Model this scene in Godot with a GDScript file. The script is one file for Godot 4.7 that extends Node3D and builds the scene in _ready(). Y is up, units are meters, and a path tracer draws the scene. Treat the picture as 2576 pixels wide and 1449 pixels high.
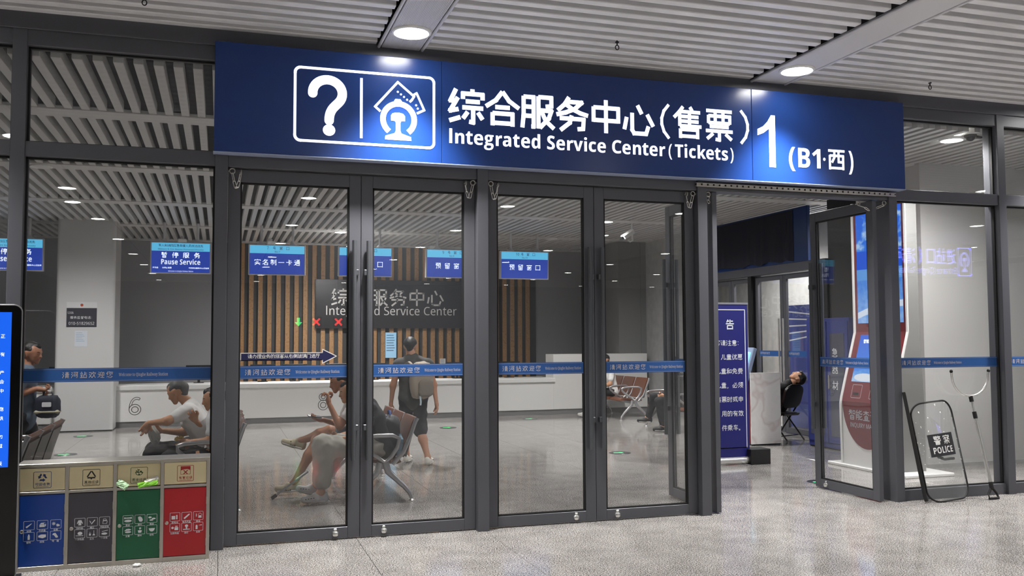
extends Node3D

# ---------------------------------------------------------------- mesh builder
class B:
	var v := PackedVector3Array()
	var n := PackedVector3Array()
	var uv := PackedVector2Array()
	var xf := Transform3D()
	func tri(a: Vector3, b: Vector3, c: Vector3, na: Vector3, nb: Vector3, nc: Vector3, ta := Vector2.ZERO, tb := Vector2.ZERO, tc := Vector2.ZERO) -> void:
		if (b - a).cross(c - a).dot(na + nb + nc) > 0.0:
			var t := b; b = c; c = t
			var m := nb; nb = nc; nc = m
			var w := tb; tb = tc; tc = w
		v.append(xf * a); v.append(xf * b); v.append(xf * c)
		n.append((xf.basis * na).normalized()); n.append((xf.basis * nb).normalized()); n.append((xf.basis * nc).normalized())
		uv.append(ta); uv.append(tb); uv.append(tc)
	func quad(a: Vector3, b: Vector3, c: Vector3, d: Vector3, nr: Vector3) -> void:
		tri(a, b, c, nr, nr, nr)
		tri(a, c, d, nr, nr, nr)
	func flat(a: Vector3, b: Vector3, c: Vector3, out: Vector3) -> void:
		var m := (b - a).cross(c - a).normalized()
		if m.dot(out) < 0.0: m = -m
		tri(a, b, c, m, m, m)
	func box(c: Vector3, s: Vector3, bev := 0.0) -> void:
		var h := s * 0.5
		bev = minf(bev, minf(h.x, minf(h.y, h.z)) * 0.9)
		if bev <= 0.0:
			for ax in 3:
				for sg in [-1.0, 1.0]:
					var nr := Vector3.ZERO; nr[ax] = sg
					var p := (ax + 1) % 3
					var q := (ax + 2) % 3
					var o := Vector3.ZERO; o[ax] = sg * h[ax]
					var e := Vector3.ZERO; e[p] = h[p]
					var f := Vector3.ZERO; f[q] = h[q]
					quad(c + o - e - f, c + o + e - f, c + o + e + f, c + o - e + f, nr)
			return
		var i := h - Vector3(bev, bev, bev)
		for ax in 3:
			var p := (ax + 1) % 3
			var q := (ax + 2) % 3
			for sg in [-1.0, 1.0]:
				var nr := Vector3.ZERO; nr[ax] = sg
				var o := Vector3.ZERO; o[ax] = sg * h[ax]
				var e := Vector3.ZERO; e[p] = i[p]
				var f := Vector3.ZERO; f[q] = i[q]
				quad(c + o - e - f, c + o + e - f, c + o + e + f, c + o - e + f, nr)
			for sp in [-1.0, 1.0]:
				for sq in [-1.0, 1.0]:
					var m := Vector3.ZERO; m[p] = sp; m[q] = sq
					var l := Vector3.ZERO; l[ax] = i[ax]
					var a := Vector3.ZERO; a[p] = sp * h[p]; a[q] = sq * i[q]
					var b := Vector3.ZERO; b[p] = sp * i[p]; b[q] = sq * h[q]
					quad(c + a - l, c + a + l, c + b + l, c + b - l, m.normalized())
		for sx in [-1.0, 1.0]:
			for sy in [-1.0, 1.0]:
				for sz in [-1.0, 1.0]:
					var m := Vector3(sx, sy, sz).normalized()
					tri(c + Vector3(sx * h.x, sy * i.y, sz * i.z), c + Vector3(sx * i.x, sy * h.y, sz * i.z), c + Vector3(sx * i.x, sy * i.y, sz * h.z), m, m, m)
	func span(a: Vector3, b: Vector3, bev := 0.0) -> void:
		box((a + b) * 0.5, (b - a).abs(), bev)
	# bar with a rectangular section between two points; up sets the section's second axis
	func bar(a: Vector3, b: Vector3, w: float, h: float, up := Vector3.UP, bev := 0.0) -> void:
		var d := (b - a)
		var l := d.length()
		d = d / l
		var s := d.cross(up).normalized()
		var u := s.cross(d)
		var keep := xf
		xf = xf * Transform3D(Basis(s, u, -d), (a + b) * 0.5)
		box(Vector3.ZERO, Vector3(w, h, l), bev)
		xf = keep
	func tube(path: Array, r, sides := 10, closed := false, caps := true, squash := 1.0, up0 := Vector3.ZERO) -> void:
		var k := path.size()
		var rings := []
		var up := up0
		for i in k:
			var a: Vector3 = path[(i - 1 + k) % k] if closed else path[maxi(i - 1, 0)]
			var b: Vector3 = path[(i + 1) % k] if closed else path[mini(i + 1, k - 1)]
			var t := (b - a).normalized()
			if up == Vector3.ZERO:
				up = Vector3.UP if absf(t.y) < 0.9 else Vector3.RIGHT
			var s := t.cross(up).normalized()
			up = s.cross(t).normalized()
			var rr: float = r[i] if r is Array else r
			var ring := []
			for j in sides:
				var w := TAU * j / sides
				var dr := s * cos(w) + up * sin(w) * squash
				var nr := (s * cos(w) * squash + up * sin(w)).normalized()
				ring.append([path[i] + dr * rr, nr])
			rings.append([ring, t, path[i]])
		for i in (k if closed else k - 1):
			var A: Array = rings[i][0]
			var C: Array = rings[(i + 1) % k][0]
			for j in sides:
				var j2 := (j + 1) % sides
				tri(A[j][0], A[j2][0], C[j2][0], A[j][1], A[j2][1], C[j2][1])
				tri(A[j][0], C[j2][0], C[j][0], A[j][1], C[j2][1], C[j][1])
		if caps and not closed:
			for e in [0, k - 1]:
				var nr: Vector3 = rings[e][1] * (-1.0 if e == 0 else 1.0)
				var R: Array = rings[e][0]
				for j in sides:
					tri(rings[e][2], R[j][0], R[(j + 1) % sides][0], nr, nr, nr)
	# profile: Array of Vector2(radius, height), turned about y
	func lathe(profile: Array, seg := 16, smooth := true) -> void:
		for i in profile.size() - 1:
			var p: Vector2 = profile[i]
			var q: Vector2 = profile[i + 1]
			var d := q - p
			var m := Vector2(d.y, -d.x).normalized()
			for j in seg:
				var a := TAU * j / seg
				var b := TAU * (j + 1) / seg
				var ca := Vector3(cos(a), 0, sin(a))
				var cb := Vector3(cos(b), 0, sin(b))
				if not smooth:
					ca = ca; cb = cb
				var na := (ca * m.x + Vector3.UP * m.y)
				var nb := (cb * m.x + Vector3.UP * m.y)
				var p1 := ca * p.x + Vector3.UP * p.y
				var p2 := cb * p.x + Vector3.UP * p.y
				var q1 := ca * q.x + Vector3.UP * q.y
				var q2 := cb * q.x + Vector3.UP * q.y
				if p.x > 1e-6: tri(p1, p2, q2, na, nb, nb)
				if q.x > 1e-6: tri(p1, q2, q1, na, nb, na)
	# polygon in x,y extruded along z from z0 to z1
	func extrude(poly: PackedVector2Array, z0: float, z1: float) -> void:
		var ix := Geometry2D.triangulate_polygon(poly)
		for z in ([z0, z1] if absf(z1 - z0) > 1e-6 else [z1]):
			var nr := Vector3(0, 0, 1 if z == z1 else -1) * signf(z1 - z0 + 1e-9)
			for i in range(0, ix.size(), 3):
				var a := poly[ix[i]]
				var b := poly[ix[i + 1]]
				var c := poly[ix[i + 2]]
				tri(Vector3(a.x, a.y, z), Vector3(b.x, b.y, z), Vector3(c.x, c.y, z), nr, nr, nr)
		if absf(z1 - z0) < 1e-6: return
		var turn := -1.0 if Geometry2D.is_polygon_clockwise(poly) else 1.0
		for i in poly.size():
			var a := poly[i]
			var b := poly[(i + 1) % poly.size()]
			var d := (b - a)
			var nr := Vector3(d.y, -d.x, 0).normalized() * turn
			quad(Vector3(a.x, a.y, z0), Vector3(b.x, b.y, z0), Vector3(b.x, b.y, z1), Vector3(a.x, a.y, z1), nr)
	# flat rectangle facing +z with uv, at height z
	func card(x0: float, y0: float, x1: float, y1: float, z: float) -> void:
		var nr := Vector3(0, 0, 1)
		tri(Vector3(x0, y0, z), Vector3(x1, y0, z), Vector3(x1, y1, z), nr, nr, nr, Vector2(0, 1), Vector2(1, 1), Vector2(1, 0))
		tri(Vector3(x0, y0, z), Vector3(x1, y1, z), Vector3(x0, y1, z), nr, nr, nr, Vector2(0, 1), Vector2(1, 0), Vector2(0, 0))
	func ellipsoid(c: Vector3, r: Vector3, seg := 14, rows := 8) -> void:
		for i in rows:
			var p := PI * i / rows - PI / 2
			var q := PI * (i + 1) / rows - PI / 2
			for j in seg:
				var a := TAU * j / seg
				var b := TAU * (j + 1) / seg
				var P := []
				for t in [[p, a], [p, b], [q, b], [q, a]]:
					P.append(Vector3(cos(t[0]) * cos(t[1]), sin(t[0]), cos(t[0]) * sin(t[1])))
				if i > 0: tri(c + P[0] * r, c + P[1] * r, c + P[2] * r, P[0] / r, P[1] / r, P[2] / r)
				if i < rows - 1: tri(c + P[0] * r, c + P[2] * r, c + P[3] * r, P[0] / r, P[2] / r, P[3] / r)
	func mesh() -> ArrayMesh:
		var arr := []
		arr.resize(Mesh.ARRAY_MAX)
		arr[Mesh.ARRAY_VERTEX] = v
		arr[Mesh.ARRAY_NORMAL] = n
		arr[Mesh.ARRAY_TEX_UV] = uv
		var m := ArrayMesh.new()
		if v.size(): m.add_surface_from_arrays(Mesh.PRIMITIVE_TRIANGLES, arr)
		return m

# ---------------------------------------------------------------- nodes
var taken := {}
func numbered(called: String) -> String:
	if not taken.has(called):
		taken[called] = 0
		return called
	taken[called] += 1
	return "%s_%03d" % [called, taken[called]]
func put(called: String, b, m: Material, parent: Node = null, at := Transform3D()) -> MeshInstance3D:
	var o := MeshInstance3D.new()
	o.name = called if parent else numbered(called)
	o.mesh = b.mesh() if b is B else b
	o.material_override = m
	o.transform = at
	(parent if parent else self).add_child(o, true)
	return o
func node(called: String, at := Vector3.ZERO, turn := 0.0, parent: Node = null) -> Node3D:
	var o := Node3D.new()
	o.name = called if parent else numbered(called)
	(parent if parent else self).add_child(o, true)
	o.position = at
	o.rotation.y = turn
	return o
func tag(o: Node, label: String, category: String, group := "") -> Node:
	o.set_meta("label", label)
	o.set_meta("category", category)
	if group: o.set_meta("group", group)
	return o
func struct(o: Node, label := "") -> Node:
	o.set_meta("kind", "structure")
	if label: o.set_meta("label", label)
	return o
func boxed(called: String, a: Vector3, b: Vector3, m: Material, parent: Node = null, bev := 0.0) -> MeshInstance3D:
	var k := B.new()
	var c := (a + b) * 0.5
	k.box(Vector3.ZERO, (b - a).abs(), bev)
	return put(called, k, m, parent, Transform3D(Basis(), c))

# ---------------------------------------------------------------- materials
func mat(c: Color, rough := 0.6, metal := 0.0, spec := 0.5) -> StandardMaterial3D:
	var m := StandardMaterial3D.new()
	m.albedo_color = c
	m.roughness = rough
	m.metallic = metal
	m.metallic_specular = spec
	return m
func glow(c: Color, e: float) -> StandardMaterial3D:
	var m := mat(c, 0.5)
	m.emission_enabled = true
	m.emission = c
	m.emission_energy_multiplier = e
	return m
func rgb(r: int, g: int, b: int) -> Color:
	return Color8(r, g, b)
func noise_tex(size: int, freq: float, colors: Array, sd := 1, octaves := 4, kind := FastNoiseLite.TYPE_SIMPLEX_SMOOTH) -> ImageTexture:
	var f := FastNoiseLite.new()
	f.seed = sd
	f.noise_type = kind
	f.frequency = freq
	f.fractal_octaves = octaves
	var g := f.get_seamless_image(size, size)
	g.convert(Image.FORMAT_L8)
	var src := g.get_data()
	var out := PackedByteArray()
	out.resize(size * size * 3)
	var lut := []
	for i in 256:
		var t := i / 255.0 * (colors.size() - 1)
		var k := mini(int(t), colors.size() - 2)
		var c: Color = colors[k].lerp(colors[k + 1], t - k)
		lut.append([c.r8, c.g8, c.b8])
	for i in src.size():
		var c: Array = lut[src[i]]
		out[i * 3] = c[0]; out[i * 3 + 1] = c[1]; out[i * 3 + 2] = c[2]
	return ImageTexture.create_from_image(Image.create_from_data(size, size, false, Image.FORMAT_RGB8, out))
func granite_tex(size: int) -> ImageTexture:
	var r := RandomNumberGenerator.new()
	r.seed = 7
	var big := FastNoiseLite.new(); big.seed = 3; big.frequency = 0.16; big.fractal_octaves = 2
	var mid := FastNoiseLite.new(); mid.seed = 9; mid.frequency = 0.3; mid.fractal_octaves = 1
	var pat := FastNoiseLite.new(); pat.seed = 5; pat.frequency = 0.006; pat.fractal_octaves = 3
	var A := big.get_seamless_image(size, size); A.convert(Image.FORMAT_L8)
	var C := mid.get_seamless_image(size, size); C.convert(Image.FORMAT_L8)
	var P := pat.get_seamless_image(size, size); P.convert(Image.FORMAT_L8)
	var a := A.get_data(); var c := C.get_data(); var p := P.get_data()
	var out := PackedByteArray(); out.resize(size * size * 3)
	for i in size * size:
		var g := 158.0 + (p[i] - 128) * 0.10
		var warm := 0.0
		if a[i] > 150: g += 38
		elif a[i] < 88: g -= 54
		elif a[i] < 108: g -= 30
		if c[i] > 168: g += 34
		elif c[i] < 82: g -= 40
		if a[i] > 128 and c[i] < 110: warm = 9
		g += r.randf_range(-12, 12)
		out[i * 3] = clampi(int(g + warm), 0, 255); out[i * 3 + 1] = clampi(int(g - 2), 0, 255); out[i * 3 + 2] = clampi(int(g - 5 - warm * 0.5), 0, 255)
	return ImageTexture.create_from_image(Image.create_from_data(size, size, false, Image.FORMAT_RGB8, out))
func triplanar(m: StandardMaterial3D, t: Texture2D, scale: float, world := true) -> StandardMaterial3D:
	m.albedo_texture = t
	m.uv1_triplanar = true
	m.uv1_world_triplanar = world
	m.uv1_scale = Vector3.ONE * scale
	return m

var M := {}
func make_materials() -> void:
	M.frame = mat(rgb(94, 95, 101), 0.42, 0.35, 0.5)
	M.frame_dark = mat(rgb(30, 30, 33), 0.5, 0.2)
	M.gasket = mat(rgb(14, 14, 16), 0.7)
	M.handle = mat(rgb(92, 95, 99), 0.35, 0.4)
	var g := StandardMaterial3D.new()
	g.transparency = BaseMaterial3D.TRANSPARENCY_ALPHA
	g.albedo_color = Color(0.5, 0.52, 0.54, 0.055)
	g.roughness = 0.0
	g.metallic_specular = 0.5
	M.glass = g
	var gg := StandardMaterial3D.new()
	gg.transparency = BaseMaterial3D.TRANSPARENCY_ALPHA
	gg.albedo_color = Color(0.8, 0.82, 0.82, 0.08)
	gg.roughness = 0.03
	M.clear_plastic = gg
	M.steel = mat(rgb(190, 186, 178), 0.3, 0.9)
	M.chrome = mat(rgb(226, 226, 222), 0.26, 0.75)
	M.alu = mat(rgb(178, 178, 180), 0.35, 0.85)
	M.white_paint = mat(rgb(212, 212, 210), 0.45)
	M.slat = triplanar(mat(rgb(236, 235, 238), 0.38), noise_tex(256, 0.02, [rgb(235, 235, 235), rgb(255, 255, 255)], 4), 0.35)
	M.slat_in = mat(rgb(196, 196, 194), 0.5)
	M.strip = mat(rgb(206, 205, 208), 0.45)
	M.plenum = mat(rgb(24, 24, 26), 0.9)
	var gt := granite_tex(1024)
	M.granite = triplanar(mat(rgb(232, 232, 232), 0.1, 0.0, 0.5), gt, 0.42)
	M.joint = mat(rgb(70, 68, 64), 0.8)
	M.blue_sign = mat(rgb(25, 57, 122), 0.24, 0.0, 0.5)
	M.letter = glow(rgb(246, 248, 255), 1.15)
	M.white_print = mat(rgb(226, 228, 232), 0.6)
	M.black = mat(rgb(18, 18, 19), 0.45)
	M.black_gloss = mat(rgb(10, 10, 11), 0.18)
	M.rubber = mat(rgb(22, 22, 23), 0.75)
	M.white = mat(rgb(232, 232, 230), 0.4)
	M.stripe = mat(rgb(35, 84, 148), 0.5)
	M.stripe_line = mat(rgb(150, 160, 188), 0.5)
	M.stripe_text = mat(rgb(196, 190, 196), 0.5)
	M.navy = mat(rgb(26, 28, 74), 0.5)
	M.grey_wall = triplanar(mat(rgb(176, 176, 174), 0.55), noise_tex(256, 0.03, [rgb(232, 232, 232), rgb(255, 255, 255)], 14), 0.6)
	M.dark_wall = mat(rgb(156, 156, 159), 0.6)
	M.bin_cream = mat(rgb(228, 214, 172), 0.4)
	M.wood = triplanar(mat(rgb(178, 136, 90), 0.5), noise_tex(256, 0.03, [rgb(200, 190, 178), rgb(255, 255, 255), rgb(226, 216, 206)], 21), 1.3)
	M.brown = mat(rgb(108, 66, 46), 0.38)
	M.leather_black = mat(rgb(28, 26, 26), 0.4)
	M.red = mat(rgb(178, 24, 36), 0.4)
	M.lamp_on = glow(rgb(255, 253, 246), 45.0)
	M.lamp_off = mat(rgb(214, 214, 212), 0.4)

# ---------------------------------------------------------------- scene
const CEIL_OUT := 4.175
const CEIL_IN := 3.9
func _ready() -> void:
	# camera, air, exposure
	var cam := Camera3D.new()
	cam.name = "camera"
	cam.position = Vector3(0.0, 1.65, 7.688)
	cam.rotation = Vector3(0.056263, -0.308653, -0.004488)
	cam.fov = 34.94
	cam.far = 200.0
	add_child(cam)
	var e := Environment.new()
	e.background_mode = Environment.BG_COLOR
	e.background_color = Color(0.0, 0.0, 0.0)
	e.tonemap_mode = Environment.TONE_MAPPER_LINEAR
	e.tonemap_exposure = 1.06
	e.sdfgi_enabled = true
	e.ssao_enabled = true
	e.ssil_enabled = true
	var w := WorldEnvironment.new()
	w.environment = e
	add_child(w)
	make_materials()
	# the lamps of the place: rows of recessed downlights in the concourse and in the service hall
	var order := ["first", "second", "third", "fourth", "fifth", "sixth", "seventh", "eighth", "ninth"]
	var troughs := [-6.05, -2.4, 1.45, 5.1, 8.75, 12.4, 16.1, 19.8, 23.5]
	var rows := [0.48, 4.4, 8.35, 12.3, 16.2, 20.2, 24.1, 28.1, 32.0]
	for i in 9:
		for j in 9:
			if i == 0 and j > 2: continue
			var x: float = troughs[i]
			var z: float = rows[j]
			var far := z > 13.0 or x > 13.0 or x < -4.0 or z > 9.0 and x < 1.0
			var label := "concourse ceiling downlight in the %s trough from the left, %s row from the glass" % [order[i], order[j]]
			if i == 2 and j == 0: label = "lit round downlight in the ribbed trough above the ticket pictogram of the sign"
			if i == 3 and j == 0: label = "lit round downlight in the smooth trough above the numeral one of the sign"
			downlight(Vector3(x, CEIL_OUT - 0.03, z), 0.0 if far else LAMP_OUT, 0.16, label, "downlights in the concourse ceiling")
	for p in [[-2.27, -8.25, 1.1, "in the left window above the pillar"], [2.34, -11.3, 1.6, "beside the pull handle of the first door"], [6.98, -8.25, 1.1, "near the top of the fourth door"], [7.85, -0.55, 1, "in the top right window"], [2.47, -8.25, 0, "in the second door near the handle"], [-2.2, -5.15, 0, "at the top of the left window"], [6.99, -11.35, 0, "above the number ten screen"], [2.4, -2.1, 0.45, "nearest the first pair of doors"], [6.6, -2.1, 0.4, "nearest the open doorway"], [-2.2, -2.1, 0.45, "nearest the left window"], [2.4, -5.15, 0.8, "in the second strip behind the first doors"], [6.98, -5.15, 0.6, "in the second strip behind the third door"], [-2.27, -11.35, 1.6, "behind the white pillar"], [10.5, -6.6, 1, "middle"], [10.5, -8.6, 1, "rear"], [10.5, -4.6, 1, "front"]]:
		downlight(Vector3(p[0], CEIL_IN - 0.02, p[1]), LAMP_IN * p[2] if p[2] else -1.0, 0.13, "%s round downlight of the hall ceiling %s" % ["lit" if p[2] else "unlit", p[3]] if p[0] < 10.0 else "lit downlight at the %s of the corridor behind the side doors" % p[3], "downlights in the service hall ceiling")
	build_floor()
	build_ceilings()
	build_front()
	build_hall()
	build_sign()
	build_outside()
	build_inside()
	build_people()

const LAMP_OUT := 29.0
const LAMP_IN := 16.0
func downlight(at: Vector3, energy: float, r: float, label: String, group: String) -> void:
	var t := node("downlight", at)
	var b := B.new()
	b.lathe([Vector2(r * 0.84, -0.004), Vector2(r * 0.9, -0.012), Vector2(r, -0.01), Vector2(r * 1.03, 0.0), Vector2(r * 1.03, 0.02)], 24)
	put("trim_ring", b, M.white, t)
	var d := B.new()
	d.lathe([Vector2(0.0, -0.006), Vector2(r * 0.84, -0.004)], 24)
	put("lens", d, (M.lamp_off if energy < 0.0 else M.lamp_on), t)
	tag(t, label, "downlight", group)
	if energy > 0.0:
		var l := SpotLight3D.new()
		l.name = "downlight_beam"
		l.light_color = Color(1.0, 0.99, 0.98)
		l.light_energy = energy
		l.light_size = r * 0.8
		l.spot_range = 60.0
		l.spot_angle = 45.0 if r > 0.14 else 80.0
		l.spot_angle_attenuation = 1.0
		l.shadow_enabled = true
		l.position = Vector3(0, -0.03, 0)
		l.rotation.x = -PI / 2
		t.add_child(l)

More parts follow.
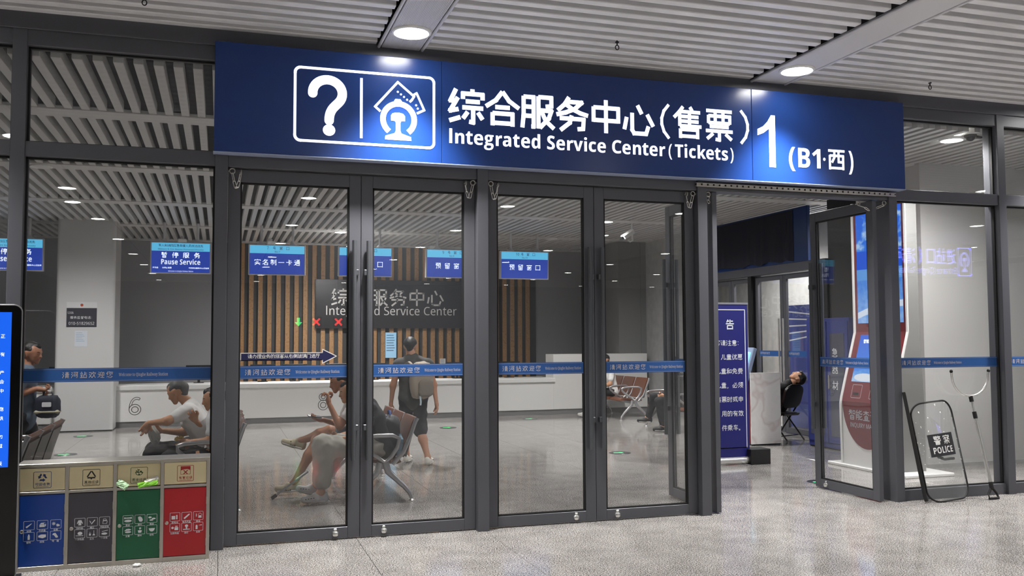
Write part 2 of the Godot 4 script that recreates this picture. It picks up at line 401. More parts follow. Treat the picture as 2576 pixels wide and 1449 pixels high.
# ---------------------------------------------------------------- lettering
# each character as pen strokes on a 100 by 100 square (x right, y down); a name with a box reuses another character
const GLYPHS := {
	"口": "8 5 8 100|8 10 92 10 92 100|8 90 92 90",
	"日": "8 3 8 100|8 6 92 6 92 100|8 50 92 50|8 94 92 94",
	"目": "8 3 8 100|8 5 92 5 92 100|8 35 92 35|8 65 92 65|8 94 92 94",
	"田": "5 0 5 100|5 4 95 4 95 100|5 50 95 50|5 95 95 95|50 4 50 95",
	"月": "15 3 15 60 5 100|15 5 88 5 88 95 70 95|15 35 88 35|15 63 88 63",
	"青": "50 0 50 40|12 12 88 12|18 26 82 26|2 40 98 40|22 52 22 100|22 54 80 54 80 97 66 97|22 68 80 68|22 83 80 83",
	"氵": "10 8 70 22|0 38 60 50|8 98 30 80 75 58",
	"讠": "20 5 65 22|0 42 50 42 50 90 90 68",
	"亻": "80 0 55 30 5 58|50 35 50 100",
	"扌": "0 22 100 22|55 0 55 92 25 92|0 66 100 48",
	"木": "50 0 50 100|2 28 98 28|48 30 30 60 0 85|52 30 70 60 100 85",
	"土": "50 2 50 94|12 38 88 38|0 94 100 94",
	"王": "5 6 95 6|10 48 90 48|0 94 100 94|50 6 50 94",
	"禾": "85 2 15 14|50 8 50 100|0 36 100 36|48 38 30 62 0 88|52 38 72 62 100 88",
	"宀": "50 0 50 34|5 100 5 42 95 42 95 100",
	"纟": "55 0 10 36 65 36|70 25 8 66 75 60|0 96 90 84",
	"辶": "14 6 28 20|2 40 26 40 26 80 2 94|26 82 50 94 100 96",
	"钅": "40 0 4 34|28 16 92 16|12 36 84 36|4 58 92 58|48 36 48 92 96 76",
	"阝": "8 2 8 100|8 5 80 5 50 34 82 58 40 72",
	"立": "50 0 50 16|2 24 98 24|28 38 38 78|74 36 62 84|0 94 100 94",
	"又": "4 12 90 12 70 60 4 98|12 36 94 94",
	"页": "0 4 100 4|48 4 36 18|12 18 12 72|12 20 88 20 88 72|52 30 46 70 0 98|60 76 96 98",
	"也": "0 46 94 26 90 66 70 68|50 0 50 76|18 20 18 86 30 94 94 94 98 74",
	"综": "纟 0 2 36 98|68 0 68 12|40 30 40 14 98 14 98 30|48 36 90 36|38 54 100 54|70 54 70 96 58 94|54 66 40 86|84 66 98 86",
	"合": "50 0 30 26 0 46|50 0 70 26 100 46|28 46 72 46|20 62 20 100|20 64 80 64 80 100|20 92 80 92",
	"服": "月 0 4 42 100|52 5 52 100|52 7 92 7 92 32 74 34|54 46 92 46 84 68 56 98|62 50 74 76 100 98",
	"务": "40 0 26 22 4 42|30 14 80 14 58 34 30 46 0 54|30 22 52 36 76 46 100 52|10 64 86 64 84 92 66 94|48 54 42 76 12 100",
	"中": "50 0 50 100|10 22 10 68|10 24 90 24 90 68|10 62 90 62",
	"心": "10 46 2 84|28 32 28 84 34 94 74 94 82 70|46 8 60 34|78 34 98 70",
	"售": "34 0 20 18 2 36|22 18 22 62|58 0 66 12|22 16 94 16|22 31 88 31|22 46 88 46|22 61 98 61|56 16 56 61|24 70 24 100|24 72 84 72 84 100|24 93 84 93",
	"票": "4 6 96 6|36 6 36 44|64 6 64 44|12 20 12 46|12 22 88 22 88 46|12 44 88 44|16 56 84 56|2 70 98 70|50 70 50 98 36 96|28 78 6 96|72 78 94 96",
	"西": "3 8 97 8|12 30 12 100|12 32 88 32 88 100|12 92 88 92|38 8 38 40 24 66|62 8 62 62 82 62",
	"清": "氵 0 0 30 100|青 34 0 100 100",
	"可": "0 8 100 8|82 8 82 92 60 92|12 30 12 70|12 32 56 32 56 70|12 66 56 66",
	"河": "氵 0 0 30 100|可 34 0 100 100",
	"占": "40 0 40 46|40 22 100 22|12 46 12 100|12 48 88 48 88 100|12 93 88 93",
	"站": "立 0 0 44 100|占 48 0 100 100",
	"欢": "又 0 6 46 98|68 0 50 40|62 18 98 18 90 40|74 34 70 66 46 100|76 50 84 78 100 98",
	"迎": "辶 0 0 100 100|62 6 42 16 42 66 62 56|70 14 70 86|70 16 94 16 94 64 82 64",
	"您": "亻 0 0 34 60|50 0 38 20|44 12 96 12 92 24|68 12 68 56 56 54|50 26 40 46|82 26 94 46|心 8 64 96 100",
	"请": "讠 0 0 32 100|青 34 0 100 100",
	"办": "14 28 84 28 80 92 58 92|48 2 44 50 8 96|12 46 4 66|92 44 100 64",
	"里": "6 2 6 52|6 4 94 4 94 52|6 28 94 28|6 50 94 50|50 4 50 92|8 72 92 72|0 94 100 94",
	"理": "王 0 6 34 94|里 40 0 100 100",
	"业": "36 6 36 92|64 6 64 92|8 28 20 72|92 28 78 72|0 94 100 94",
	"的": "24 0 16 16|6 16 6 96|6 18 42 18 42 96|6 52 42 52|6 90 42 90|66 0 52 36|60 20 94 20 90 88 70 92|62 46 76 62",
	"方": "46 0 56 14|2 22 98 22|40 22 36 64 4 98|36 48 86 48 82 92 54 92",
	"旅": "方 0 0 46 100|62 0 50 26|56 14 98 14|92 30 56 42|62 40 62 96 76 84|74 38 84 72 100 96|96 52 82 62",
	"客": "宀 0 0 100 32|42 26 30 44 8 58|34 36 76 36 52 58 4 76|38 44 60 60 98 72|26 72 26 100|26 74 76 74 76 100|26 94 76 94",
	"从": "26 6 22 56 2 96|26 50 44 80|70 6 66 56 46 96|70 46 80 78 100 96",
	"右": "4 24 96 24|44 2 34 36 4 72|34 50 34 100|34 52 86 52 86 100|34 92 86 92",
	"侧": "亻 0 0 26 100|34 10 34 70|34 12 62 12 62 70|48 24 48 60 30 96|52 70 64 92|74 12 74 72|94 2 94 94 82 92",
	"玻": "王 0 6 34 94|48 20 48 50 36 98|48 22 98 22 94 36|72 2 72 50|52 50 90 50 80 74 48 98|58 62 74 84 100 98",
	"璃": "王 0 6 34 94|68 0 68 10|40 14 100 14|58 22 80 36|80 22 58 36|46 20 46 42 92 42 92 20|42 56 42 100|42 58 98 58 98 96 88 96|68 42 58 78 84 74|78 66 88 86",
	"门": "10 2 20 16|8 22 8 100|30 8 92 8 92 94 76 94",
	"进": "辶 0 0 100 100|42 22 96 22|36 50 98 50|56 4 56 50 46 80|82 4 82 82",
	"厅": "14 8 96 8|16 8 14 56 2 98|30 36 100 36|66 36 66 92 48 92",
	"暂": "4 10 46 10|24 0 10 28 46 28|28 18 28 58|2 44 50 42|92 2 60 10|60 10 60 34 50 56|60 28 98 28|82 28 82 56|日 20 64 82 100",
	"停": "亻 0 0 28 100|64 0 64 10|34 14 100 14|46 22 46 38|46 22 90 22 90 38|46 38 90 38|34 60 34 48 100 48 100 60|46 64 90 64|68 64 68 96 54 94",
	"号": "口 24 0 78 36|4 48 96 48|36 48 30 66 80 66 76 94 56 94",
	"窗": "50 0 50 10|6 24 6 12 94 12 94 24|36 20 18 34|64 20 84 32|50 30 40 42|16 44 16 100|16 46 84 46 84 100|16 94 84 94|44 52 30 72|42 58 66 58 34 86|40 64 60 78",
	"实": "宀 0 0 100 30|30 34 44 44|20 50 34 60|2 68 98 68|58 30 54 66 4 98|60 74 94 96",
	"名": "44 0 30 22 4 44|34 14 80 14 58 46 2 84|36 28 54 42|34 60 34 100|34 62 86 62 86 100|34 94 86 94",
	"制": "20 2 8 24|14 16 58 16|2 32 62 32|32 2 32 98|10 50 10 80|10 52 56 52 56 76 48 76|76 12 76 70|94 2 94 94 80 92",
	"一": "0 50 100 50",
	"卡": "48 0 48 50|48 22 88 22|0 46 100 46|50 46 50 100|54 62 80 74",
	"通": "辶 0 0 100 100|42 4 92 4 66 22|54 14 72 24|42 28 42 82|42 30 94 30 94 80 82 80|42 46 94 46|42 62 94 62|68 30 68 82",
	"预": "6 4 44 4 24 24|12 18 34 34|2 36 48 36 40 52|26 36 26 94 12 92|页 50 0 100 100",
	"留": "44 2 12 10 12 44 40 34|30 24 44 42|52 6 92 6 88 42 76 42|68 6 64 28 50 46|田 16 54 86 100",
	"公": "36 4 26 28 4 50|62 4 74 28 98 50|48 44 16 88 76 84|70 62 90 98",
	"告": "30 0 14 28|22 16 86 16|4 42 96 42|52 0 52 42|22 58 22 100|22 60 80 60 80 100|22 93 80 93",
	"主": "42 0 56 14|6 24 94 24|12 58 88 58|0 94 100 94|50 24 50 94",
	"注": "氵 0 0 30 100|主 36 0 100 100",
	"意": "50 0 50 8|14 12 86 12|32 18 38 28|68 18 62 28|2 32 98 32|22 40 22 68|22 41 78 41 78 68|22 54 78 54|22 67 78 67|心 4 72 98 100",
	"儿": "34 4 32 56 4 98|64 4 64 90 96 90 98 66",
	"童": "50 0 50 8|12 12 88 12|32 18 38 28|68 18 62 28|2 32 98 32|20 40 20 68|20 41 80 41 80 68|20 54 80 54|20 67 80 67|50 41 50 94|10 80 90 80|0 95 100 95",
	"优": "亻 0 0 28 100|34 30 100 30|60 4 58 50 32 98|70 30 70 90 96 90 98 66|78 6 92 20",
	"惠": "4 8 96 8|50 0 50 60|18 20 18 48|18 21 82 21 82 48|18 34 82 34|18 47 82 47|6 60 80 58|72 52 86 66|心 4 70 98 100",
	"和": "禾 0 0 52 100|口 60 18 98 86",
	"免": "38 0 24 20 2 36|30 12 72 12 60 28|16 28 16 58|16 30 86 30 86 58|16 57 86 57|48 30 42 66 4 100|62 57 62 92 94 92 97 74",
	"费": "14 8 86 8 86 22 14 22 10 38 96 38 90 56|38 0 34 40 8 58|62 0 62 56|22 58 22 84|22 60 80 60 80 84|50 66 44 86 6 100|62 86 92 100",
	"必": "8 44 2 76|30 28 30 84 40 94 78 94 82 72|44 8 56 24|84 40 98 66|78 6 56 56 6 98",
	"须": "40 0 4 24|44 24 4 52|48 52 2 94|页 50 0 100 100",
	"时": "日 0 8 38 92|46 28 100 28|82 2 82 94 62 92|54 48 66 66",
	"或": "2 16 98 16|10 34 10 62|10 36 44 36 44 62|10 60 44 60|2 86 50 74|60 2 66 50 84 84 96 94 98 72|88 34 60 90|78 2 90 12",
	"申": "50 0 50 100|12 16 12 74|12 18 88 18 88 74|12 44 88 44|12 70 88 70",
	"用": "18 6 18 60 4 100|18 8 88 8 88 94 72 94|18 36 88 36|18 64 88 64|54 8 54 96",
	"有": "2 18 98 18|42 0 32 30 2 62|34 40 34 100|34 42 80 42 80 96 66 96|34 58 80 58|34 74 80 74",
	"效": "26 0 26 14|2 18 52 18|18 24 4 44|36 24 50 42|42 40 4 96|12 52 50 94|68 0 52 38|62 22 98 22|88 22 78 64 50 98|62 36 76 72 100 98",
	"件": "亻 0 0 32 100|48 4 36 38|44 22 96 22|34 56 100 56|70 0 70 100",
	"乘": "84 2 16 12|50 6 50 100|2 24 98 24|30 30 30 60|4 46 30 44|4 64 30 60|70 30 70 58 92 60|70 44 92 34|46 62 4 96|54 62 96 96",
	"车": "10 14 90 14|46 0 18 42 86 42|2 70 98 70|54 30 54 100",
	"警": "2 8 54 8|16 0 16 14|38 0 38 14|14 16 4 28|12 20 48 20 46 46 36 46|14 29 14 42|14 29 32 29 32 42 14 42|70 0 58 22|64 12 98 12|90 12 80 32 54 46|66 22 98 46|50 50 50 56|2 59 98 59|18 69 82 69|18 79 82 79|24 87 24 102|24 88 76 88 76 102|24 100 76 100",
	"察": "宀 0 0 100 26|32 24 6 50|24 34 48 34 24 58|62 28 92 28 60 58|60 36 98 58|30 62 70 62|8 74 92 74|50 74 50 100 38 98|28 82 10 98|72 82 92 98",
	"智": "24 0 8 24|18 10 54 10|2 26 58 26|32 10 28 34 2 54|36 34 56 52|口 66 8 98 46|日 20 60 82 100",
	"能": "26 0 6 26 46 24|38 14 50 32|8 40 8 100|8 42 44 42 44 96 34 96|8 58 44 58|8 74 44 74|60 0 60 36 94 40 98 26|92 6 60 20|60 52 60 92 94 94 98 80|94 58 60 74",
	"查": "木 8 0 92 52|日 24 56 76 88|2 97 98 97",
	"询": "讠 0 0 30 100|52 0 36 34|46 16 96 16 94 92 76 92|日 42 36 76 76",
	"回": "口 0 0 100 100|口 28 28 72 72",
	"收": "8 16 8 68 36 60|36 0 36 100|62 0 48 42|56 22 98 22|88 22 76 66 44 98|58 40 74 72 100 98",
	"物": "14 6 4 32|10 20 44 20|28 0 28 100|2 64 46 50|58 0 44 40|54 20 96 20 92 90 74 94|70 22 46 66|84 22 52 90",
	"其": "4 16 96 16|28 0 28 72|72 0 72 72|28 34 72 34|28 52 72 52|0 72 100 72|34 78 10 98|66 78 92 98",
	"他": "亻 0 0 30 100|也 34 0 100 100",
	"垃": "土 0 10 34 90|立 38 0 100 100",
	"圾": "土 0 10 34 90|40 8 86 8 76 34 98 34 84 66 40 98|56 8 52 60 34 98|56 36 70 72 100 96",
	"厨": "10 6 98 6|12 6 10 60 0 98|20 20 60 20|28 30 28 52|28 30 52 30 52 52|28 52 52 52|28 62 34 76|52 62 46 76|18 84 62 78|64 34 98 34|86 14 86 94 72 92|68 48 78 62",
	"余": "50 0 30 24 0 42|50 0 70 24 100 42|24 42 76 42|10 62 90 62|50 42 50 96 34 94|26 72 8 94|72 72 92 94",
	"害": "宀 0 0 100 28|18 32 82 32|24 44 76 44|2 58 98 58|50 24 50 64|24 66 24 100|24 68 76 68 76 100|24 95 76 95",
	"监": "10 6 10 46|30 2 30 50|56 0 44 32|52 14 94 14|64 22 80 38|14 58 14 94|14 60 86 60 86 94|38 60 38 94|62 60 62 94|0 95 100 95",
	"督": "26 0 26 28|26 12 50 12|2 28 56 28|36 28 36 56|20 36 6 52|44 38 54 50|62 8 94 8 84 30 58 52|66 16 98 50|目 22 58 80 100",
	"电": "50 0 50 80 56 94 94 94 97 78|12 14 12 72|12 16 86 16 86 72|12 42 86 42|12 68 86 68",
	"话": "讠 0 0 32 100|92 2 44 12|36 32 100 32|70 8 70 58|46 58 46 100|46 60 94 60 94 100|46 94 94 94",
	"军": "6 22 6 6 94 6 94 22|18 30 82 30|42 14 24 50 80 50|2 72 98 72|54 40 54 100",
	"人": "48 2 44 44 2 98|50 36 64 70 98 98",
	"消": "氵 0 0 30 100|66 0 66 34|44 8 54 26|90 8 80 26|42 36 42 100|42 38 92 38 92 96 78 96|42 56 92 56|42 74 92 74",
	"防": "阝 0 0 40 100|方 40 0 100 100",
	"应": "50 0 50 10|8 12 98 12|10 12 10 60 0 98|28 40 36 76|52 34 58 72|90 32 70 86|22 94 100 94",
	"急": "40 0 6 26|30 12 74 12 60 26|16 28 84 28 84 60|18 44 84 44|12 60 84 60|心 4 68 98 100",
	"救": "4 24 54 24|28 0 28 92 14 90|10 38 22 50|22 56 2 76|30 48 54 70|42 4 50 14|68 0 54 38|62 22 100 22|90 22 80 64 52 98|64 36 78 72 100 98",
	"援": "扌 0 0 34 100|92 0 40 10|48 16 52 28|66 14 68 26|90 12 80 28|40 34 94 34|36 50 100 50|60 34 54 70 34 98|54 62 88 62 70 86 40 98|54 66 74 86 100 98",
	"员": "口 20 0 80 28|16 38 16 80|16 40 84 40 84 80|50 50 46 74 4 100|62 80 94 100",
	"依": "亻 0 0 30 100|64 0 64 14|34 20 100 20|64 20 32 60|50 44 50 94 68 82|60 36 72 66 98 94|92 38 74 54",
	"法": "氵 0 0 30 100|66 0 66 46|42 20 94 20|36 46 100 46|58 46 42 90 90 86|78 66 94 98",
	"先": "30 2 14 34|24 20 88 20|50 0 50 48|2 48 98 48|38 48 34 74 4 98|62 48 62 90 94 90 97 70",
	"正": "4 6 96 6|50 6 50 92|50 46 86 46|20 40 20 92|0 93 100 93",
	"品": "口 24 0 76 46|口 0 54 46 100|口 54 54 100 100",
	"录": "16 6 84 6 84 40|20 23 84 23|4 42 96 42|50 42 50 96 36 94|16 54 30 66|86 52 68 64|46 66 6 92|54 66 96 94",
	"体": "亻 0 0 30 100|木 34 0 100 100|50 80 84 80",
	"类": "28 4 36 18|72 4 62 18|4 26 96 26|50 0 50 50|46 28 8 50|54 28 92 48|4 66 96 66|50 52 44 74 4 100|54 68 96 100",
	"水": "50 0 50 94 36 92|6 30 38 30 28 62 2 88|88 18 56 42|54 34 68 66 98 90",
	"产": "50 0 50 12|8 16 92 16|28 24 36 40|70 22 60 42|6 46 96 46|16 46 14 70 2 98",
	"完": "宀 0 0 100 32|22 40 78 40|4 58 96 58|36 58 32 78 4 98|62 58 62 92 94 92 97 76",
	"且": "20 4 20 92|20 6 80 6 80 92|20 34 80 34|20 62 80 62|0 94 100 94",
	"行": "34 0 6 26|36 26 4 56|22 46 22 100|46 12 96 12|40 40 100 40|76 40 76 94 58 92",
	"途": "辶 0 0 100 100|余 38 0 100 80",
	"走": "14 16 86 16|50 0 50 92|2 36 98 36|50 58 84 58|22 50 18 76 2 98|20 78 50 92 100 96",
	"入": "36 4 52 14 52 40 2 98|52 34 66 70 98 98",
	"铁": "钅 0 0 46 100|62 2 52 30|58 18 96 18|48 46 100 46|76 0 74 46 46 98|76 50 86 76 100 98",
	"勿": "34 0 8 44|26 22 92 22 86 92 62 94|48 24 12 72|70 24 22 98",
	"按": "扌 0 0 34 100|70 0 70 8|42 22 42 12 98 12 98 22|36 48 100 48|64 26 52 66 90 96|86 48 74 76 40 98",
	"钮": "钅 0 0 46 100|54 10 90 10 84 92|48 94 100 94|66 10 62 94|56 50 86 50",
	"小": "50 0 50 94 34 92|26 30 6 72|74 30 96 72",
	"桌": "48 0 48 22|48 10 84 10|22 22 22 54|22 23 78 23 78 54|22 38 78 38|22 54 78 54|2 66 98 66|50 54 50 100|44 68 6 94|56 68 94 94",
	"板": "木 0 0 44 100|94 2 52 12|52 12 52 54 40 98|52 34 92 34 82 64 50 98|58 44 72 78 100 98",
	"源": "氵 0 0 28 100|36 6 100 6|40 6 38 60 26 98|50 24 50 56|50 25 92 25 92 56|50 40 92 40|50 55 92 55|70 8 66 24|70 56 70 96 60 94|54 68 46 86|84 68 96 86",
	"仅": "亻 0 0 34 100|又 36 0 100 100",
	"限": "阝 0 0 40 100|48 4 48 96 66 86|48 6 90 6 90 46|48 26 90 26|48 46 90 46|58 50 74 80 100 96|96 56 76 68",
	"手": "82 2 16 12|10 34 90 34|2 58 98 58|54 8 54 94 34 92",
	"信": "亻 0 0 30 100|62 0 66 8|36 18 100 18|44 34 92 34|44 50 92 50|46 66 46 100|46 68 90 68 90 100|46 95 90 95",
	"设": "讠 0 0 32 100|54 4 50 26 38 44|54 6 86 6 86 34 98 36|42 52 88 52 72 80 36 98|50 58 70 82 100 98",
	"备": "42 0 28 18 6 36|32 12 78 12 54 36 2 54|32 22 52 38 98 52|18 58 18 100|18 60 82 60 82 100|18 77 82 77|18 95 82 95|50 60 50 95",
	"大": "4 32 96 32|50 0 46 50 4 98|52 36 66 70 98 98",
	"禁": "木 0 0 48 46|木 52 0 100 46|18 54 82 54|2 68 98 68|50 68 50 98 36 96|26 76 8 96|74 76 92 96",
	"火": "20 24 8 50|88 20 70 46|50 2 50 46 4 98|52 50 96 98",
	"烟": "火 0 2 44 98|50 6 50 100|50 8 94 8 94 100|50 94 94 94|58 38 88 38|72 18 72 38 58 78|74 44 86 74",
	"助": "8 6 8 84|8 8 40 8 40 82|8 32 40 32|8 58 40 58|0 90 48 82|50 28 94 28 90 90 74 92|70 2 68 46 48 98",
	"析": "木 0 0 44 100|92 4 58 12|58 12 58 56 46 98|58 42 100 42|82 42 82 100",
	"牛": "26 4 10 40|20 24 86 24|2 56 98 56|52 0 52 100",
	"奶": "24 4 10 60 40 92|2 30 46 30 36 62 6 96|58 10 52 60 40 98|50 10 92 10 84 42 98 42 90 90 74 92",
	"盒": "合 8 0 92 58|14 66 14 94|14 68 86 68 86 94|38 68 38 94|62 68 62 94|0 95 100 95",
	"金": "50 0 28 22 0 42|50 0 72 22 100 42|28 42 72 42|12 62 88 62|50 42 50 94|30 70 38 86|70 70 62 86|2 95 98 95",
	"属": "14 6 90 6 90 24 14 24|14 6 12 60 2 98|84 32 30 38|30 46 30 62|30 47 86 47 86 62|30 61 86 61|58 34 58 86|24 68 24 100|24 70 94 70 94 96 84 96|40 84 78 82",
	"塑": "12 2 20 12|42 2 34 12|2 16 52 16|8 24 8 42 46 42 46 24|28 16 26 42 8 56|60 4 60 40 52 56|60 6 92 6 92 52 80 52|60 20 92 20|60 36 92 36|50 56 50 96|16 74 84 74|2 96 98 96",
	"料": "8 8 16 28|44 8 34 28|26 0 26 100|2 38 50 38|24 44 4 74|28 44 46 64|60 12 72 24|56 38 68 50|50 70 100 60|84 0 84 100",
	"纸": "纟 0 2 40 98|90 4 52 12|52 10 52 92 72 82|52 44 96 44|74 10 82 66 98 94 100 74",
	"张": "6 8 36 8 36 30 8 30 6 50 38 50 34 92 18 92|92 8 62 34|46 46 100 46|58 2 58 94 76 82|70 48 80 76 100 94",
	"罐": "22 0 4 30|18 14 44 14|2 38 46 38|24 14 24 84|6 52 6 86 42 84 42 52|50 10 100 10|62 2 62 18|86 2 86 18|口 52 22 70 42|口 78 22 96 42|60 46 50 64|56 56 56 100|56 56 98 56|56 70 94 70|56 84 94 84|56 98 100 98|76 56 76 98",
	"纺": "纟 0 2 40 98|方 42 0 100 100",
	"织": "纟 0 2 40 98|48 8 48 50|48 10 92 10 92 50|48 46 92 46|56 62 44 92|82 62 98 92",
	"污": "氵 0 0 30 100|42 10 94 10|36 36 100 36|64 36 58 56 92 56 88 92 68 92",
	"染": "8 6 22 14|2 26 16 34|6 50 24 36|44 2 42 26 28 48|30 16 68 16 68 40 92 42|2 62 98 62|50 50 50 100|46 64 6 94|54 64 94 94",
	"尘": "50 0 50 38|26 12 8 34|72 10 94 32|50 46 50 94|14 66 86 66|0 95 100 95",
	"性": "10 24 4 52|26 0 26 100|36 22 42 44|58 6 48 36|54 24 98 24|52 56 94 56|42 94 100 94|74 2 74 94",
	"次": "6 18 24 32|2 84 28 56|54 0 38 40|48 18 96 18 86 42|66 36 60 68 30 98|66 52 78 78 100 98",
	"果": "16 4 16 50|16 6 84 6 84 50|16 28 84 28|16 49 84 49|2 64 98 64|50 6 50 100|46 66 6 94|54 66 94 94",
	"皮": "14 20 14 50 2 98|14 22 96 22 90 36|54 2 54 50|18 50 84 50 68 76 14 98|28 62 56 84 98 98",
	"菜": "4 14 96 14|30 2 30 26|70 2 70 26|88 26 14 34|20 40 26 52|48 38 52 50|86 38 74 52|2 64 98 64|50 54 50 100|46 66 6 94|54 66 94 94",
	"叶": "口 0 12 38 80|44 42 100 42|74 2 74 100",
	"废": "50 0 50 10|10 12 98 12|12 12 10 60 0 98|40 22 34 40 96 40|70 18 76 30|58 26 48 64 24 96|48 54 84 54 66 80 34 98|50 60 72 84 98 98",
	"池": "氵 0 0 30 100|也 34 0 100 100",
	"子": "14 8 84 8 52 36|52 34 52 94 32 92|2 50 98 50",
	"油": "氵 0 0 30 100|66 0 66 94|42 26 42 100|42 28 92 28 92 100|42 60 92 60|42 94 92 94",
	"过": "辶 0 0 100 100|40 30 98 30|84 6 84 78 66 76|50 44 62 60",
	"灯": "火 0 2 42 98|48 14 100 14|76 14 76 94 58 92",
	"药": "2 12 98 12|30 0 30 24|70 0 70 24|30 28 8 48 42 46|42 46 6 72 46 68|2 92 46 84|66 30 52 56|60 42 94 42 90 92 72 92|64 58 76 70",
	"虫": "20 16 20 56|20 18 80 18 80 56|20 52 80 52|50 0 50 88|6 90 84 84|78 68 96 96",
	"器": "口 4 0 42 30|口 58 0 96 30|4 46 96 46|46 32 40 50 4 68|56 48 96 68|72 32 82 40|口 4 66 42 100|口 58 66 96 100",
	"材": "木 0 0 46 100|48 28 100 28|84 0 84 94 66 92|80 32 48 80",
	"开": "8 8 92 8|2 46 98 46|32 8 30 56 6 98|70 8 70 100",
	"前": "26 0 34 14|72 0 62 14|2 20 98 20|10 36 10 100|10 38 46 38 46 96 34 96|10 56 46 56|10 72 46 72|66 36 66 76|90 30 90 96 76 94",
	"分": "38 2 26 30 2 54|60 2 74 30 98 54|22 48 78 48 74 92 54 94|46 48 40 72 10 98",
	"止": "50 0 50 92|50 40 88 40|20 32 20 92|0 93 100 93",
	"今": "50 0 30 28 0 52|50 0 70 28 100 52|46 30 58 42|22 58 80 58 54 98",
	"已": "14 8 84 8 84 50 16 50|16 36 16 90 92 90 94 68",
	"结": "纟 0 2 40 98|44 22 100 22|72 2 72 46|50 46 94 46|50 60 50 100|50 62 92 62 92 100|50 94 92 94",
	"束": "4 16 96 16|50 0 50 100|18 32 18 60|18 33 82 33 82 60|18 58 82 58|46 60 4 94|54 60 96 94",
	"符": "22 0 8 22|18 10 46 10|64 0 52 22|60 10 98 10|34 30 8 56|24 50 24 100|44 50 100 50|80 34 80 94 64 92|56 62 66 76",
	"整": "2 8 50 8|26 0 26 36|8 16 8 28|8 16 46 16 46 28 8 28|24 28 2 46|30 30 50 44|66 0 54 22|60 12 98 12|90 12 80 32 54 48|66 22 98 48|10 56 90 56|50 56 50 94|50 74 80 74|26 70 26 94|2 95 98 95",
	"软": "2 12 44 12|22 0 8 34 42 34|0 62 46 58|26 22 26 100|66 0 50 40|60 18 98 18 90 40|72 34 68 66 44 100|74 50 84 78 100 98",
	"奔": "6 14 94 14|48 0 44 30 6 52|54 18 94 50|10 66 90 66|30 42 72 42|32 54 30 72 10 98|68 54 68 98",
	"跑": "口 2 4 40 34|22 36 22 92|22 60 42 60|6 50 6 92|0 94 44 86|62 0 46 34|56 16 94 16 92 60 80 60|56 34 78 34 78 56 56 56 56 92 94 92 98 74",
	"等": "22 0 8 20|18 10 46 10|64 0 52 20|60 10 98 10|14 32 86 32|50 22 50 46|2 46 98 46|6 64 96 64|70 50 70 94 52 92|30 72 42 86",
	"，": "14 84 22 92 10 108", "。": "6 80 22 80 22 96 6 96 6 80", "：": "10 30 22 30|10 80 22 80", "、": "6 76 26 96", "》": "8 20 36 50 8 80|34 20 62 50 34 80",
	"（": "70 -6 52 16 44 40 44 60 52 84 70 106", "）": "30 -6 48 16 56 40 56 60 48 84 30 106",
}
var glyph_store := {}
func strokes(ch: String) -> Array:
	if glyph_store.has(ch): return glyph_store[ch]
	var out := []
	if GLYPHS.has(ch):
		for item in GLYPHS[ch].split("|"):
			var w: PackedStringArray = item.strip_edges().split(" ")
			if w[0].is_valid_float():
				var line := PackedVector2Array()
				for i in range(0, w.size(), 2): line.append(Vector2(w[i].to_float(), w[i + 1].to_float()))
				out.append(line)
			else:
				var a := Vector2(w[1].to_float(), w[2].to_float())
				var s := (Vector2(w[3].to_float(), w[4].to_float()) - a) / 100.0
				for line in strokes(w[0]):
					var moved := PackedVector2Array()
					for p in line: moved.append(a + p * s)
					out.append(moved)
	glyph_store[ch] = out
	return out
func ribbon(b: B, line: PackedVector2Array, half: float, z: float) -> void:
	var nr := Vector3(0, 0, 1)
	for i in line.size() - 1:
		var p := line[i]
		var q := line[i + 1]
		var d := (q - p).normalized()
		var s := Vector2(-d.y, d.x) * half
		if i > 0: p -= d * half * 0.75
		if i < line.size() - 2: q += d * half * 0.75
		b.quad(Vector3(p.x + s.x, p.y + s.y, z), Vector3(q.x + s.x, q.y + s.y, z), Vector3(q.x - s.x, q.y - s.y, z), Vector3(p.x - s.x, p.y - s.y, z), nr)
# the same with mitred joints, for curves
func band(b: B, line: PackedVector2Array, half: float, z: float) -> void:
	var L := PackedVector2Array()
	var R := PackedVector2Array()
	for i in line.size():
		var d := (line[mini(i + 1, line.size() - 1)] - line[maxi(i - 1, 0)]).normalized()
		var s := Vector2(-d.y, d.x) * half
		L.append(line[i] + s); R.append(line[i] - s)
	var nr := Vector3(0, 0, 1)
	for i in line.size() - 1: b.quad(Vector3(L[i].x, L[i].y, z), Vector3(L[i + 1].x, L[i + 1].y, z), Vector3(R[i + 1].x, R[i + 1].y, z), Vector3(R[i].x, R[i].y, z), nr)
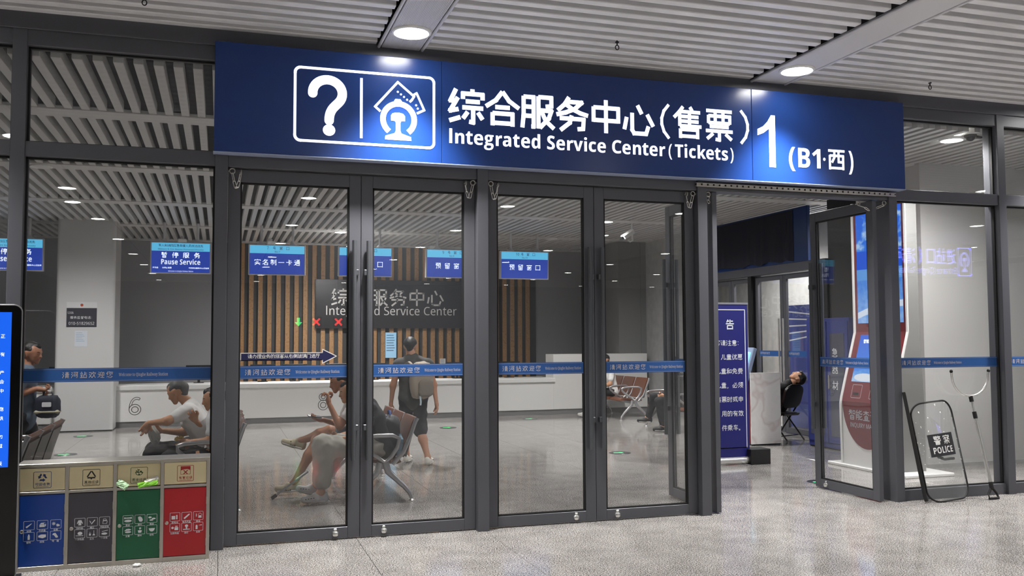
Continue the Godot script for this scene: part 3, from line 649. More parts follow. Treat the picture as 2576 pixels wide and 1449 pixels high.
# Chinese text: x = left edge, y = top edge, in the plane facing +z
func hanzi(b: B, s: String, x: float, y: float, size: float, pitch: float, weight := 0.1, z := 0.0, wide := 1.0) -> void:
	for i in s.length():
		for line in strokes(s[i]):
			var l := PackedVector2Array()
			for p in line: l.append(Vector2(x + i * pitch + p.x * size * wide / 100.0, y - p.y * size / 100.0))
			ribbon(b, l, size * weight * 0.5, z)
var fonts := {}
func latin(b: B, s: String, x: float, base: float, cap: float, z := 0.0, width := 0.0, face := "Droid Sans", bold := false, centre := false) -> float:
	var key := face + str(bold)
	if not fonts.has(key):
		var f := SystemFont.new()
		f.font_names = PackedStringArray([face])
		f.font_weight = 700 if bold else 400
		fonts[key] = f
	var t := TextMesh.new()
	t.font = fonts[key]
	t.text = s.replace("I", "l") if face == "Droid Sans" else s  # a plain bar, as in the photograph
	t.font_size = 64
	t.pixel_size = 0.01
	t.depth = 0.0
	t.curve_step = 2.0
	t.horizontal_alignment = HORIZONTAL_ALIGNMENT_LEFT
	t.vertical_alignment = VERTICAL_ALIGNMENT_BOTTOM
	var arr := t.get_mesh_arrays()
	var vs: PackedVector3Array = arr[Mesh.ARRAY_VERTEX]
	var ix: PackedInt32Array = arr[Mesh.ARRAY_INDEX] if arr[Mesh.ARRAY_INDEX] != null else PackedInt32Array(range(vs.size()))
	if vs.is_empty(): return 0.0
	var lo := vs[0]
	var hi := vs[0]
	for p in vs:
		lo = lo.min(p); hi = hi.max(p)
	var k := cap / (0.64 * 0.714)
	var kx := k if width <= 0.0 else width / (hi.x - lo.x)
	# TextMesh stands with its box bottom at y = 0 (descent below the baseline)
	var drop: float = 0.64 * (fonts[key].get_descent(64) / 64.0)
	var off := -0.5 * (hi.x - lo.x) * kx if centre else 0.0
	var nr := Vector3(0, 0, 1)
	for i in range(0, ix.size(), 3):
		var P := []
		for j in 3:
			var p := vs[ix[i + j]]
			P.append(Vector3(x + off + (p.x - lo.x) * kx, base + (p.y - drop) * k, z))
		b.tri(P[0], P[1], P[2], nr, nr, nr)
	return (hi.x - lo.x) * kx
func ring2(cx: float, cy: float, rx: float, ry: float, a0: float, a1: float, k := 16) -> PackedVector2Array:
	var out := PackedVector2Array()
	for i in k + 1:
		var a := deg_to_rad(lerpf(a0, a1, float(i) / k))
		out.append(Vector2(cx + cos(a) * rx, cy + sin(a) * ry))
	return out
func round_rect(x0: float, y0: float, x1: float, y1: float, r: float, k := 5) -> PackedVector2Array:
	var out := PackedVector2Array()
	for c in [[x1 - r, y1 - r, 0], [x0 + r, y1 - r, 90], [x0 + r, y0 + r, 180], [x1 - r, y0 + r, 270]]:
		for i in k + 1:
			var a := deg_to_rad(c[2] + 90.0 * i / k)
			out.append(Vector2(c[0] + cos(a) * r, c[1] + sin(a) * r))
	return out
func outline(b: B, poly: PackedVector2Array, half: float, z: float) -> void:
	var l := poly.duplicate()
	l.append(poly[0]); l.append(poly[1])
	ribbon(b, l, half, z)
func fill(b: B, poly: PackedVector2Array, z: float) -> void:
	b.extrude(poly, z, z)

# ---------------------------------------------------------------- floor, ceilings
func build_floor() -> void:
	var f := struct(node("floor"))
	boxed("screed", Vector3(-16, -0.3, -26), Vector3(30, -0.02, 34), M.joint, f)
	var tile := B.new()
	tile.box(Vector3(0, -0.01, 0), Vector3(1.0968, 0.02, 1.0168), 0.0015)
	var tm := tile.mesh()
	var x0 := 0.005
	var z0 := 0.135
	for i in range(-4, 11):
		for j in range(-14, 4):
			put("tile", tm, M.granite, f, Transform3D(Basis(), Vector3(x0 + (i + 0.5) * 1.1, 0, z0 + (j + 0.5) * 1.02)))
	var xa := x0 - 4 * 1.1
	var xb := x0 + 11 * 1.1
	var za := z0 - 14 * 1.02
	var zb := z0 + 4 * 1.02
	var rest := B.new()
	for s in [[-16.0, -26.0, xa, 34.0], [xb, -26.0, 30.0, 34.0], [xa, zb, xb, 34.0], [xa, -26.0, xb, za]]:
		rest.span(Vector3(s[0], -0.02, s[1]), Vector3(s[2], 0.0, s[3]))
	put("far_tiles", rest, M.granite, f).set_meta("kind", "stuff")

func build_ceilings() -> void:
	# concourse: long painted baffles along x, broken by ribbed light troughs along z
	var c := struct(node("ceiling"))
	boxed("plenum_deck", Vector3(-16, CEIL_OUT + 0.42, 0.02), Vector3(30, CEIL_OUT + 0.5, 34), M.plenum, c)
	var troughs := [-6.05, -2.4, 1.45, 5.1, 8.75, 12.4, 16.1, 19.8, 23.5]
	var wide := 0.4
	for ti in troughs.size() - 1:
		var xa: float = troughs[ti] + wide * 0.5 + 0.012
		var xb: float = troughs[ti + 1] - wide * 0.5 - 0.012
		var s := baffle(xb - xa, 0.084, 0.075, true)
		var far := B.new()
		for k in 195:
			var z := 0.045 + k * 0.1735
			var at := Vector3((xa + xb) * 0.5, CEIL_OUT, z)
			if k < 22 and ti >= 1 and ti <= 4: put("slat", s, M.slat, c, Transform3D(Basis(), at))
			else:
				far.box(at + Vector3(0, 0.0375, 0), Vector3(xb - xa, 0.075, 0.084))
		put("far_slats", far, M.slat, c).set_meta("kind", "stuff")
	for ti in troughs.size():
		var x: float = troughs[ti]
		var b := B.new()
		b.span(Vector3(x - wide * 0.5 + 0.035, CEIL_OUT - 0.022, 0.015), Vector3(x + wide * 0.5 - 0.035, CEIL_OUT + 0.02, 33.7))
		if ti == 2:
			for k in 26:
				var rx := x - 0.155 + k * 0.0124
				b.bar(Vector3(rx, CEIL_OUT - 0.0225, 0.016), Vector3(rx, CEIL_OUT - 0.0225, 6.0), 0.006, 0.006)
		put("light_trough", b, M.strip, c)
		var e := B.new()
		for sx in [-1.0, 1.0]:
			e.tube([Vector3(x + sx * (wide * 0.5 - 0.012), CEIL_OUT - 0.018, 0.012), Vector3(x + sx * (wide * 0.5 - 0.012), CEIL_OUT - 0.018, 33.7)], 0.014, 8)
		put("trough_edge", e, M.strip, c)
	# eye hooks left in the baffles
	for p in [[3.19, 0.66], [6.68, 0.42], [-0.56, 0.6]]:
		var h := node("ceiling_hook", Vector3(p[0], CEIL_OUT, p[1]))
		var k := B.new()
		k.tube([Vector3(0, 0.03, 0), Vector3(0, -0.03, 0)], 0.006, 8)
		k.lathe([Vector2(0, -0.006), Vector2(0.016, -0.006), Vector2(0.016, 0.004), Vector2(0, 0.004)], 10)
		put("shank", k, M.frame_dark, h)
		var r := []
		for i in 14:
			var a := TAU * i / 14
			r.append(Vector3(sin(a) * 0.016, -0.046 + cos(a) * 0.02, 0))
		var q := B.new()
		q.tube(r, 0.0045, 6, true)
		put("eye", q, M.frame_dark, h)
		tag(h, ["small dark hook hanging from the slats above the character for heart", "small dark eye hook hanging from the slats at the right edge", "small dark hook hanging from the slats at the top left"][[3.19, 6.68, -0.56].find(p[0])], "hook", "hooks in the concourse ceiling")
	# service hall: baffles along z between flat strips along x
	var d := struct(node("ceiling"))
	boxed("plenum_deck", Vector3(-6, CEIL_IN + 0.5, -14.4), Vector3(12.4, CEIL_IN + 0.58, -0.12), M.plenum, d)
	var strips := [-0.2, -2.1, -5.15, -8.25, -11.35, -14.0]
	var shapes := []
	for i in 5:
		var za: float = strips[i] - (0.16 if i > 0 else 0.02)
		var zb: float = strips[i + 1] + (0.16 if i < 4 else 0.02)
		shapes.append([za, zb])
		var len := absf(zb - za)
		var s := baffle_z(len, 0.077, 0.11)
		var far := B.new()
		for k in range(-34, 74):
			var x := -0.204 + k * 0.1527
			var at := Vector3(x, CEIL_IN, (za + zb) * 0.5)
			var near: bool = (k >= -22 and k <= 36) if i < 3 else (k >= -20 and k <= 30 and i == 3)
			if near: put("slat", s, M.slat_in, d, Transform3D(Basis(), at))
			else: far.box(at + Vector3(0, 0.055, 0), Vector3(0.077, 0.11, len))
		put("far_slats", far, M.slat_in, d).set_meta("kind", "stuff")
	for i in range(1, 5):
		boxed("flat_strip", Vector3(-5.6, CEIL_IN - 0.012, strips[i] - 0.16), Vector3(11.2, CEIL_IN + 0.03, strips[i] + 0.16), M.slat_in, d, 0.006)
	boxed("edge_trim", Vector3(-5.6, CEIL_IN - 0.03, -14.0), Vector3(9.5, CEIL_IN + 0.02, -13.94), M.slat_in, d)

func baffle(l: float, w: float, h: float, _open := false) -> ArrayMesh:
	# pressed metal channel: closed underneath, rolled edges
	var b := B.new()
	var p := PackedVector2Array()
	for q in [[-w * 0.5, h], [-w * 0.5, 0.008], [-w * 0.5 + 0.003, 0.002], [-w * 0.5 + 0.008, 0.0], [w * 0.5 - 0.008, 0.0], [w * 0.5 - 0.003, 0.002], [w * 0.5, 0.008], [w * 0.5, h]]:
		p.append(Vector2(q[0], q[1]))
	b.xf = Transform3D(Basis(Vector3(0, 0, -1), Vector3.UP, Vector3.RIGHT), Vector3.ZERO)
	b.extrude(p, -l * 0.5, l * 0.5)
	return b.mesh()
func baffle_z(l: float, w: float, h: float) -> ArrayMesh:
	var b := B.new()
	b.box(Vector3(0, h * 0.5, 0), Vector3(w, h, l), 0.004)
	return b.mesh()

# ---------------------------------------------------------------- glazed front
const GLASS_Z := -0.105
const POSTS := [-4.385, -1.485, -0.005, 2.187, 4.357, 6.554, 7.982]
func build_front() -> void:
	var w := struct(node("wall_front"))
	# posts
	for x in POSTS:
		boxed("post", Vector3(x - 0.05, 0.0, -0.2), Vector3(x + 0.05, CEIL_OUT - 0.03, 0.0), M.frame, w, 0.003)
	# header, stepped
	boxed("header_beam", Vector3(-8.0, 4.045, -0.2), Vector3(14.0, CEIL_OUT + 0.3, 0.012), M.frame, w, 0.003)
	boxed("header_rail", Vector3(-8.0, 3.925, -0.16), Vector3(14.0, 4.05, -0.012), M.frame, w, 0.003)
	# door lintels behind the sign
	for i in range(2, 5):
		boxed("lintel", Vector3(POSTS[i] + 0.05, 3.06, -0.16), Vector3(POSTS[i + 1] - 0.05, 3.2, -0.015), M.frame, w, 0.003)
	boxed("backing_panel", Vector3(-0.06, 3.15, -0.19), Vector3(6.6, 4.05, -0.02), M.frame_dark, w)
	# transoms and sills of the fixed bays
	var bays := [[0, 1], [1, 2], [5, 6]]
	for q in bays:
		var a: float = POSTS[q[0]] + 0.05
		var b: float = POSTS[q[1]] - 0.05
		boxed("transom", Vector3(a, 3.065, -0.16), Vector3(b, 3.18, -0.012), M.frame, w, 0.003)
		boxed("sill", Vector3(a, 0.0, -0.16), Vector3(b, 0.11, -0.03), M.frame, w, 0.003)
	boxed("transom", Vector3(8.032, 3.065, -0.16), Vector3(14.0, 3.18, -0.012), M.frame, w, 0.003)
	boxed("sill", Vector3(8.032, 0.0, -0.16), Vector3(14.0, 0.11, -0.03), M.frame, w, 0.003)
	boxed("end_wall", Vector3(-16.0, 0.0, -0.2), Vector3(-4.435, 4.2, -0.02), M.dark_wall, w)
	boxed("end_wall", Vector3(10.6, 0.0, -0.2), Vector3(30.0, 4.2, -0.02), M.dark_wall, w)
	# fixed windows
	var nw := 0
	for q in [[POSTS[0] + 0.05, POSTS[1] - 0.05], [POSTS[1] + 0.05, POSTS[2] - 0.05], [POSTS[5] + 0.05, POSTS[6] - 0.05], [8.032, 10.6]]:
		nw += 1
		var g := struct(node("window_%d" % nw))
		for r in [[3.18, 3.925], [0.11, 3.065]]:
			boxed("pane", Vector3(q[0], r[0], GLASS_Z - 0.012), Vector3(q[1], r[1], GLASS_Z + 0.012), M.glass, g)
			var k := B.new()
			for s in [[q[0], r[0], q[1], r[0] + 0.012], [q[0], r[1] - 0.014, q[1], r[1]], [q[0], r[0], q[0] + 0.014, r[1]], [q[1] - 0.014, r[0], q[1], r[1]]]:
				k.span(Vector3(s[0], s[1], GLASS_Z + 0.012), Vector3(s[2], s[3], GLASS_Z + 0.04))
			put("gasket", k, M.gasket, g)
		welcome(g, q[0] + 0.014, q[1] - 0.014, GLASS_Z + 0.0135, 0.27 if nw == 2 else 0.07)
	# the three double doors: two shut, the third standing open inwards
	var leaves := [[POSTS[2] + 0.05, POSTS[3] - 0.05], [POSTS[3] + 0.05, POSTS[4] - 0.05], [POSTS[4] + 0.05, POSTS[5] - 0.05]]
	var nd := 0
	for i in 3:
		var a: float = leaves[i][0]
		var b: float = leaves[i][1]
		var m := (a + b) * 0.5 + (0.04 if i == 0 else 0.0)
		var gap := 0.004
		for side in 2:
			nd += 1
			var wd: float = (m - a if side == 0 else b - m) - gap
			var hinge: float = a + 0.002 if side == 0 else b - 0.002
			var turn := 0.0
			var hz := GLASS_Z
			if i == 2:
				turn = deg_to_rad(88.0) if side == 0 else deg_to_rad(-90.0)
				hinge += 0.1 if side == 0 else -0.145
				hz = -0.045
			door_leaf(nd, Vector3(hinge, 0.0, hz), wd, turn, side, i)
	foot_plates()

func welcome(parent: Node, x0: float, x1: float, z: float, inset: float) -> void:
	var y0 := 1.338
	var y1 := 1.444
	var o := B.new()
	o.span(Vector3(x0, y0, z), Vector3(x1, y1, z + 0.001))
	var s := put("welcome_strip", o, M.stripe, parent)
	var l := B.new()
	for y in [y0 + 0.008, y1 - 0.008]: l.span(Vector3(x0, y - 0.0012, z + 0.001), Vector3(x1, y + 0.0012, z + 0.0016))
	put("border_line", l, M.stripe_line, s)
	var t := B.new()
	hanzi(t, "清河站欢迎您", x0 + inset, 1.416, 0.048, 0.062, 0.1, z + 0.002)
	var lx := x0 + inset + 0.40
	latin(t, "Welcome to Qinghe Railway Station", lx, 1.378, 0.024, z + 0.002, minf(0.36, x1 - lx - 0.02), "Droid Serif")
	put("lettering", t, M.stripe_text, s)

# leaf: local x runs from the hinge towards the meeting stile, z out to the concourse
func door_leaf(n: int, at: Vector3, wd: float, turn: float, side: int, pair: int) -> void:
	var d := struct(node("door_%d" % n, at))
	var sg := 1.0 if side == 0 else -1.0
	d.rotation.y = turn
	var h := 3.055
	var y0 := 0.012
	var st := 0.098
	var half := 0.025
	var X := func(x: float) -> float: return x * sg
	boxed("stile", Vector3(X.call(0.0), y0, -half), Vector3(X.call(st), h, half), M.frame, d, 0.0025)
	boxed("stile", Vector3(X.call(wd - st), y0, -half), Vector3(X.call(wd), h, half), M.frame, d, 0.0025)
	boxed("top_rail", Vector3(X.call(st), h - 0.105, -half), Vector3(X.call(wd - st), h, half), M.frame, d, 0.0025)
	boxed("bottom_rail", Vector3(X.call(st), y0, -half), Vector3(X.call(wd - st), y0 + 0.09, half), M.frame, d, 0.0025)
	boxed("pane", Vector3(X.call(st), y0 + 0.09, -0.011), Vector3(X.call(wd - st), h - 0.105, 0.011), M.glass, d)
	var k := B.new()
	var xa: float = X.call(st)
	var xb: float = X.call(wd - st)
	for s in [[xa, y0 + 0.09, xb, y0 + 0.102], [xa, h - 0.119, xb, h - 0.105], [xa, y0 + 0.09, xa + 0.013 * sg, h - 0.105], [xb - 0.013 * sg, y0 + 0.09, xb, h - 0.105]]:
		for zz in [[0.011, 0.018], [-0.018, -0.011]]:
			k.span(Vector3(s[0], s[1], zz[0]), Vector3(s[2], s[3], zz[1]))
	put("gasket", k, M.gasket, d)
	# pull bars on both faces
	for face in [1.0, -1.0]:
		var hx: float = X.call(wd - 0.058)
		var hz: float = face * 0.072
		var p := B.new()
		p.tube([Vector3(hx, 0.65, hz), Vector3(hx, 2.49, hz)], 0.019, 16)
		var bar := put("pull_handle", p, M.handle, d)
		for y in [2.22, 0.92]:
			var q := B.new()
			q.box(Vector3(hx + sg * 0.022, y, face * 0.052), Vector3(0.034, 0.05, 0.052), 0.004)
			q.lathe([Vector2(0, 0), Vector2(0.003, 0.0)], 6)
			put("bracket", q, M.handle, bar)
	# foot bolt
	var fx: float = X.call(wd - 0.2)
	var fb := B.new()
	fb.lathe([Vector2(0.012, -0.034), Vector2(0.022, -0.026), Vector2(0.026, -0.012), Vector2(0.024, 0.004), Vector2(0.014, 0.01), Vector2(0, 0.01)], 14)
	fb.box(Vector3(0, 0.022, -0.002), Vector3(0.026, 0.02, 0.012), 0.004)
	put("foot_bolt", fb, M.chrome, d, Transform3D(Basis(), Vector3(fx, 0.062, half + 0.012)))
	# welcome strip on the concourse face
	var x0: float = minf(xa, xb) + 0.013
	var x1: float = maxf(xa, xb) - 0.013
	if turn == 0.0: welcome(d, x0, x1, 0.0118, 0.04)
	else: welcome(d, x0, x1, 0.0118, 0.04)
	if n == 1:
		# arrow sticker pointing to the other doors
		var t := B.new()
		var ax := 0.115
		var ay := 1.46
		var arrow := PackedVector2Array([Vector2(ax, ay + 0.028), Vector2(ax + 0.655, ay + 0.028), Vector2(ax + 0.655, ay), Vector2(ax + 0.77, ay + 0.058), Vector2(ax + 0.655, ay + 0.116), Vector2(ax + 0.655, ay + 0.088), Vector2(ax, ay + 0.088)])
		t.extrude(arrow, 0.0115, 0.0125)
		var a := put("arrow_sticker", t, M.navy, d)
		var o := B.new()
		outline(o, arrow, 0.003, 0.013)
		hanzi(o, "请办理业务的旅客从右侧玻璃门进厅", ax + 0.055, ay + 0.079, 0.034, 0.0362, 0.11, 0.0132)
		put("lettering", o, M.white, a)
		a.set_meta("label", "dark blue arrow sticker with white lettering")

func foot_plates() -> void:
	pass

# ---------------------------------------------------------------- the entrance sign
func build_sign() -> void:
	var t := node("entrance_sign", Vector3(0, 0, 0))
	tag(t, "long blue lightbox sign with white Chinese and English lettering above the doors", "sign")
	var xs := [-0.068, 1.795, 4.848, 6.631]
	for i in 3:
		var b := B.new()
		b.span(Vector3(xs[i] + 0.0008, 3.16, -0.01), Vector3(xs[i + 1] - 0.0008, 4.053, 0.1), 0.004)
		put("face_panel", b, M.blue_sign, t)
	var e := B.new()
	e.span(Vector3(-0.072, 3.152, -0.01), Vector3(6.635, 3.16, 0.104), 0.002)
	put("bottom_trim", e, M.stripe_line, t)
	var z := 0.1025
	var p := B.new()
	outline(p, round_rect(0.56, 3.287, 1.723, 3.895, 0.045), 0.011, z)
	fill(p, PackedVector2Array([Vector2(1.091, 3.335), Vector2(1.113, 3.335), Vector2(1.113, 3.845), Vector2(1.091, 3.845)]), z)
	# question mark
	var q := ring2(0.823, 3.695, 0.121, 0.112, 185, -28, 22)
	var q0 := q[q.size() - 1]
	for w in range(1, 13): q.append(q0.bezier_interpolate(Vector2(0.9, 3.592), Vector2(0.837, 3.575), Vector2(0.837, 3.468), w / 12.0))
	band(p, q, 0.0385, z)
	for c in [[0.702, 3.687, 0.0385], [0.837, 3.466, 0.0385]]: fill(p, ring2(c[0], c[1], c[2], c[2], 0, 345, 16), z + 0.0001)
	fill(p, ring2(0.837, 3.386, 0.051, 0.048, 0, 345, 22), z)
	# railway ring with rail, two tickets behind it
	band(p, ring2(1.418, 3.515, 0.134, 0.134, -52, 232, 30), 0.0235, z)
	fill(p, PackedVector2Array([Vector2(1.378, 3.672), Vector2(1.39, 3.69), Vector2(1.432, 3.69), Vector2(1.446, 3.672), Vector2(1.446, 3.65), Vector2(1.378, 3.65)]), z)
	fill(p, PackedVector2Array([Vector2(1.352, 3.503), Vector2(1.352, 3.546), Vector2(1.366, 3.565), Vector2(1.392, 3.572), Vector2(1.43, 3.572), Vector2(1.456, 3.565), Vector2(1.472, 3.546), Vector2(1.472, 3.503), Vector2(1.44, 3.5), Vector2(1.432, 3.486), Vector2(1.432, 3.42), Vector2(1.442, 3.396), Vector2(1.525, 3.37), Vector2(1.528, 3.338), Vector2(1.302, 3.338), Vector2(1.305, 3.37), Vector2(1.384, 3.396), Vector2(1.394, 3.42), Vector2(1.394, 3.486), Vector2(1.386, 3.5)]), z)
	ribbon(p, PackedVector2Array([Vector2(1.262, 3.575), Vector2(1.218, 3.612), Vector2(1.41, 3.835), Vector2(1.55, 3.722), Vector2(1.53, 3.69), Vector2(1.512, 3.672)]), 0.0095, z)
	ribbon(p, PackedVector2Array([Vector2(1.545, 3.735), Vector2(1.572, 3.752), Vector2(1.638, 3.61), Vector2(1.575, 3.578)]), 0.0095, z)
	for d in [[1.41, 3.752], [1.437, 3.732], [1.463, 3.712], [1.49, 3.69], [1.568, 3.648], [1.582, 3.62]]: fill(p, ring2(d[0], d[1], 0.009, 0.009, 0, 330, 10), z)
	put("pictograms", p, M.letter, t)
	var c := B.new()
	hanzi(c, "综合服务中心", 1.858, 3.826, 0.305, 0.3285, 0.128, z)
	hanzi(c, "（", 3.762, 3.815, 0.285, 0.1, 0.1, z)
	hanzi(c, "售票", 4.008, 3.825, 0.3, 0.334, 0.112, z)
	hanzi(c, "）", 4.64, 3.815, 0.285, 0.1, 0.1, z)
	latin(c, "Integrated Service Center", 1.858, 3.342, 0.119, z, 2.06, "Droid Sans", true)
	latin(c, "(", 3.955, 3.342, 0.119, z, 0.035)
	latin(c, "Tickets", 4.02, 3.342, 0.119, z, 0.56, "Droid Sans", true)
	latin(c, ")", 4.605, 3.342, 0.119, z, 0.035)
	fill(c, PackedVector2Array([Vector2(5.035, 3.302), Vector2(5.105, 3.302), Vector2(5.105, 3.81), Vector2(5.06, 3.81), Vector2(5.02, 3.745), Vector2(4.97, 3.695), Vector2(4.908, 3.665), Vector2(4.908, 3.605), Vector2(4.975, 3.632), Vector2(5.035, 3.676)]), z)
	latin(c, "(B1", 5.255, 3.318, 0.19, z, 0.36, "Droid Sans", true)
	fill(c, ring2(5.66, 3.412, 0.014, 0.016, 0, 330, 10), z)
	hanzi(c, "西", 5.7, 3.52, 0.205, 0.2, 0.12, z)
	latin(c, ")", 5.945, 3.318, 0.19, z, 0.055, "Droid Sans", true)
	put("lettering", c, M.letter, t)

# ---------------------------------------------------------------- things in front of the glass
func build_outside() -> void:
	bins()
	totem()
	police_gear()
	chains()
	# slotted metal strip over the open doorway
	var s := node("slotted_strip", Vector3(4.28, 3.092, 0.0))
	var b := B.new()
	b.span(Vector3(0, 0, 0.0), Vector3(2.29, 0.012, 0.03), 0.001)
	b.span(Vector3(0, 0.03, 0.0), Vector3(2.29, 0.036, 0.03), 0.001)
	put("rails", b, M.steel, s)
	var bk := B.new()
	bk.span(Vector3(0.002, 0.002, 0.0), Vector3(2.288, 0.034, 0.012))
	put("backing", bk, M.frame_dark, s)
	var g := B.new()
	g.span(Vector3(0, 0.0, 0.012), Vector3(0.046, 0.0195, 0.027), 0.001)
	var gm := g.mesh()
	for i in 36: put("rung", gm, M.steel, s, Transform3D(Basis(), Vector3(0.005 + i * 0.0635, 0.0115, 0)))
	tag(s, "narrow slotted steel strip fixed over the open doorway under the sign", "metal strip")
	# litter
	var paper := B.new()
	crumple(paper, Vector3(0, 0.012, 0), Vector3(0.032, 0.012, 0.022), 3)
	tag(put("paper_scrap", paper, M.white, null, Transform3D(Basis(), Vector3(-0.56, 0.0, 0.36))), "small crumpled white paper scrap on the floor before the green bin", "litter")

func crumple(b: B, c: Vector3, r: Vector3, sd: int) -> void:
	var n := FastNoiseLite.new(); n.seed = sd; n.frequency = 1.3
	var seg := 14
	var rows := 8
	var P := []
	for i in rows + 1:
		var row := []
		for j in seg:
			var a := PI * i / rows - PI / 2
			var w := TAU * j / seg
			var d := Vector3(cos(a) * cos(w), sin(a), cos(a) * sin(w))
			row.append(c + d * r * (1.0 + 0.55 * n.get_noise_3dv(d * 1.6) + 0.3 * n.get_noise_3dv(d * 4.0)))
		P.append(row)
	for i in rows:
		for j in seg:
			var k := (j + 1) % seg
			b.flat(P[i][j], P[i][k], P[i + 1][k], P[i][j] - c)
			b.flat(P[i][j], P[i + 1][k], P[i + 1][j], P[i][j] - c)

func bins() -> void:
	var t := node("sorting_bin", Vector3(0, 0, 0))
	tag(t, "steel waste sorting cabinet with blue, grey, green and red doors by the window", "waste bin")
	var xs := [-1.375, -1.051, -0.727, -0.4, -0.072]
	var zf := 0.27
	var fr := B.new()
	fr.span(Vector3(xs[0] - 0.01, 0.748, 0.02), Vector3(xs[4] + 0.012, 0.766, zf + 0.012), 0.003)
	put("top", fr, M.steel, t)
	var body := B.new()
	body.span(Vector3(xs[0], 0.02, 0.02), Vector3(xs[4], 0.748, zf - 0.05))
	put("carcass", body, M.frame_dark, t)
	var f := B.new()
	for x in xs: f.span(Vector3(x - 0.013, 0.0, zf - 0.06), Vector3(x + 0.013, 0.75, zf + 0.002), 0.002)
	f.span(Vector3(xs[0], 0.0, zf - 0.06), Vector3(xs[4], 0.034, zf + 0.001), 0.002)
	f.span(Vector3(xs[0], 0.545, zf - 0.06), Vector3(xs[4], 0.566, zf + 0.001), 0.002)
	f.span(Vector3(xs[0], 0.735, zf - 0.06), Vector3(xs[4], 0.75, zf + 0.001), 0.002)
	put("frame", f, M.steel, t)
	var cols := [rgb(22, 66, 150), rgb(72, 70, 78), rgb(26, 96, 64), rgb(178, 30, 40)]
	var inks := [rgb(24, 52, 112), rgb(30, 30, 32), rgb(30, 84, 52), rgb(170, 34, 38)]
	var heads := ["可回收物", "其他垃圾", "厨余垃圾", "有害垃圾"]
	var subs := ["Recyclable", "Other waste", "Kitchen waste", "Harmful waste"]
	var words := [["玻璃", "牛奶盒", "金属", "塑料", "纸张", "可乐罐"], ["纺织品", "烟尘", "污染纸张", "一次性品", "尘土", "一次性"], ["果皮", "菜叶", "果皮", "水果", "菜叶", "余料"], ["废电池", "电子产品", "废油", "过废药品", "废灯", "虫药"]]
	for i in 4:
		var a: float = xs[i] + 0.014
		var b: float = xs[i + 1] - 0.014
		var m := (a + b) * 0.5
		var tilt := -0.18 if i == 2 else 0.0
		var flap := node("flap", Vector3(m, 0.57, zf - 0.004), 0.0, t)
		flap.rotation.x = -0.14 if i == 2 else (-0.02 if i != 0 else 0.03)
		var fb := B.new()
		fb.span(Vector3(a - m, 0.002, -0.006), Vector3(b - m, 0.163, 0.002), 0.0015)
		put("plate", fb, M.bin_cream, flap)
		var ink := mat(inks[i], 0.5)
		var pr := B.new()
		outline(pr, round_rect(-0.058, 0.022, 0.058, 0.138, 0.008), 0.0016, 0.0028)
		hanzi(pr, heads[i], -0.046, 0.058, 0.02, 0.0245, 0.12, 0.0028)
		latin(pr, subs[i], 0.0, 0.027, 0.0085, 0.0028, 0.082, "Droid Sans", false, true)
		emblem(pr, i, 0.0, 0.099, 0.0028)
		put("marking", pr, ink, flap)
		var d := node("door", Vector3(m, 0.0, zf), 0.0, t)
		var db := B.new()
		db.span(Vector3(a - m, 0.038, -0.02), Vector3(b - m, 0.541, 0.0), 0.0015)
		put("leaf", db, mat(cols[i], 0.36), d)
		var wp := B.new()
		for r in 2:
			for c in 3:
				var cx := (-0.08 if i == 0 else -0.07) + c * (0.0875 if i == 0 else 0.083)
				var cy := 0.328 - r * 0.0804
				outline(wp, round_rect(cx - 0.035, cy - 0.031, cx + 0.035, cy + 0.031, 0.005, 3), 0.0013, 0.0012)
				pict(wp, i * 6 + r * 3 + c, cx, cy, 0.0012)
				var s: String = words[i][r * 3 + c]
				hanzi(wp, s, cx - s.length() * 0.0076, cy - 0.034, 0.0136, 0.0152, 0.14, 0.0012)
		put("marking", wp, M.white_print, d)
		var lk := B.new()
		lk.xf = Transform3D(Basis(Vector3.RIGHT, PI / 2), Vector3(a - m + 0.022, 0.287, 0.0))
		lk.lathe([Vector2(0.013, 0.0), Vector2(0.013, 0.006), Vector2(0.009, 0.009), Vector2(0.0, 0.009)], 14)
		put("lock", lk, M.steel, d)
		for y in [0.44, 0.13]:
			var hg := B.new()
			hg.tube([Vector3(b - m + 0.004, y - 0.026, 0.002), Vector3(b - m + 0.004, y + 0.026, 0.002)], 0.005, 8)
			put("hinge", hg, M.steel, d)
	# packets stuffed into the kitchen waste slot
	for k in 3:
		var w := B.new()
		var nb := FastNoiseLite.new(); nb.seed = 20 + k; nb.frequency = 9.0
		var sx: float = [0.07, 0.042, 0.05][k]
		var sy: float = [0.022, 0.026, 0.018][k]
		for ii in 8:
			for jj in 5:
				var q := []
				for o in [[0, 0], [1, 0], [1, 1], [0, 1]]:
					var u: float = (ii + o[0]) / 8.0 * 2.0 - 1.0
					var vv: float = (jj + o[1]) / 5.0 * 2.0 - 1.0
					q.append(Vector3(u * sx, vv * sy, 0.012 * nb.get_noise_2d(u * 0.2, vv * 0.2) + 0.008 * (1.0 - vv * vv)))
				w.flat(q[0], q[1], q[2], Vector3(0, 0, 1))
				w.flat(q[0], q[2], q[3], Vector3(0, 0, 1))
				for vx in 4: q[vx] = Vector3(q[vx].x, q[vx].y, -q[vx].z * 0.6 - 0.001)
				w.flat(q[0], q[1], q[2], Vector3(0, 0, -1))
				w.flat(q[0], q[2], q[3], Vector3(0, 0, -1))
		var at := Transform3D(Basis.from_euler(Vector3([-0.7, -0.4, -0.5][k], [0.1, -0.1, 0.0][k], [0.14, -0.6, 0.4][k])), Vector3([-0.5, -0.675, -0.475][k], [0.588, 0.59, 0.612][k], zf + [0.02, 0.014, 0.0][k]))
		var o := put("food_wrapper", w, mat([rgb(112, 176, 44), rgb(178, 214, 170), rgb(226, 224, 214)][k], 0.35), null, at)
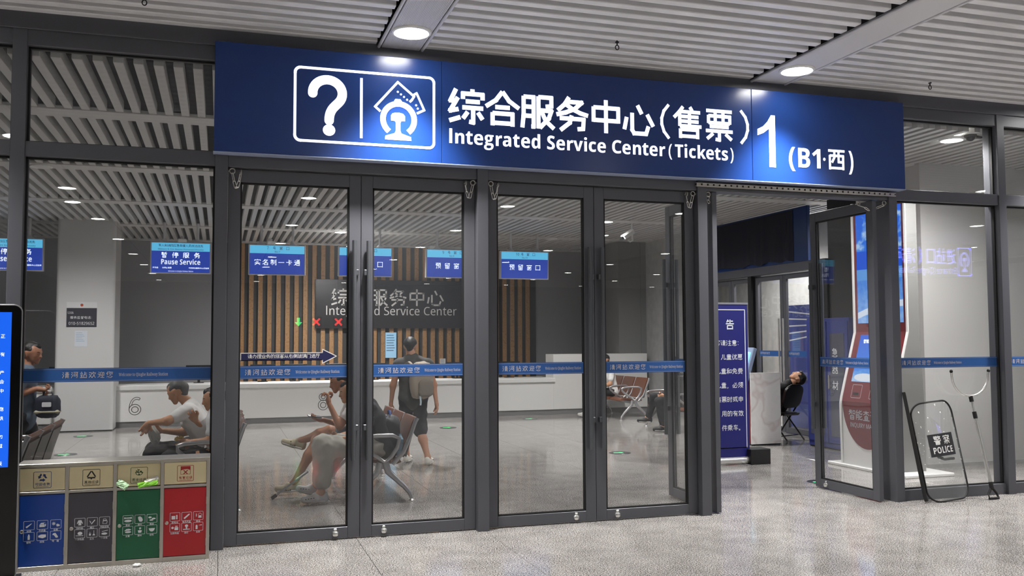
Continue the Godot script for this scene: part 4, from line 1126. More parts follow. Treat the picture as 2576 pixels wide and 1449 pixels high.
		tag(o, ["bright green crumpled food packet sticking out of the kitchen waste slot", "pale green crumpled wrapper at the left of the kitchen waste slot", "white rolled packet above the green one in the kitchen waste slot"][k], "wrapper", "wrappers in the bin slot")

func emblem(b: B, i: int, x: float, y: float, z: float) -> void:
	if i == 0:
		for k in 3:
			var pts := PackedVector2Array()
			for q in [[-0.019, -0.0215], [-0.013, -0.011], [0.003, -0.011], [0.003, -0.005], [0.018, -0.0165], [0.003, -0.028], [0.003, -0.0215]]:
				pts.append(Vector2(x, y - 0.002) + Vector2(q[0], q[1]).rotated(TAU * k / 3.0) * 1.12)
			fill(b, pts, z)
	elif i == 1:
		ribbon(b, PackedVector2Array([Vector2(x - 0.028, y - 0.014), Vector2(x - 0.002, y + 0.028)]), 0.0045, z)
		ribbon(b, PackedVector2Array([Vector2(x + 0.002, y + 0.028), Vector2(x + 0.028, y - 0.014)]), 0.0045, z)
		ribbon(b, PackedVector2Array([Vector2(x - 0.026, y - 0.02), Vector2(x - 0.008, y - 0.02)]), 0.005, z)
		ribbon(b, PackedVector2Array([Vector2(x + 0.026, y - 0.02), Vector2(x + 0.008, y - 0.02)]), 0.005, z)
		fill(b, PackedVector2Array([Vector2(x - 0.014, y - 0.016), Vector2(x, y - 0.034), Vector2(x + 0.014, y - 0.016)]), z)
	elif i == 2:
		ribbon(b, ring2(x, y - 0.004, 0.022, 0.014, 150, 390, 12), 0.002, z)
		ribbon(b, PackedVector2Array([Vector2(x - 0.028, y + 0.002), Vector2(x + 0.02, y + 0.004)]), 0.003, z)
		for q in [[-0.018, 0.012], [-0.002, 0.02], [0.012, 0.01], [0.022, 0.0], [0.0, -0.012], [-0.008, 0.006]]: fill(b, ring2(x + q[0], y + q[1], 0.0062, 0.0045, 20, 350, 9), z)
		ribbon(b, PackedVector2Array([Vector2(x - 0.012, y + 0.03), Vector2(x + 0.002, y - 0.02)]), 0.0016, z)
	else:
		outline(b, round_rect(x - 0.034, y - 0.026, x + 0.034, y + 0.032, 0.002, 2), 0.0012, z)
		fill(b, PackedVector2Array([Vector2(x - 0.034, y + 0.004), Vector2(x - 0.034, y + 0.032), Vector2(x + 0.034, y + 0.032), Vector2(x + 0.034, y + 0.004), Vector2(x + 0.014, y + 0.012), Vector2(x - 0.01, y + 0.01)]), z)
		ribbon(b, PackedVector2Array([Vector2(x - 0.014, y - 0.024), Vector2(x + 0.016, y + 0.004)]), 0.0032, z)
		ribbon(b, PackedVector2Array([Vector2(x + 0.014, y - 0.024), Vector2(x - 0.014, y + 0.004)]), 0.0032, z)

func pict(b: B, k: int, x: float, y: float, z: float) -> void:
	var P := func(a: Array) -> PackedVector2Array:
		var o := PackedVector2Array()
		for i in range(0, a.size(), 2): o.append(Vector2(x + a[i] * 0.001, y + a[i + 1] * 0.001))
		return o
	match k:
		0: fill(b, P.call([-20, -14, -14, -18, 6, 0, 18, 12, 16, 15, 2, 6, -22, -8]), z)
		1:
			fill(b, P.call([-20, -16, 14, -16, 14, 2, -20, 2]), z); fill(b, P.call([-18, 4, 12, 4, 8, 12, 22, 16, -10, 14]), z); fill(b, P.call([16, -14, 23, -8, 23, 8, 16, 2]), z)
		2:
			fill(b, ring2(x - 0.014, y + 0.004, 0.008, 0.008, 0, 330, 10), z)
			for i in 8: ribbon(b, PackedVector2Array([Vector2(x - 0.014, y + 0.004), Vector2(x - 0.014 + cos(i * 0.785) * 0.013, y + 0.004 + sin(i * 0.785) * 0.013)]), 0.0016, z)
			fill(b, P.call([2, -4, 10, 2, 24, -4, 26, -16, 6, -18]), z)
		3: fill(b, P.call([-7, -21, 7, -21, 7, 6, 4, 11, 4, 17, -4, 17, -4, 11, -7, 6]), z)
		4: fill(b, P.call([-26, 4, -8, 12, 24, 10, 24, -8, 2, -16, -26, -8]), z)
		5: fill(b, P.call([-18, 14, -2, 18, 14, -6, 16, -16, 2, -18, -12, 2, -22, 4]), z)
		6: fill(b, P.call([-10, -20, 10, -20, 8, 2, 16, -10, 20, -6, 10, 16, 4, 19, 0, 14, -4, 19, -10, 16, -20, -6, -16, -10, -8, 2]), z)
		7:
			ribbon(b, P.call([-6, -16, 18, 14]), 0.003, z); ribbon(b, P.call([-20, 8, -10, 2, -14, -4, -6, -8]), 0.0016, z)
		8:
			outline(b, P.call([-12, -18, 14, -18, 18, -2, 8, 16, -8, 16]), 0.0016, z); ribbon(b, P.call([-8, 4, 12, 4]), 0.003, z)
		9:
			fill(b, ring2(x + 0.002, y + 0.002, 0.016, 0.012, 0, 340, 14), z); ribbon(b, P.call([-26, -14, 24, -15]), 0.002, z)
		10:
			fill(b, P.call([-20, -18, -8, -18, -8, -4, -20, -4]), z); ribbon(b, P.call([-14, -4, -14, 8]), 0.0014, z); ribbon(b, P.call([12, 18, 12, -4]), 0.0014, z); fill(b, P.call([12, -2, 22, -18, 2, -18]), z)
		11:
			fill(b, ring2(x, y - 0.01, 0.02, 0.008, 0, 340, 14), z); ribbon(b, P.call([-16, 6, 24, 14]), 0.002, z)
		12:
			ribbon(b, P.call([-18, 12, 18, 12]), 0.0042, z)
			for s in [[-22, 15], [-22, 9], [22, 15], [22, 9]]: fill(b, ring2(x + s[0] * 0.001, y + s[1] * 0.001, 0.005, 0.004, 0, 320, 8), z)
			fill(b, ring2(x, y - 0.009, 0.026, 0.009, 0, 340, 12), z)
		13: fill(b, P.call([-14, 16, 0, 20, 12, 12, 20, -8, 12, -20, -4, -18, -12, -2]), z)
		14:
			fill(b, ring2(x - 0.014, y + 0.008, 0.012, 0.007, 0, 340, 10), z); fill(b, ring2(x + 0.012, y - 0.002, 0.014, 0.006, 30, 370, 10), z); fill(b, ring2(x - 0.004, y - 0.012, 0.014, 0.005, 0, 340, 10), z)
		15:
			fill(b, P.call([-26, -2, -10, 12, 8, 14, 26, 6, 10, 0, -8, 0]), z); fill(b, ring2(x + 0.002, y - 0.01, 0.022, 0.007, 0, 340, 12), z)
		16:
			fill(b, P.call([-14, -2, 14, -2, 10, -20, -10, -20]), z); ribbon(b, P.call([0, 0, 0, 10]), 0.0016, z); fill(b, ring2(x + 0.002, y + 0.013, 0.008, 0.006, 0, 330, 9), z)
		17: fill(b, P.call([-22, 8, 22, 8, 16, -8, 6, -16, -6, -16, -16, -8]), z)
		18:
			fill(b, P.call([-24, -18, 2, -18, 2, 8, -24, 8]), z); fill(b, P.call([8, -18, 18, -18, 18, 14, 8, 14]), z)
		19: fill(b, P.call([-22, -12, -14, -20, 20, 10, 22, 18, 14, 18]), z)
		20:
			fill(b, P.call([0, -16, 24, -16, 22, 2, 2, 2]), z); ribbon(b, ring2(x + 0.012, y + 0.002, 0.013, 0.016, 0, 180, 10), 0.0014, z); ribbon(b, P.call([-14, 16, -14, -6]), 0.0025, z)
		21:
			fill(b, P.call([-2, -18, 24, -18, 24, 4, -2, 4]), z); fill(b, P.call([2, 7, 20, 7, 20, 14, 2, 14]), z); fill(b, ring2(x - 0.016, y, 0.009, 0.009, 0, 330, 10), z)
		22:
			fill(b, ring2(x, y + 0.01, 0.012, 0.01, 0, 330, 12), z); fill(b, P.call([-6, 0, 6, 0, 4, -12, -4, -12]), z); ribbon(b, P.call([-24, -16, 24, -16]), 0.003, z)
		23:
			fill(b, P.call([-18, -20, -4, -20, -4, 6, -8, 12, -14, 12, -18, 6]), z); fill(b, P.call([2, 8, 26, 14, 26, 6]), z)

func totem() -> void:
	var t := node("information_totem", Vector3(-1.66, 0.0, 0.6))
	tag(t, "black floor-standing information screen with a blue lit page at the left edge", "screen")
	var b := B.new()
	var p := round_rect(-0.335, 0.02, 0.345, 1.905, 0.05, 8)
	b.extrude(p, -0.05, 0.0)
	put("casing", b, M.black_gloss, t)
	var e := B.new()
	var path := []
	for q in p: path.append(Vector3(q.x, q.y, -0.004))
	e.tube(path, 0.0055, 8, true)
	put("metal_edge", e, M.alu, t)
	var f := B.new()
	f.span(Vector3(-0.36, 0.0, -0.2), Vector3(0.36, 0.02, 0.16), 0.004)
	put("foot", f, M.black, t)
	var s := B.new()
	s.span(Vector3(-0.3, 0.79, 0.0), Vector3(0.282, 1.855, 0.002))
	var scr := put("screen", s, glow(rgb(10, 92, 226), 0.85), t)
	var w := B.new()
	var lines := [[1.702, "合有序进站乘车，正"], [1.577, "入站物品目录》有"], [1.452, "软体类水产"], [1.389, "完整且符合"], [1.326, "的旅行途中"], [1.201, "行走、奔跑"], [1.138, "站、进入铁"], [1.013, "乘车时，请勿"], [0.95, "停车按钮"], [0.83, "小桌板"]]
	for l in lines:
		var k: String = l[1]
		hanzi(w, k, 0.244 - (k.length() - 1) * 0.0305 - 0.026, l[0], 0.027, 0.0305, 0.11, 0.0028)
	put("page_text", w, glow(rgb(236, 244, 255), 0.9), scr)
	var d := B.new()
	d.ellipsoid(Vector3(0.19, 0.585, 0.001), Vector3(0.0035, 0.0035, 0.002), 8, 4)
	put("power_light", d, glow(rgb(150, 220, 60), 1.5), t)
	t.rotation.y = 0.06

func police_gear() -> void:
	# shield leaning on the glass, turned a little in its own plane
	var bottom := Vector3(7.045, 0.012, 0.115)
	var top := Vector3(6.965, 0.985, -0.045)
	var up := (top - bottom).normalized()
	var side := Vector3(1, 0, 0.0)
	side = (side - up * side.dot(up)).normalized()
	var out := side.cross(up).normalized()
	var t := node("riot_shield")
	t.transform = Transform3D(Basis(side, up, out), bottom)
	tag(t, "clear curved police riot shield with black rim leaning on the glass", "shield")
	var H := (top - bottom).length()
	var W := 0.52
	var bulge := func(x: float, y: float) -> float: return 0.055 * (1.0 - pow(x / (W * 0.5), 2.0)) + 0.015 * (1.0 - pow((y - H * 0.5) / (H * 0.5), 2.0))
	var rim := round_rect(-W * 0.5, 0.0, W * 0.5, H, 0.13, 9)
	var b := B.new()
	for zz in [0.0, -0.004]:
		var ny := 26
		var nx := 14
		for j in ny:
			for i in nx:
				var q := []
				var nn := []
				for o in [[0, 0], [1, 0], [1, 1], [0, 1]]:
					var y: float = H * (j + o[1]) / ny
					var hw := W * 0.5
					var r := 0.13
					if y < r: hw = W * 0.5 - r + sqrt(maxf(0.0, r * r - (r - y) * (r - y)))
					if y > H - r: hw = W * 0.5 - r + sqrt(maxf(0.0, r * r - (y - H + r) * (y - H + r)))
					var x: float = hw * (2.0 * (i + o[0]) / nx - 1.0)
					q.append(Vector3(x, y, bulge.call(x, y) + zz))
					nn.append(Vector3(0.11 * x / (W * W * 0.25) , 0.03 * (y - H * 0.5) / (H * H * 0.25), 1.0).normalized() * (1.0 if zz == 0.0 else -1.0))
				b.tri(q[0], q[1], q[2], nn[0], nn[1], nn[2])
				b.tri(q[0], q[2], q[3], nn[0], nn[2], nn[3])
	put("clear_sheet", b, M.clear_plastic, t)
	var path := []
	for q in rim: path.append(Vector3(q.x, q.y, bulge.call(q.x, q.y) - 0.002))
	var e := B.new()
	e.tube(path, 0.0095, 8, true)
	put("rim", e, M.rubber, t)
	# badge panel follows the curve
	var pb := B.new()
	for i in 10:
		var xa := -0.155 + i * 0.031
		var xb := xa + 0.031
		pb.quad(Vector3(xa, 0.44, bulge.call(xa, 0.52) + 0.002), Vector3(xb, 0.44, bulge.call(xb, 0.52) + 0.002), Vector3(xb, 0.665, bulge.call(xb, 0.52) + 0.002), Vector3(xa, 0.665, bulge.call(xa, 0.52) + 0.002), Vector3(0, 0, 1))
	var pm := put("badge_panel", pb, mat(rgb(52, 52, 54), 0.4), t)
	var tx := B.new()
	hanzi(tx, "警察", -0.098, 0.645, 0.085, 0.115, 0.1, 0.0)
	latin(tx, "POLICE", 0.0, 0.47, 0.062, 0.0, 0.24, "Droid Sans", true, true)
	for i in tx.v.size():
		var q := tx.v[i]
		tx.v[i] = Vector3(q.x, q.y, bulge.call(q.x, 0.52) + 0.0035)
	put("lettering", tx, M.white, pm)
	for s in [-1.0, 1.0]:
		for k in 7:
			var rv := B.new()
			var x: float = s * (W * 0.5 - 0.03)
			var y := 0.17 + k * 0.105
			rv.ellipsoid(Vector3(x, y, bulge.call(x, y) + 0.002), Vector3(0.005, 0.005, 0.003), 8, 4)
			put("rivet", rv, M.chrome, t)
	var g := B.new()
	g.tube([Vector3(-0.02, 0.42, 0.05), Vector3(-0.02, 0.43, 0.0), Vector3(0.06, 0.40, -0.01), Vector3(0.12, 0.4, 0.0), Vector3(0.12, 0.4, 0.05)], 0.014, 8)
	put("grip", g, M.rubber, t)
	# long dark pole beside it
	var p := B.new()
	p.tube([Vector3(6.745, 0.018, 0.135), Vector3(6.735, 0.06, 0.125), Vector3(6.605, 1.06, 0.026), Vector3(6.6, 1.1, 0.021)], [0.019, 0.0185, 0.0175, 0.016], 14)
	tag(put("baton", p, M.rubber), "long black rubber-covered pole leaning left of the riot shield", "pole")
	# capture fork
	var f := node("capture_fork")
	tag(f, "steel capture fork with a U-shaped head and black D grip leaning on the post", "fork")
	var a := Vector3(7.535, 0.105, 0.17)
	var c := Vector3(7.47, 1.02, 0.0)
	var d := (c - a).normalized()
	var sh := B.new()
	sh.tube([a, a + d * 0.74], 0.017, 14)
	put("shaft", sh, M.chrome, f)
	var s2 := B.new()
	s2.tube([a + d * 0.74, c + d * 0.02], 0.012, 12)
	put("inner_tube", s2, M.chrome, f)
	for q in [[a + d * 0.72, a + d * 0.79], [c - d * 0.04, c + d * 0.02]]:
		var col := B.new()
		col.tube([q[0], q[1]], 0.021, 14)
		put("collar", col, M.rubber, f)
	var fk := []
	for i in 19:
		var an := PI + PI * i / 18.0
		fk.append(Vector3(c.x - 0.005 + cos(an) * 0.235, c.y + 0.235 + sin(an) * 0.215, c.z - 0.0))
	fk.push_front(fk[0] + Vector3(-0.005, 0.045, 0)); fk.append(fk[fk.size() - 1] + Vector3(0.01, 0.045, 0))
	var u := B.new()
	u.tube(fk, 0.0115, 12)
	put("fork_head", u, M.chrome, f)
	for k in [0, fk.size() - 1]:
		var tip := B.new()
		tip.ellipsoid(fk[k], Vector3(0.017, 0.02, 0.017), 10, 6)
		put("tip", tip, M.rubber, f)
	var gr := B.new()
	var by := 0.014
	gr.tube([a + d * 0.02, a + Vector3(-0.05, -0.045, 0.006), Vector3(a.x - 0.058, by, 0.19), Vector3(a.x + 0.062, by, 0.19), a + Vector3(0.05, -0.045, 0.006), a + d * 0.02], 0.0125, 10, true)
	gr.tube([a - d * 0.0, a + d * 0.07], 0.022, 12)
	put("d_grip", gr, M.rubber, f)

func chain_link(b: B, a: Vector3, c: Vector3, w: float, twist: float) -> void:
	var d := (c - a)
	var l := d.length()
	d /= l
	var s := d.cross(Vector3(0, 0, 1)).normalized()
	s = s.rotated(d, twist)
	var path := []
	var r := w * 0.5
	for i in 14:
		var an := TAU * i / 14
		var along := clampf(cos(an) * 1.35, -1, 1)
		path.append((a + c) * 0.5 + d * (l * 0.5 + 0.004 - r) * signf(cos(an)) + d * r * cos(an) + s * r * sin(an))
	b.tube(path, 0.0043, 7, true)

func chains() -> void:
	var names := ["at the left jamb of the first door", "at the right jamb of the second door", "at the left jamb of the third door", "at the right jamb of the fourth door", "on the left jamb of the open doorway", "on the right jamb of the open doorway"]
	var spots := [[POSTS[2] + 0.05, 1.0, 0], [POSTS[3] - 0.05, -1.0, 0], [POSTS[3] + 0.05, 1.0, 0], [POSTS[4] - 0.05, -1.0, 0], [POSTS[4] + 0.05, 1.0, 1], [POSTS[5] - 0.05, -1.0, 1]]
	for i in 6:
		var x: float = spots[i][0]
		var sg: float = spots[i][1]
		var t := node("safety_chain", Vector3(x, 3.03, -0.045))
		tag(t, "short steel safety chain on two eye bolts " + names[i], "chain", "safety chains on the door jambs")
		var eyes := [Vector3(sg * 0.032, 0, 0.01), Vector3(sg * 0.098, -0.005, 0.0)]
		if spots[i][2] == 1: eyes[1] = Vector3(sg * (0.125 if sg > 0 else 0.26), -0.03 if sg > 0 else 0.0, -0.08 if sg > 0 else -0.1)
		for k in 2:
			var e := B.new()
			var ring := []
			for j in 16:
				var an := TAU * j / 16
				ring.append(eyes[k] + (Vector3(cos(an) * 0.021, sin(an) * 0.021, 0) if k == 0 else Vector3(0.004, sin(an) * 0.019, cos(an) * 0.019)))
			e.tube(ring, 0.0052, 8, true)
			if k == 0: e.tube([eyes[0] - Vector3(sg * 0.021, 0, 0), Vector3(0, 0, 0.008)], 0.0085, 8)
			else: e.tube([eyes[1] - Vector3(0, 0, 0.019), eyes[1] - Vector3(0, 0, 0.04)], 0.006, 8)
			put("eye_bolt", e, M.steel, t)
		var pts := [eyes[0] + Vector3(0, -0.018, 0)]
		var low := 0.135 if spots[i][2] == 0 else 0.075
		var mid: Vector3 = (eyes[0] + eyes[1]) * 0.5
		pts.append(Vector3(lerpf(eyes[0].x, mid.x, 0.45), -low * 0.62, mid.z))
		pts.append(Vector3(lerpf(eyes[0].x, mid.x, 0.85), -low, mid.z))
		pts.append(Vector3(lerpf(eyes[1].x, mid.x, 0.75), -low * 1.0 + 0.004, mid.z))
		pts.append(Vector3(lerpf(eyes[1].x, mid.x, 0.3), -low * 0.6, mid.z))
		pts.append(eyes[1] + Vector3(0, -0.016, 0))
		for k in pts.size() - 1:
			var l := B.new()
			chain_link(l, pts[k], pts[k + 1], 0.026 if k in [0, 4] else 0.02, 0.25 if k % 2 else 1.1)
			put("link", l, M.chrome, t)

# ---------------------------------------------------------------- shells of the two halls
func build_hall() -> void:
	# concourse behind the viewer
	var w := struct(node("wall_far"))
	boxed("panel", Vector3(-16.2, 0, 33.8), Vector3(30.2, 4.7, 34.0), M.dark_wall, w)
	var l := struct(node("wall_left"))
	boxed("panel", Vector3(-16.2, 0, -0.2), Vector3(-16.0, 4.7, 34.0), M.dark_wall, l)
	var r := struct(node("wall_right"))
	boxed("panel", Vector3(30.0, 0, -0.2), Vector3(30.2, 4.7, 34.0), M.dark_wall, r)
	# illuminated entrance sign hanging in the concourse, mirrored in the right-hand pane
	var s := node("hanging_sign", Vector3(16.35, 3.25, 11.8), PI)
	tag(s, "dark hanging sign with glowing violet lettering reflected in the right-hand pane", "sign")
	var b := B.new()
	b.span(Vector3(-3.0, 0, -0.15), Vector3(3.0, 0.9, 0.0), 0.01)
	put("case", b, M.black, s)
	var t := B.new()
	var ink := glow(rgb(150, 150, 255), 5.5)
	outline(t, round_rect(-2.92, 0.06, -2.5, 0.8, 0.03), 0.012, 0.004)
	band(t, ring2(-2.71, 0.47, 0.13, 0.2, -55, 235, 22), 0.026, 0.004)
	fill(t, PackedVector2Array([Vector2(-2.77, 0.46), Vector2(-2.77, 0.54), Vector2(-2.65, 0.54), Vector2(-2.65, 0.46), Vector2(-2.69, 0.44), Vector2(-2.69, 0.27), Vector2(-2.62, 0.2), Vector2(-2.62, 0.16), Vector2(-2.8, 0.16), Vector2(-2.8, 0.2), Vector2(-2.73, 0.27), Vector2(-2.73, 0.44)]), 0.004)
	hanzi(t, "进站口（清河站）", -2.42, 0.78, 0.42, 0.335, 0.085, 0.004, 0.7)
	latin(t, "Entrance (Qinghe Railway Station)", -2.42, 0.1, 0.17, 0.004, 2.5)
	put("lettering", t, ink, s)
	for x in [-2.4, 2.4]:
		var p := B.new()
		p.tube([Vector3(x, 0.9, -0.07), Vector3(x, 0.96, -0.07)], 0.02, 8)
		put("rod", p, M.steel, s)
	# lane signals over the ticket gates at the far side of the concourse, mirrored in the door glass
	for q in [[0, 2.2, 2.2], [1, 2.72, 2.2], [1, 3.37, 2.2]]:
		var g := node("lane_signal", Vector3(q[1], q[2], 19.8), PI)
		tag(g, ["green arrow lane signal reflected in the first door", "red cross lane signal reflected beside the green arrow", "red cross lane signal reflected over the name board"][0 if q[0] == 0 else (1 if q[1] < 3.0 else 2)], "signal", "lane signals over the gates")
		boxed("case", Vector3(-0.16, -0.16, -0.1), Vector3(0.16, 0.16, 0.0), M.black, g, 0.01)
		boxed("hanger", Vector3(-0.02, 0.16, -0.07), Vector3(0.02, CEIL_OUT - q[2], -0.03), M.black, g)
		var k := B.new()
		if q[0] == 0:
			fill(k, PackedVector2Array([Vector2(0, -0.13), Vector2(0.11, -0.01), Vector2(0.04, -0.01), Vector2(0.04, 0.12), Vector2(-0.04, 0.12), Vector2(-0.04, -0.01), Vector2(-0.11, -0.01)]), 0.003)
		else:
			ribbon(k, PackedVector2Array([Vector2(-0.1, -0.1), Vector2(0.1, 0.1)]), 0.028, 0.003)
			ribbon(k, PackedVector2Array([Vector2(-0.1, 0.1), Vector2(0.1, -0.1)]), 0.028, 0.003)
		put("lamp_symbol", k, glow(rgb(40, 255, 120) if q[0] == 0 else rgb(255, 50, 44), 9.0), g)
	# service hall
	var bw := struct(node("wall_back"))
	boxed("panel", Vector3(-6.2, 0, -14.35), Vector3(12.5, 4.5, -14.06), M.dark_wall, bw)
	boxed("slat_backing", Vector3(-0.05, 0, -14.06), Vector3(7.55, CEIL_IN, -14.03), mat(rgb(62, 62, 62), 0.7), bw)
	var sl := B.new()
	sl.span(Vector3(-0.05, 0, -0.035), Vector3(0.05, CEIL_IN - 0.02, 0.035), 0.003)
	var slm := sl.mesh()
	for k in 37: put("wood_slat", slm, M.wood, bw, Transform3D(Basis(), Vector3(0.06 + k * 0.2015, 0, -13.99)))
	var lw := struct(node("wall_left"))
	boxed("panel", Vector3(-6.4, 0, -14.35), Vector3(-6.2, 4.5, -0.2), M.grey_wall, lw)
	# front right block and the right-hand side wall
	var rb := struct(node("wall_right"))
	boxed("panel", Vector3(8.56, 0, -3.1), Vector3(12.3, 4.5, -1.86), mat(rgb(196, 196, 194), 0.45), rb)
	boxed("base_strip", Vector3(8.55, 0, -1.86), Vector3(12.3, 0.05, -1.84), M.grey_wall, rb)
	boxed("panel", Vector3(9.42, 0, -14.35), Vector3(9.62, 4.5, -8.75), M.grey_wall, rb)
	boxed("panel", Vector3(9.42, 3.9, -8.75), Vector3(9.62, 4.5, -3.1), M.grey_wall, rb)
	boxed("panel", Vector3(9.42, 0, -4.9), Vector3(9.62, 3.9, -3.1), M.frame_dark, rb)
	boxed("corridor_wall", Vector3(11.6, 0, -14.35), Vector3(11.8, 4.5, -3.1), M.grey_wall, rb)
	# glazed side entrance: two pairs of doors under a cloth-covered sign
	boxed("header", Vector3(9.36, 2.8, -8.75), Vector3(9.62, 2.95, -4.9), M.frame, rb, 0.003)
	for z in [-8.7, -7.18, -5.28, -4.95]: boxed("post", Vector3(9.38, 0, z - 0.06), Vector3(9.6, 2.8, z + 0.06), M.frame_dark, rb, 0.003)
	var dn := 6
	for q in [[-8.64, -7.94], [-7.94, -7.24], [-7.12, -6.23], [-6.23, -5.34]]:
		dn += 1
		var d := struct(node("door_%d" % dn, Vector3(9.48, 0, 0)))
		var za: float = q[0] + 0.004
		var zb: float = q[1] - 0.004
		for r2 in [[za, 0.01, za + 0.09, 2.78], [zb - 0.09, 0.01, zb, 2.78]]: boxed("stile", Vector3(-0.025, r2[1], r2[0]), Vector3(0.025, r2[3], r2[2]), M.frame, d, 0.002)
		for r2 in [[0.01, 0.1], [2.69, 2.78]]: boxed("rail", Vector3(-0.025, r2[0], za + 0.09), Vector3(0.025, r2[1], zb - 0.09), M.frame, d, 0.002)
		boxed("pane", Vector3(-0.006, 0.1, za + 0.09), Vector3(0.006, 2.69, zb - 0.09), M.glass, d)
		var hz := zb - 0.06 if dn % 2 == 1 else za + 0.06
		var p := B.new()
		p.tube([Vector3(-0.08, 0.6, hz), Vector3(-0.08, 2.0, hz)], 0.016, 10)
		put("pull_handle", p, M.chrome, d)
		var st := B.new()
		st.span(Vector3(-0.008, 1.33, za + 0.1), Vector3(-0.0065, 1.43, zb - 0.1))
		var strip := put("welcome_strip", st, M.stripe, d)
		var tx := B.new()
		tx.xf = Transform3D(Basis(Vector3(0, 0, 1), Vector3.UP, Vector3(-1, 0, 0)), Vector3(-0.0092, 0, za + 0.12))
		hanzi(tx, "清河站欢迎您", 0.0, 1.405, 0.042, 0.052, 0.1)
		put("lettering", tx, M.stripe_text, strip)
	var sg := node("covered_sign", Vector3(9.4, 2.95, -6.9), -PI / 2)
	tag(sg, "blue fascia sign half hidden by a dark cloth over the side doors", "sign")
	var sb := B.new()
	sb.span(Vector3(-1.9, 0, -0.01), Vector3(1.56, 0.93, 0.05), 0.004)
	put("panel", sb, mat(rgb(20, 48, 100), 0.35), sg)
	var cl := B.new()
	var fn := FastNoiseLite.new(); fn.seed = 8; fn.frequency = 1.1
	for i in 60:
		for j in 8:
			var q := []
			for o in [[0, 0], [1, 0], [1, 1], [0, 1]]:
				var x: float = -1.88 + 3.05 * (i + o[0]) / 60.0
				var v: float = (j + o[1]) / 8.0
				var y: float = 0.9 - (0.86 - 0.05 * fn.get_noise_1d(x * 3.0)) * v
				q.append(Vector3(x, y, 0.058 + 0.022 * v * sin(x * 21.0 + 2.0 * sin(x * 5.0)) * (0.5 + 0.5 * sin(x * 2.3)) + 0.012 * v))
			cl.flat(q[0], q[1], q[2], Vector3(0, 0, 1))
			cl.flat(q[0], q[2], q[3], Vector3(0, 0, 1))
	put("cloth", cl, mat(rgb(20, 22, 38), 0.75), sg)
	# counters and their fronts
	var c := node("service_counter", Vector3(0, 0, -11.35))
	tag(c, "long white service counter with large outlined window numbers on its front", "counter")
	boxed("front", Vector3(-6.0, 0.11, -0.5), Vector3(7.02, 0.71, 0.0), M.white, c)
	boxed("plinth", Vector3(-6.0, 0.0, -0.45), Vector3(9.3, 0.11, -0.03), mat(rgb(120, 120, 120), 0.5), c)
	boxed("ledge", Vector3(-6.0, 0.71, -0.9), Vector3(7.05, 0.8, 0.05), M.white, c, 0.008)
	boxed("end_panel", Vector3(7.02, 0.11, -0.5), Vector3(9.3, 1.32, 0.0), M.white, c, 0.004)
	var nb := B.new()
	for q in [[-1.54, 6], [2.02, 8]]:
		nb = B.new()
		var x: float = q[0]
		if q[1] == 6:
			outline(nb, ring2(x, 0.34, 0.105, 0.1, 0, 345, 24), 0.006, 0.003); outline(nb, ring2(x, 0.34, 0.06, 0.055, 0, 345, 20), 0.006, 0.003)
			band(nb, ring2(x + 0.03, 0.36, 0.134, 0.215, 185, 62, 20), 0.006, 0.003)
			band(nb, ring2(x + 0.03, 0.4, 0.09, 0.135, 168, 62, 16), 0.006, 0.003)
			ribbon(nb, PackedVector2Array([Vector2(x + 0.093, 0.55), Vector2(x + 0.072, 0.519)]), 0.006, 0.003)
		elif q[1] == 8:
			for r2 in [[0.335, 0.1, 0.1], [0.335, 0.055, 0.055], [0.5, 0.082, 0.075], [0.5, 0.042, 0.036]]: outline(nb, ring2(x, r2[0], r2[1], r2[2], 0, 345, 24), 0.006, 0.003)
		put("window_number", nb, mat(rgb(96, 96, 98), 0.5), c)
	counter_things()
	# name board on the slatted wall
	var nbm := node("name_board", Vector3(3.9, 2.5, -13.9))
	tag(nbm, "dark name board with pale lettering on the wooden slat wall", "sign")
	boxed("board", Vector3(-1.81, -0.57, -0.04), Vector3(1.81, 0.57, 0.03), mat(rgb(42, 40, 41), 0.28), nbm, 0.004)
	var nl := B.new()
	hanzi(nl, "综合服务中心", -1.44, 0.36, 0.4, 0.455, 0.1, 0.034)
	latin(nl, "Integrated Service Center", 0.0, -0.26, 0.2, 0.034, 3.12, "Droid Sans", false, true)
	put("lettering", nl, mat(rgb(236, 234, 230), 0.4), nbm)
	# pillars
	var pil := node("pillar", Vector3(-2.375, 0, -11.3))
	tag(pil, "wide white clad pillar with rounded edges and notices in the hall", "pillar")
	var pp := B.new()
	pp.xf = Transform3D(Basis(Vector3.RIGHT, -PI / 2), Vector3.ZERO)
	pp.extrude(round_rect(-0.5, -0.5, 0.5, 0.5, 0.06, 6), 0.02, CEIL_IN + 0.05)
	put("cladding", pp, mat(rgb(206, 206, 206), 0.25), pil)
	boxed("base", Vector3(-0.49, 0, -0.49), Vector3(0.49, 0.02, 0.49), M.frame_dark, pil)
	var nt := node("notice", Vector3(-2.435, 2.146, -10.795))
	tag(nt, "dark service hotline notice stuck on the white pillar", "notice")
	boxed("sheet", Vector3(-0.255, -0.23, -0.004), Vector3(0.255, 0.23, 0.0), mat(rgb(214, 214, 216), 0.5), nt)
	boxed("dark_field", Vector3(-0.255, -0.23, 0.0), Vector3(0.255, 0.12, 0.002), mat(rgb(40, 40, 52), 0.5), nt)
	var ntx := B.new()
	hanzi(ntx, "服务监督电话：", -0.19, -0.03, 0.05, 0.058, 0.1, 0.003)
	latin(ntx, "010-51829652", 0.0, -0.19, 0.055, 0.003, 0.43, "Droid Sans", false, true)
	latin(ntx, "12306", -0.24, 0.012, 0.04, 0.003, 0.1)
	put("lettering", ntx, M.white_print, nt)
	var em := B.new()
	fill(em, ring2(0, 0.175, 0.026, 0.026, 0, 340, 14), 0.003)
	put("emblem", em, mat(rgb(176, 70, 40), 0.5), nt)
	var sm := B.new()
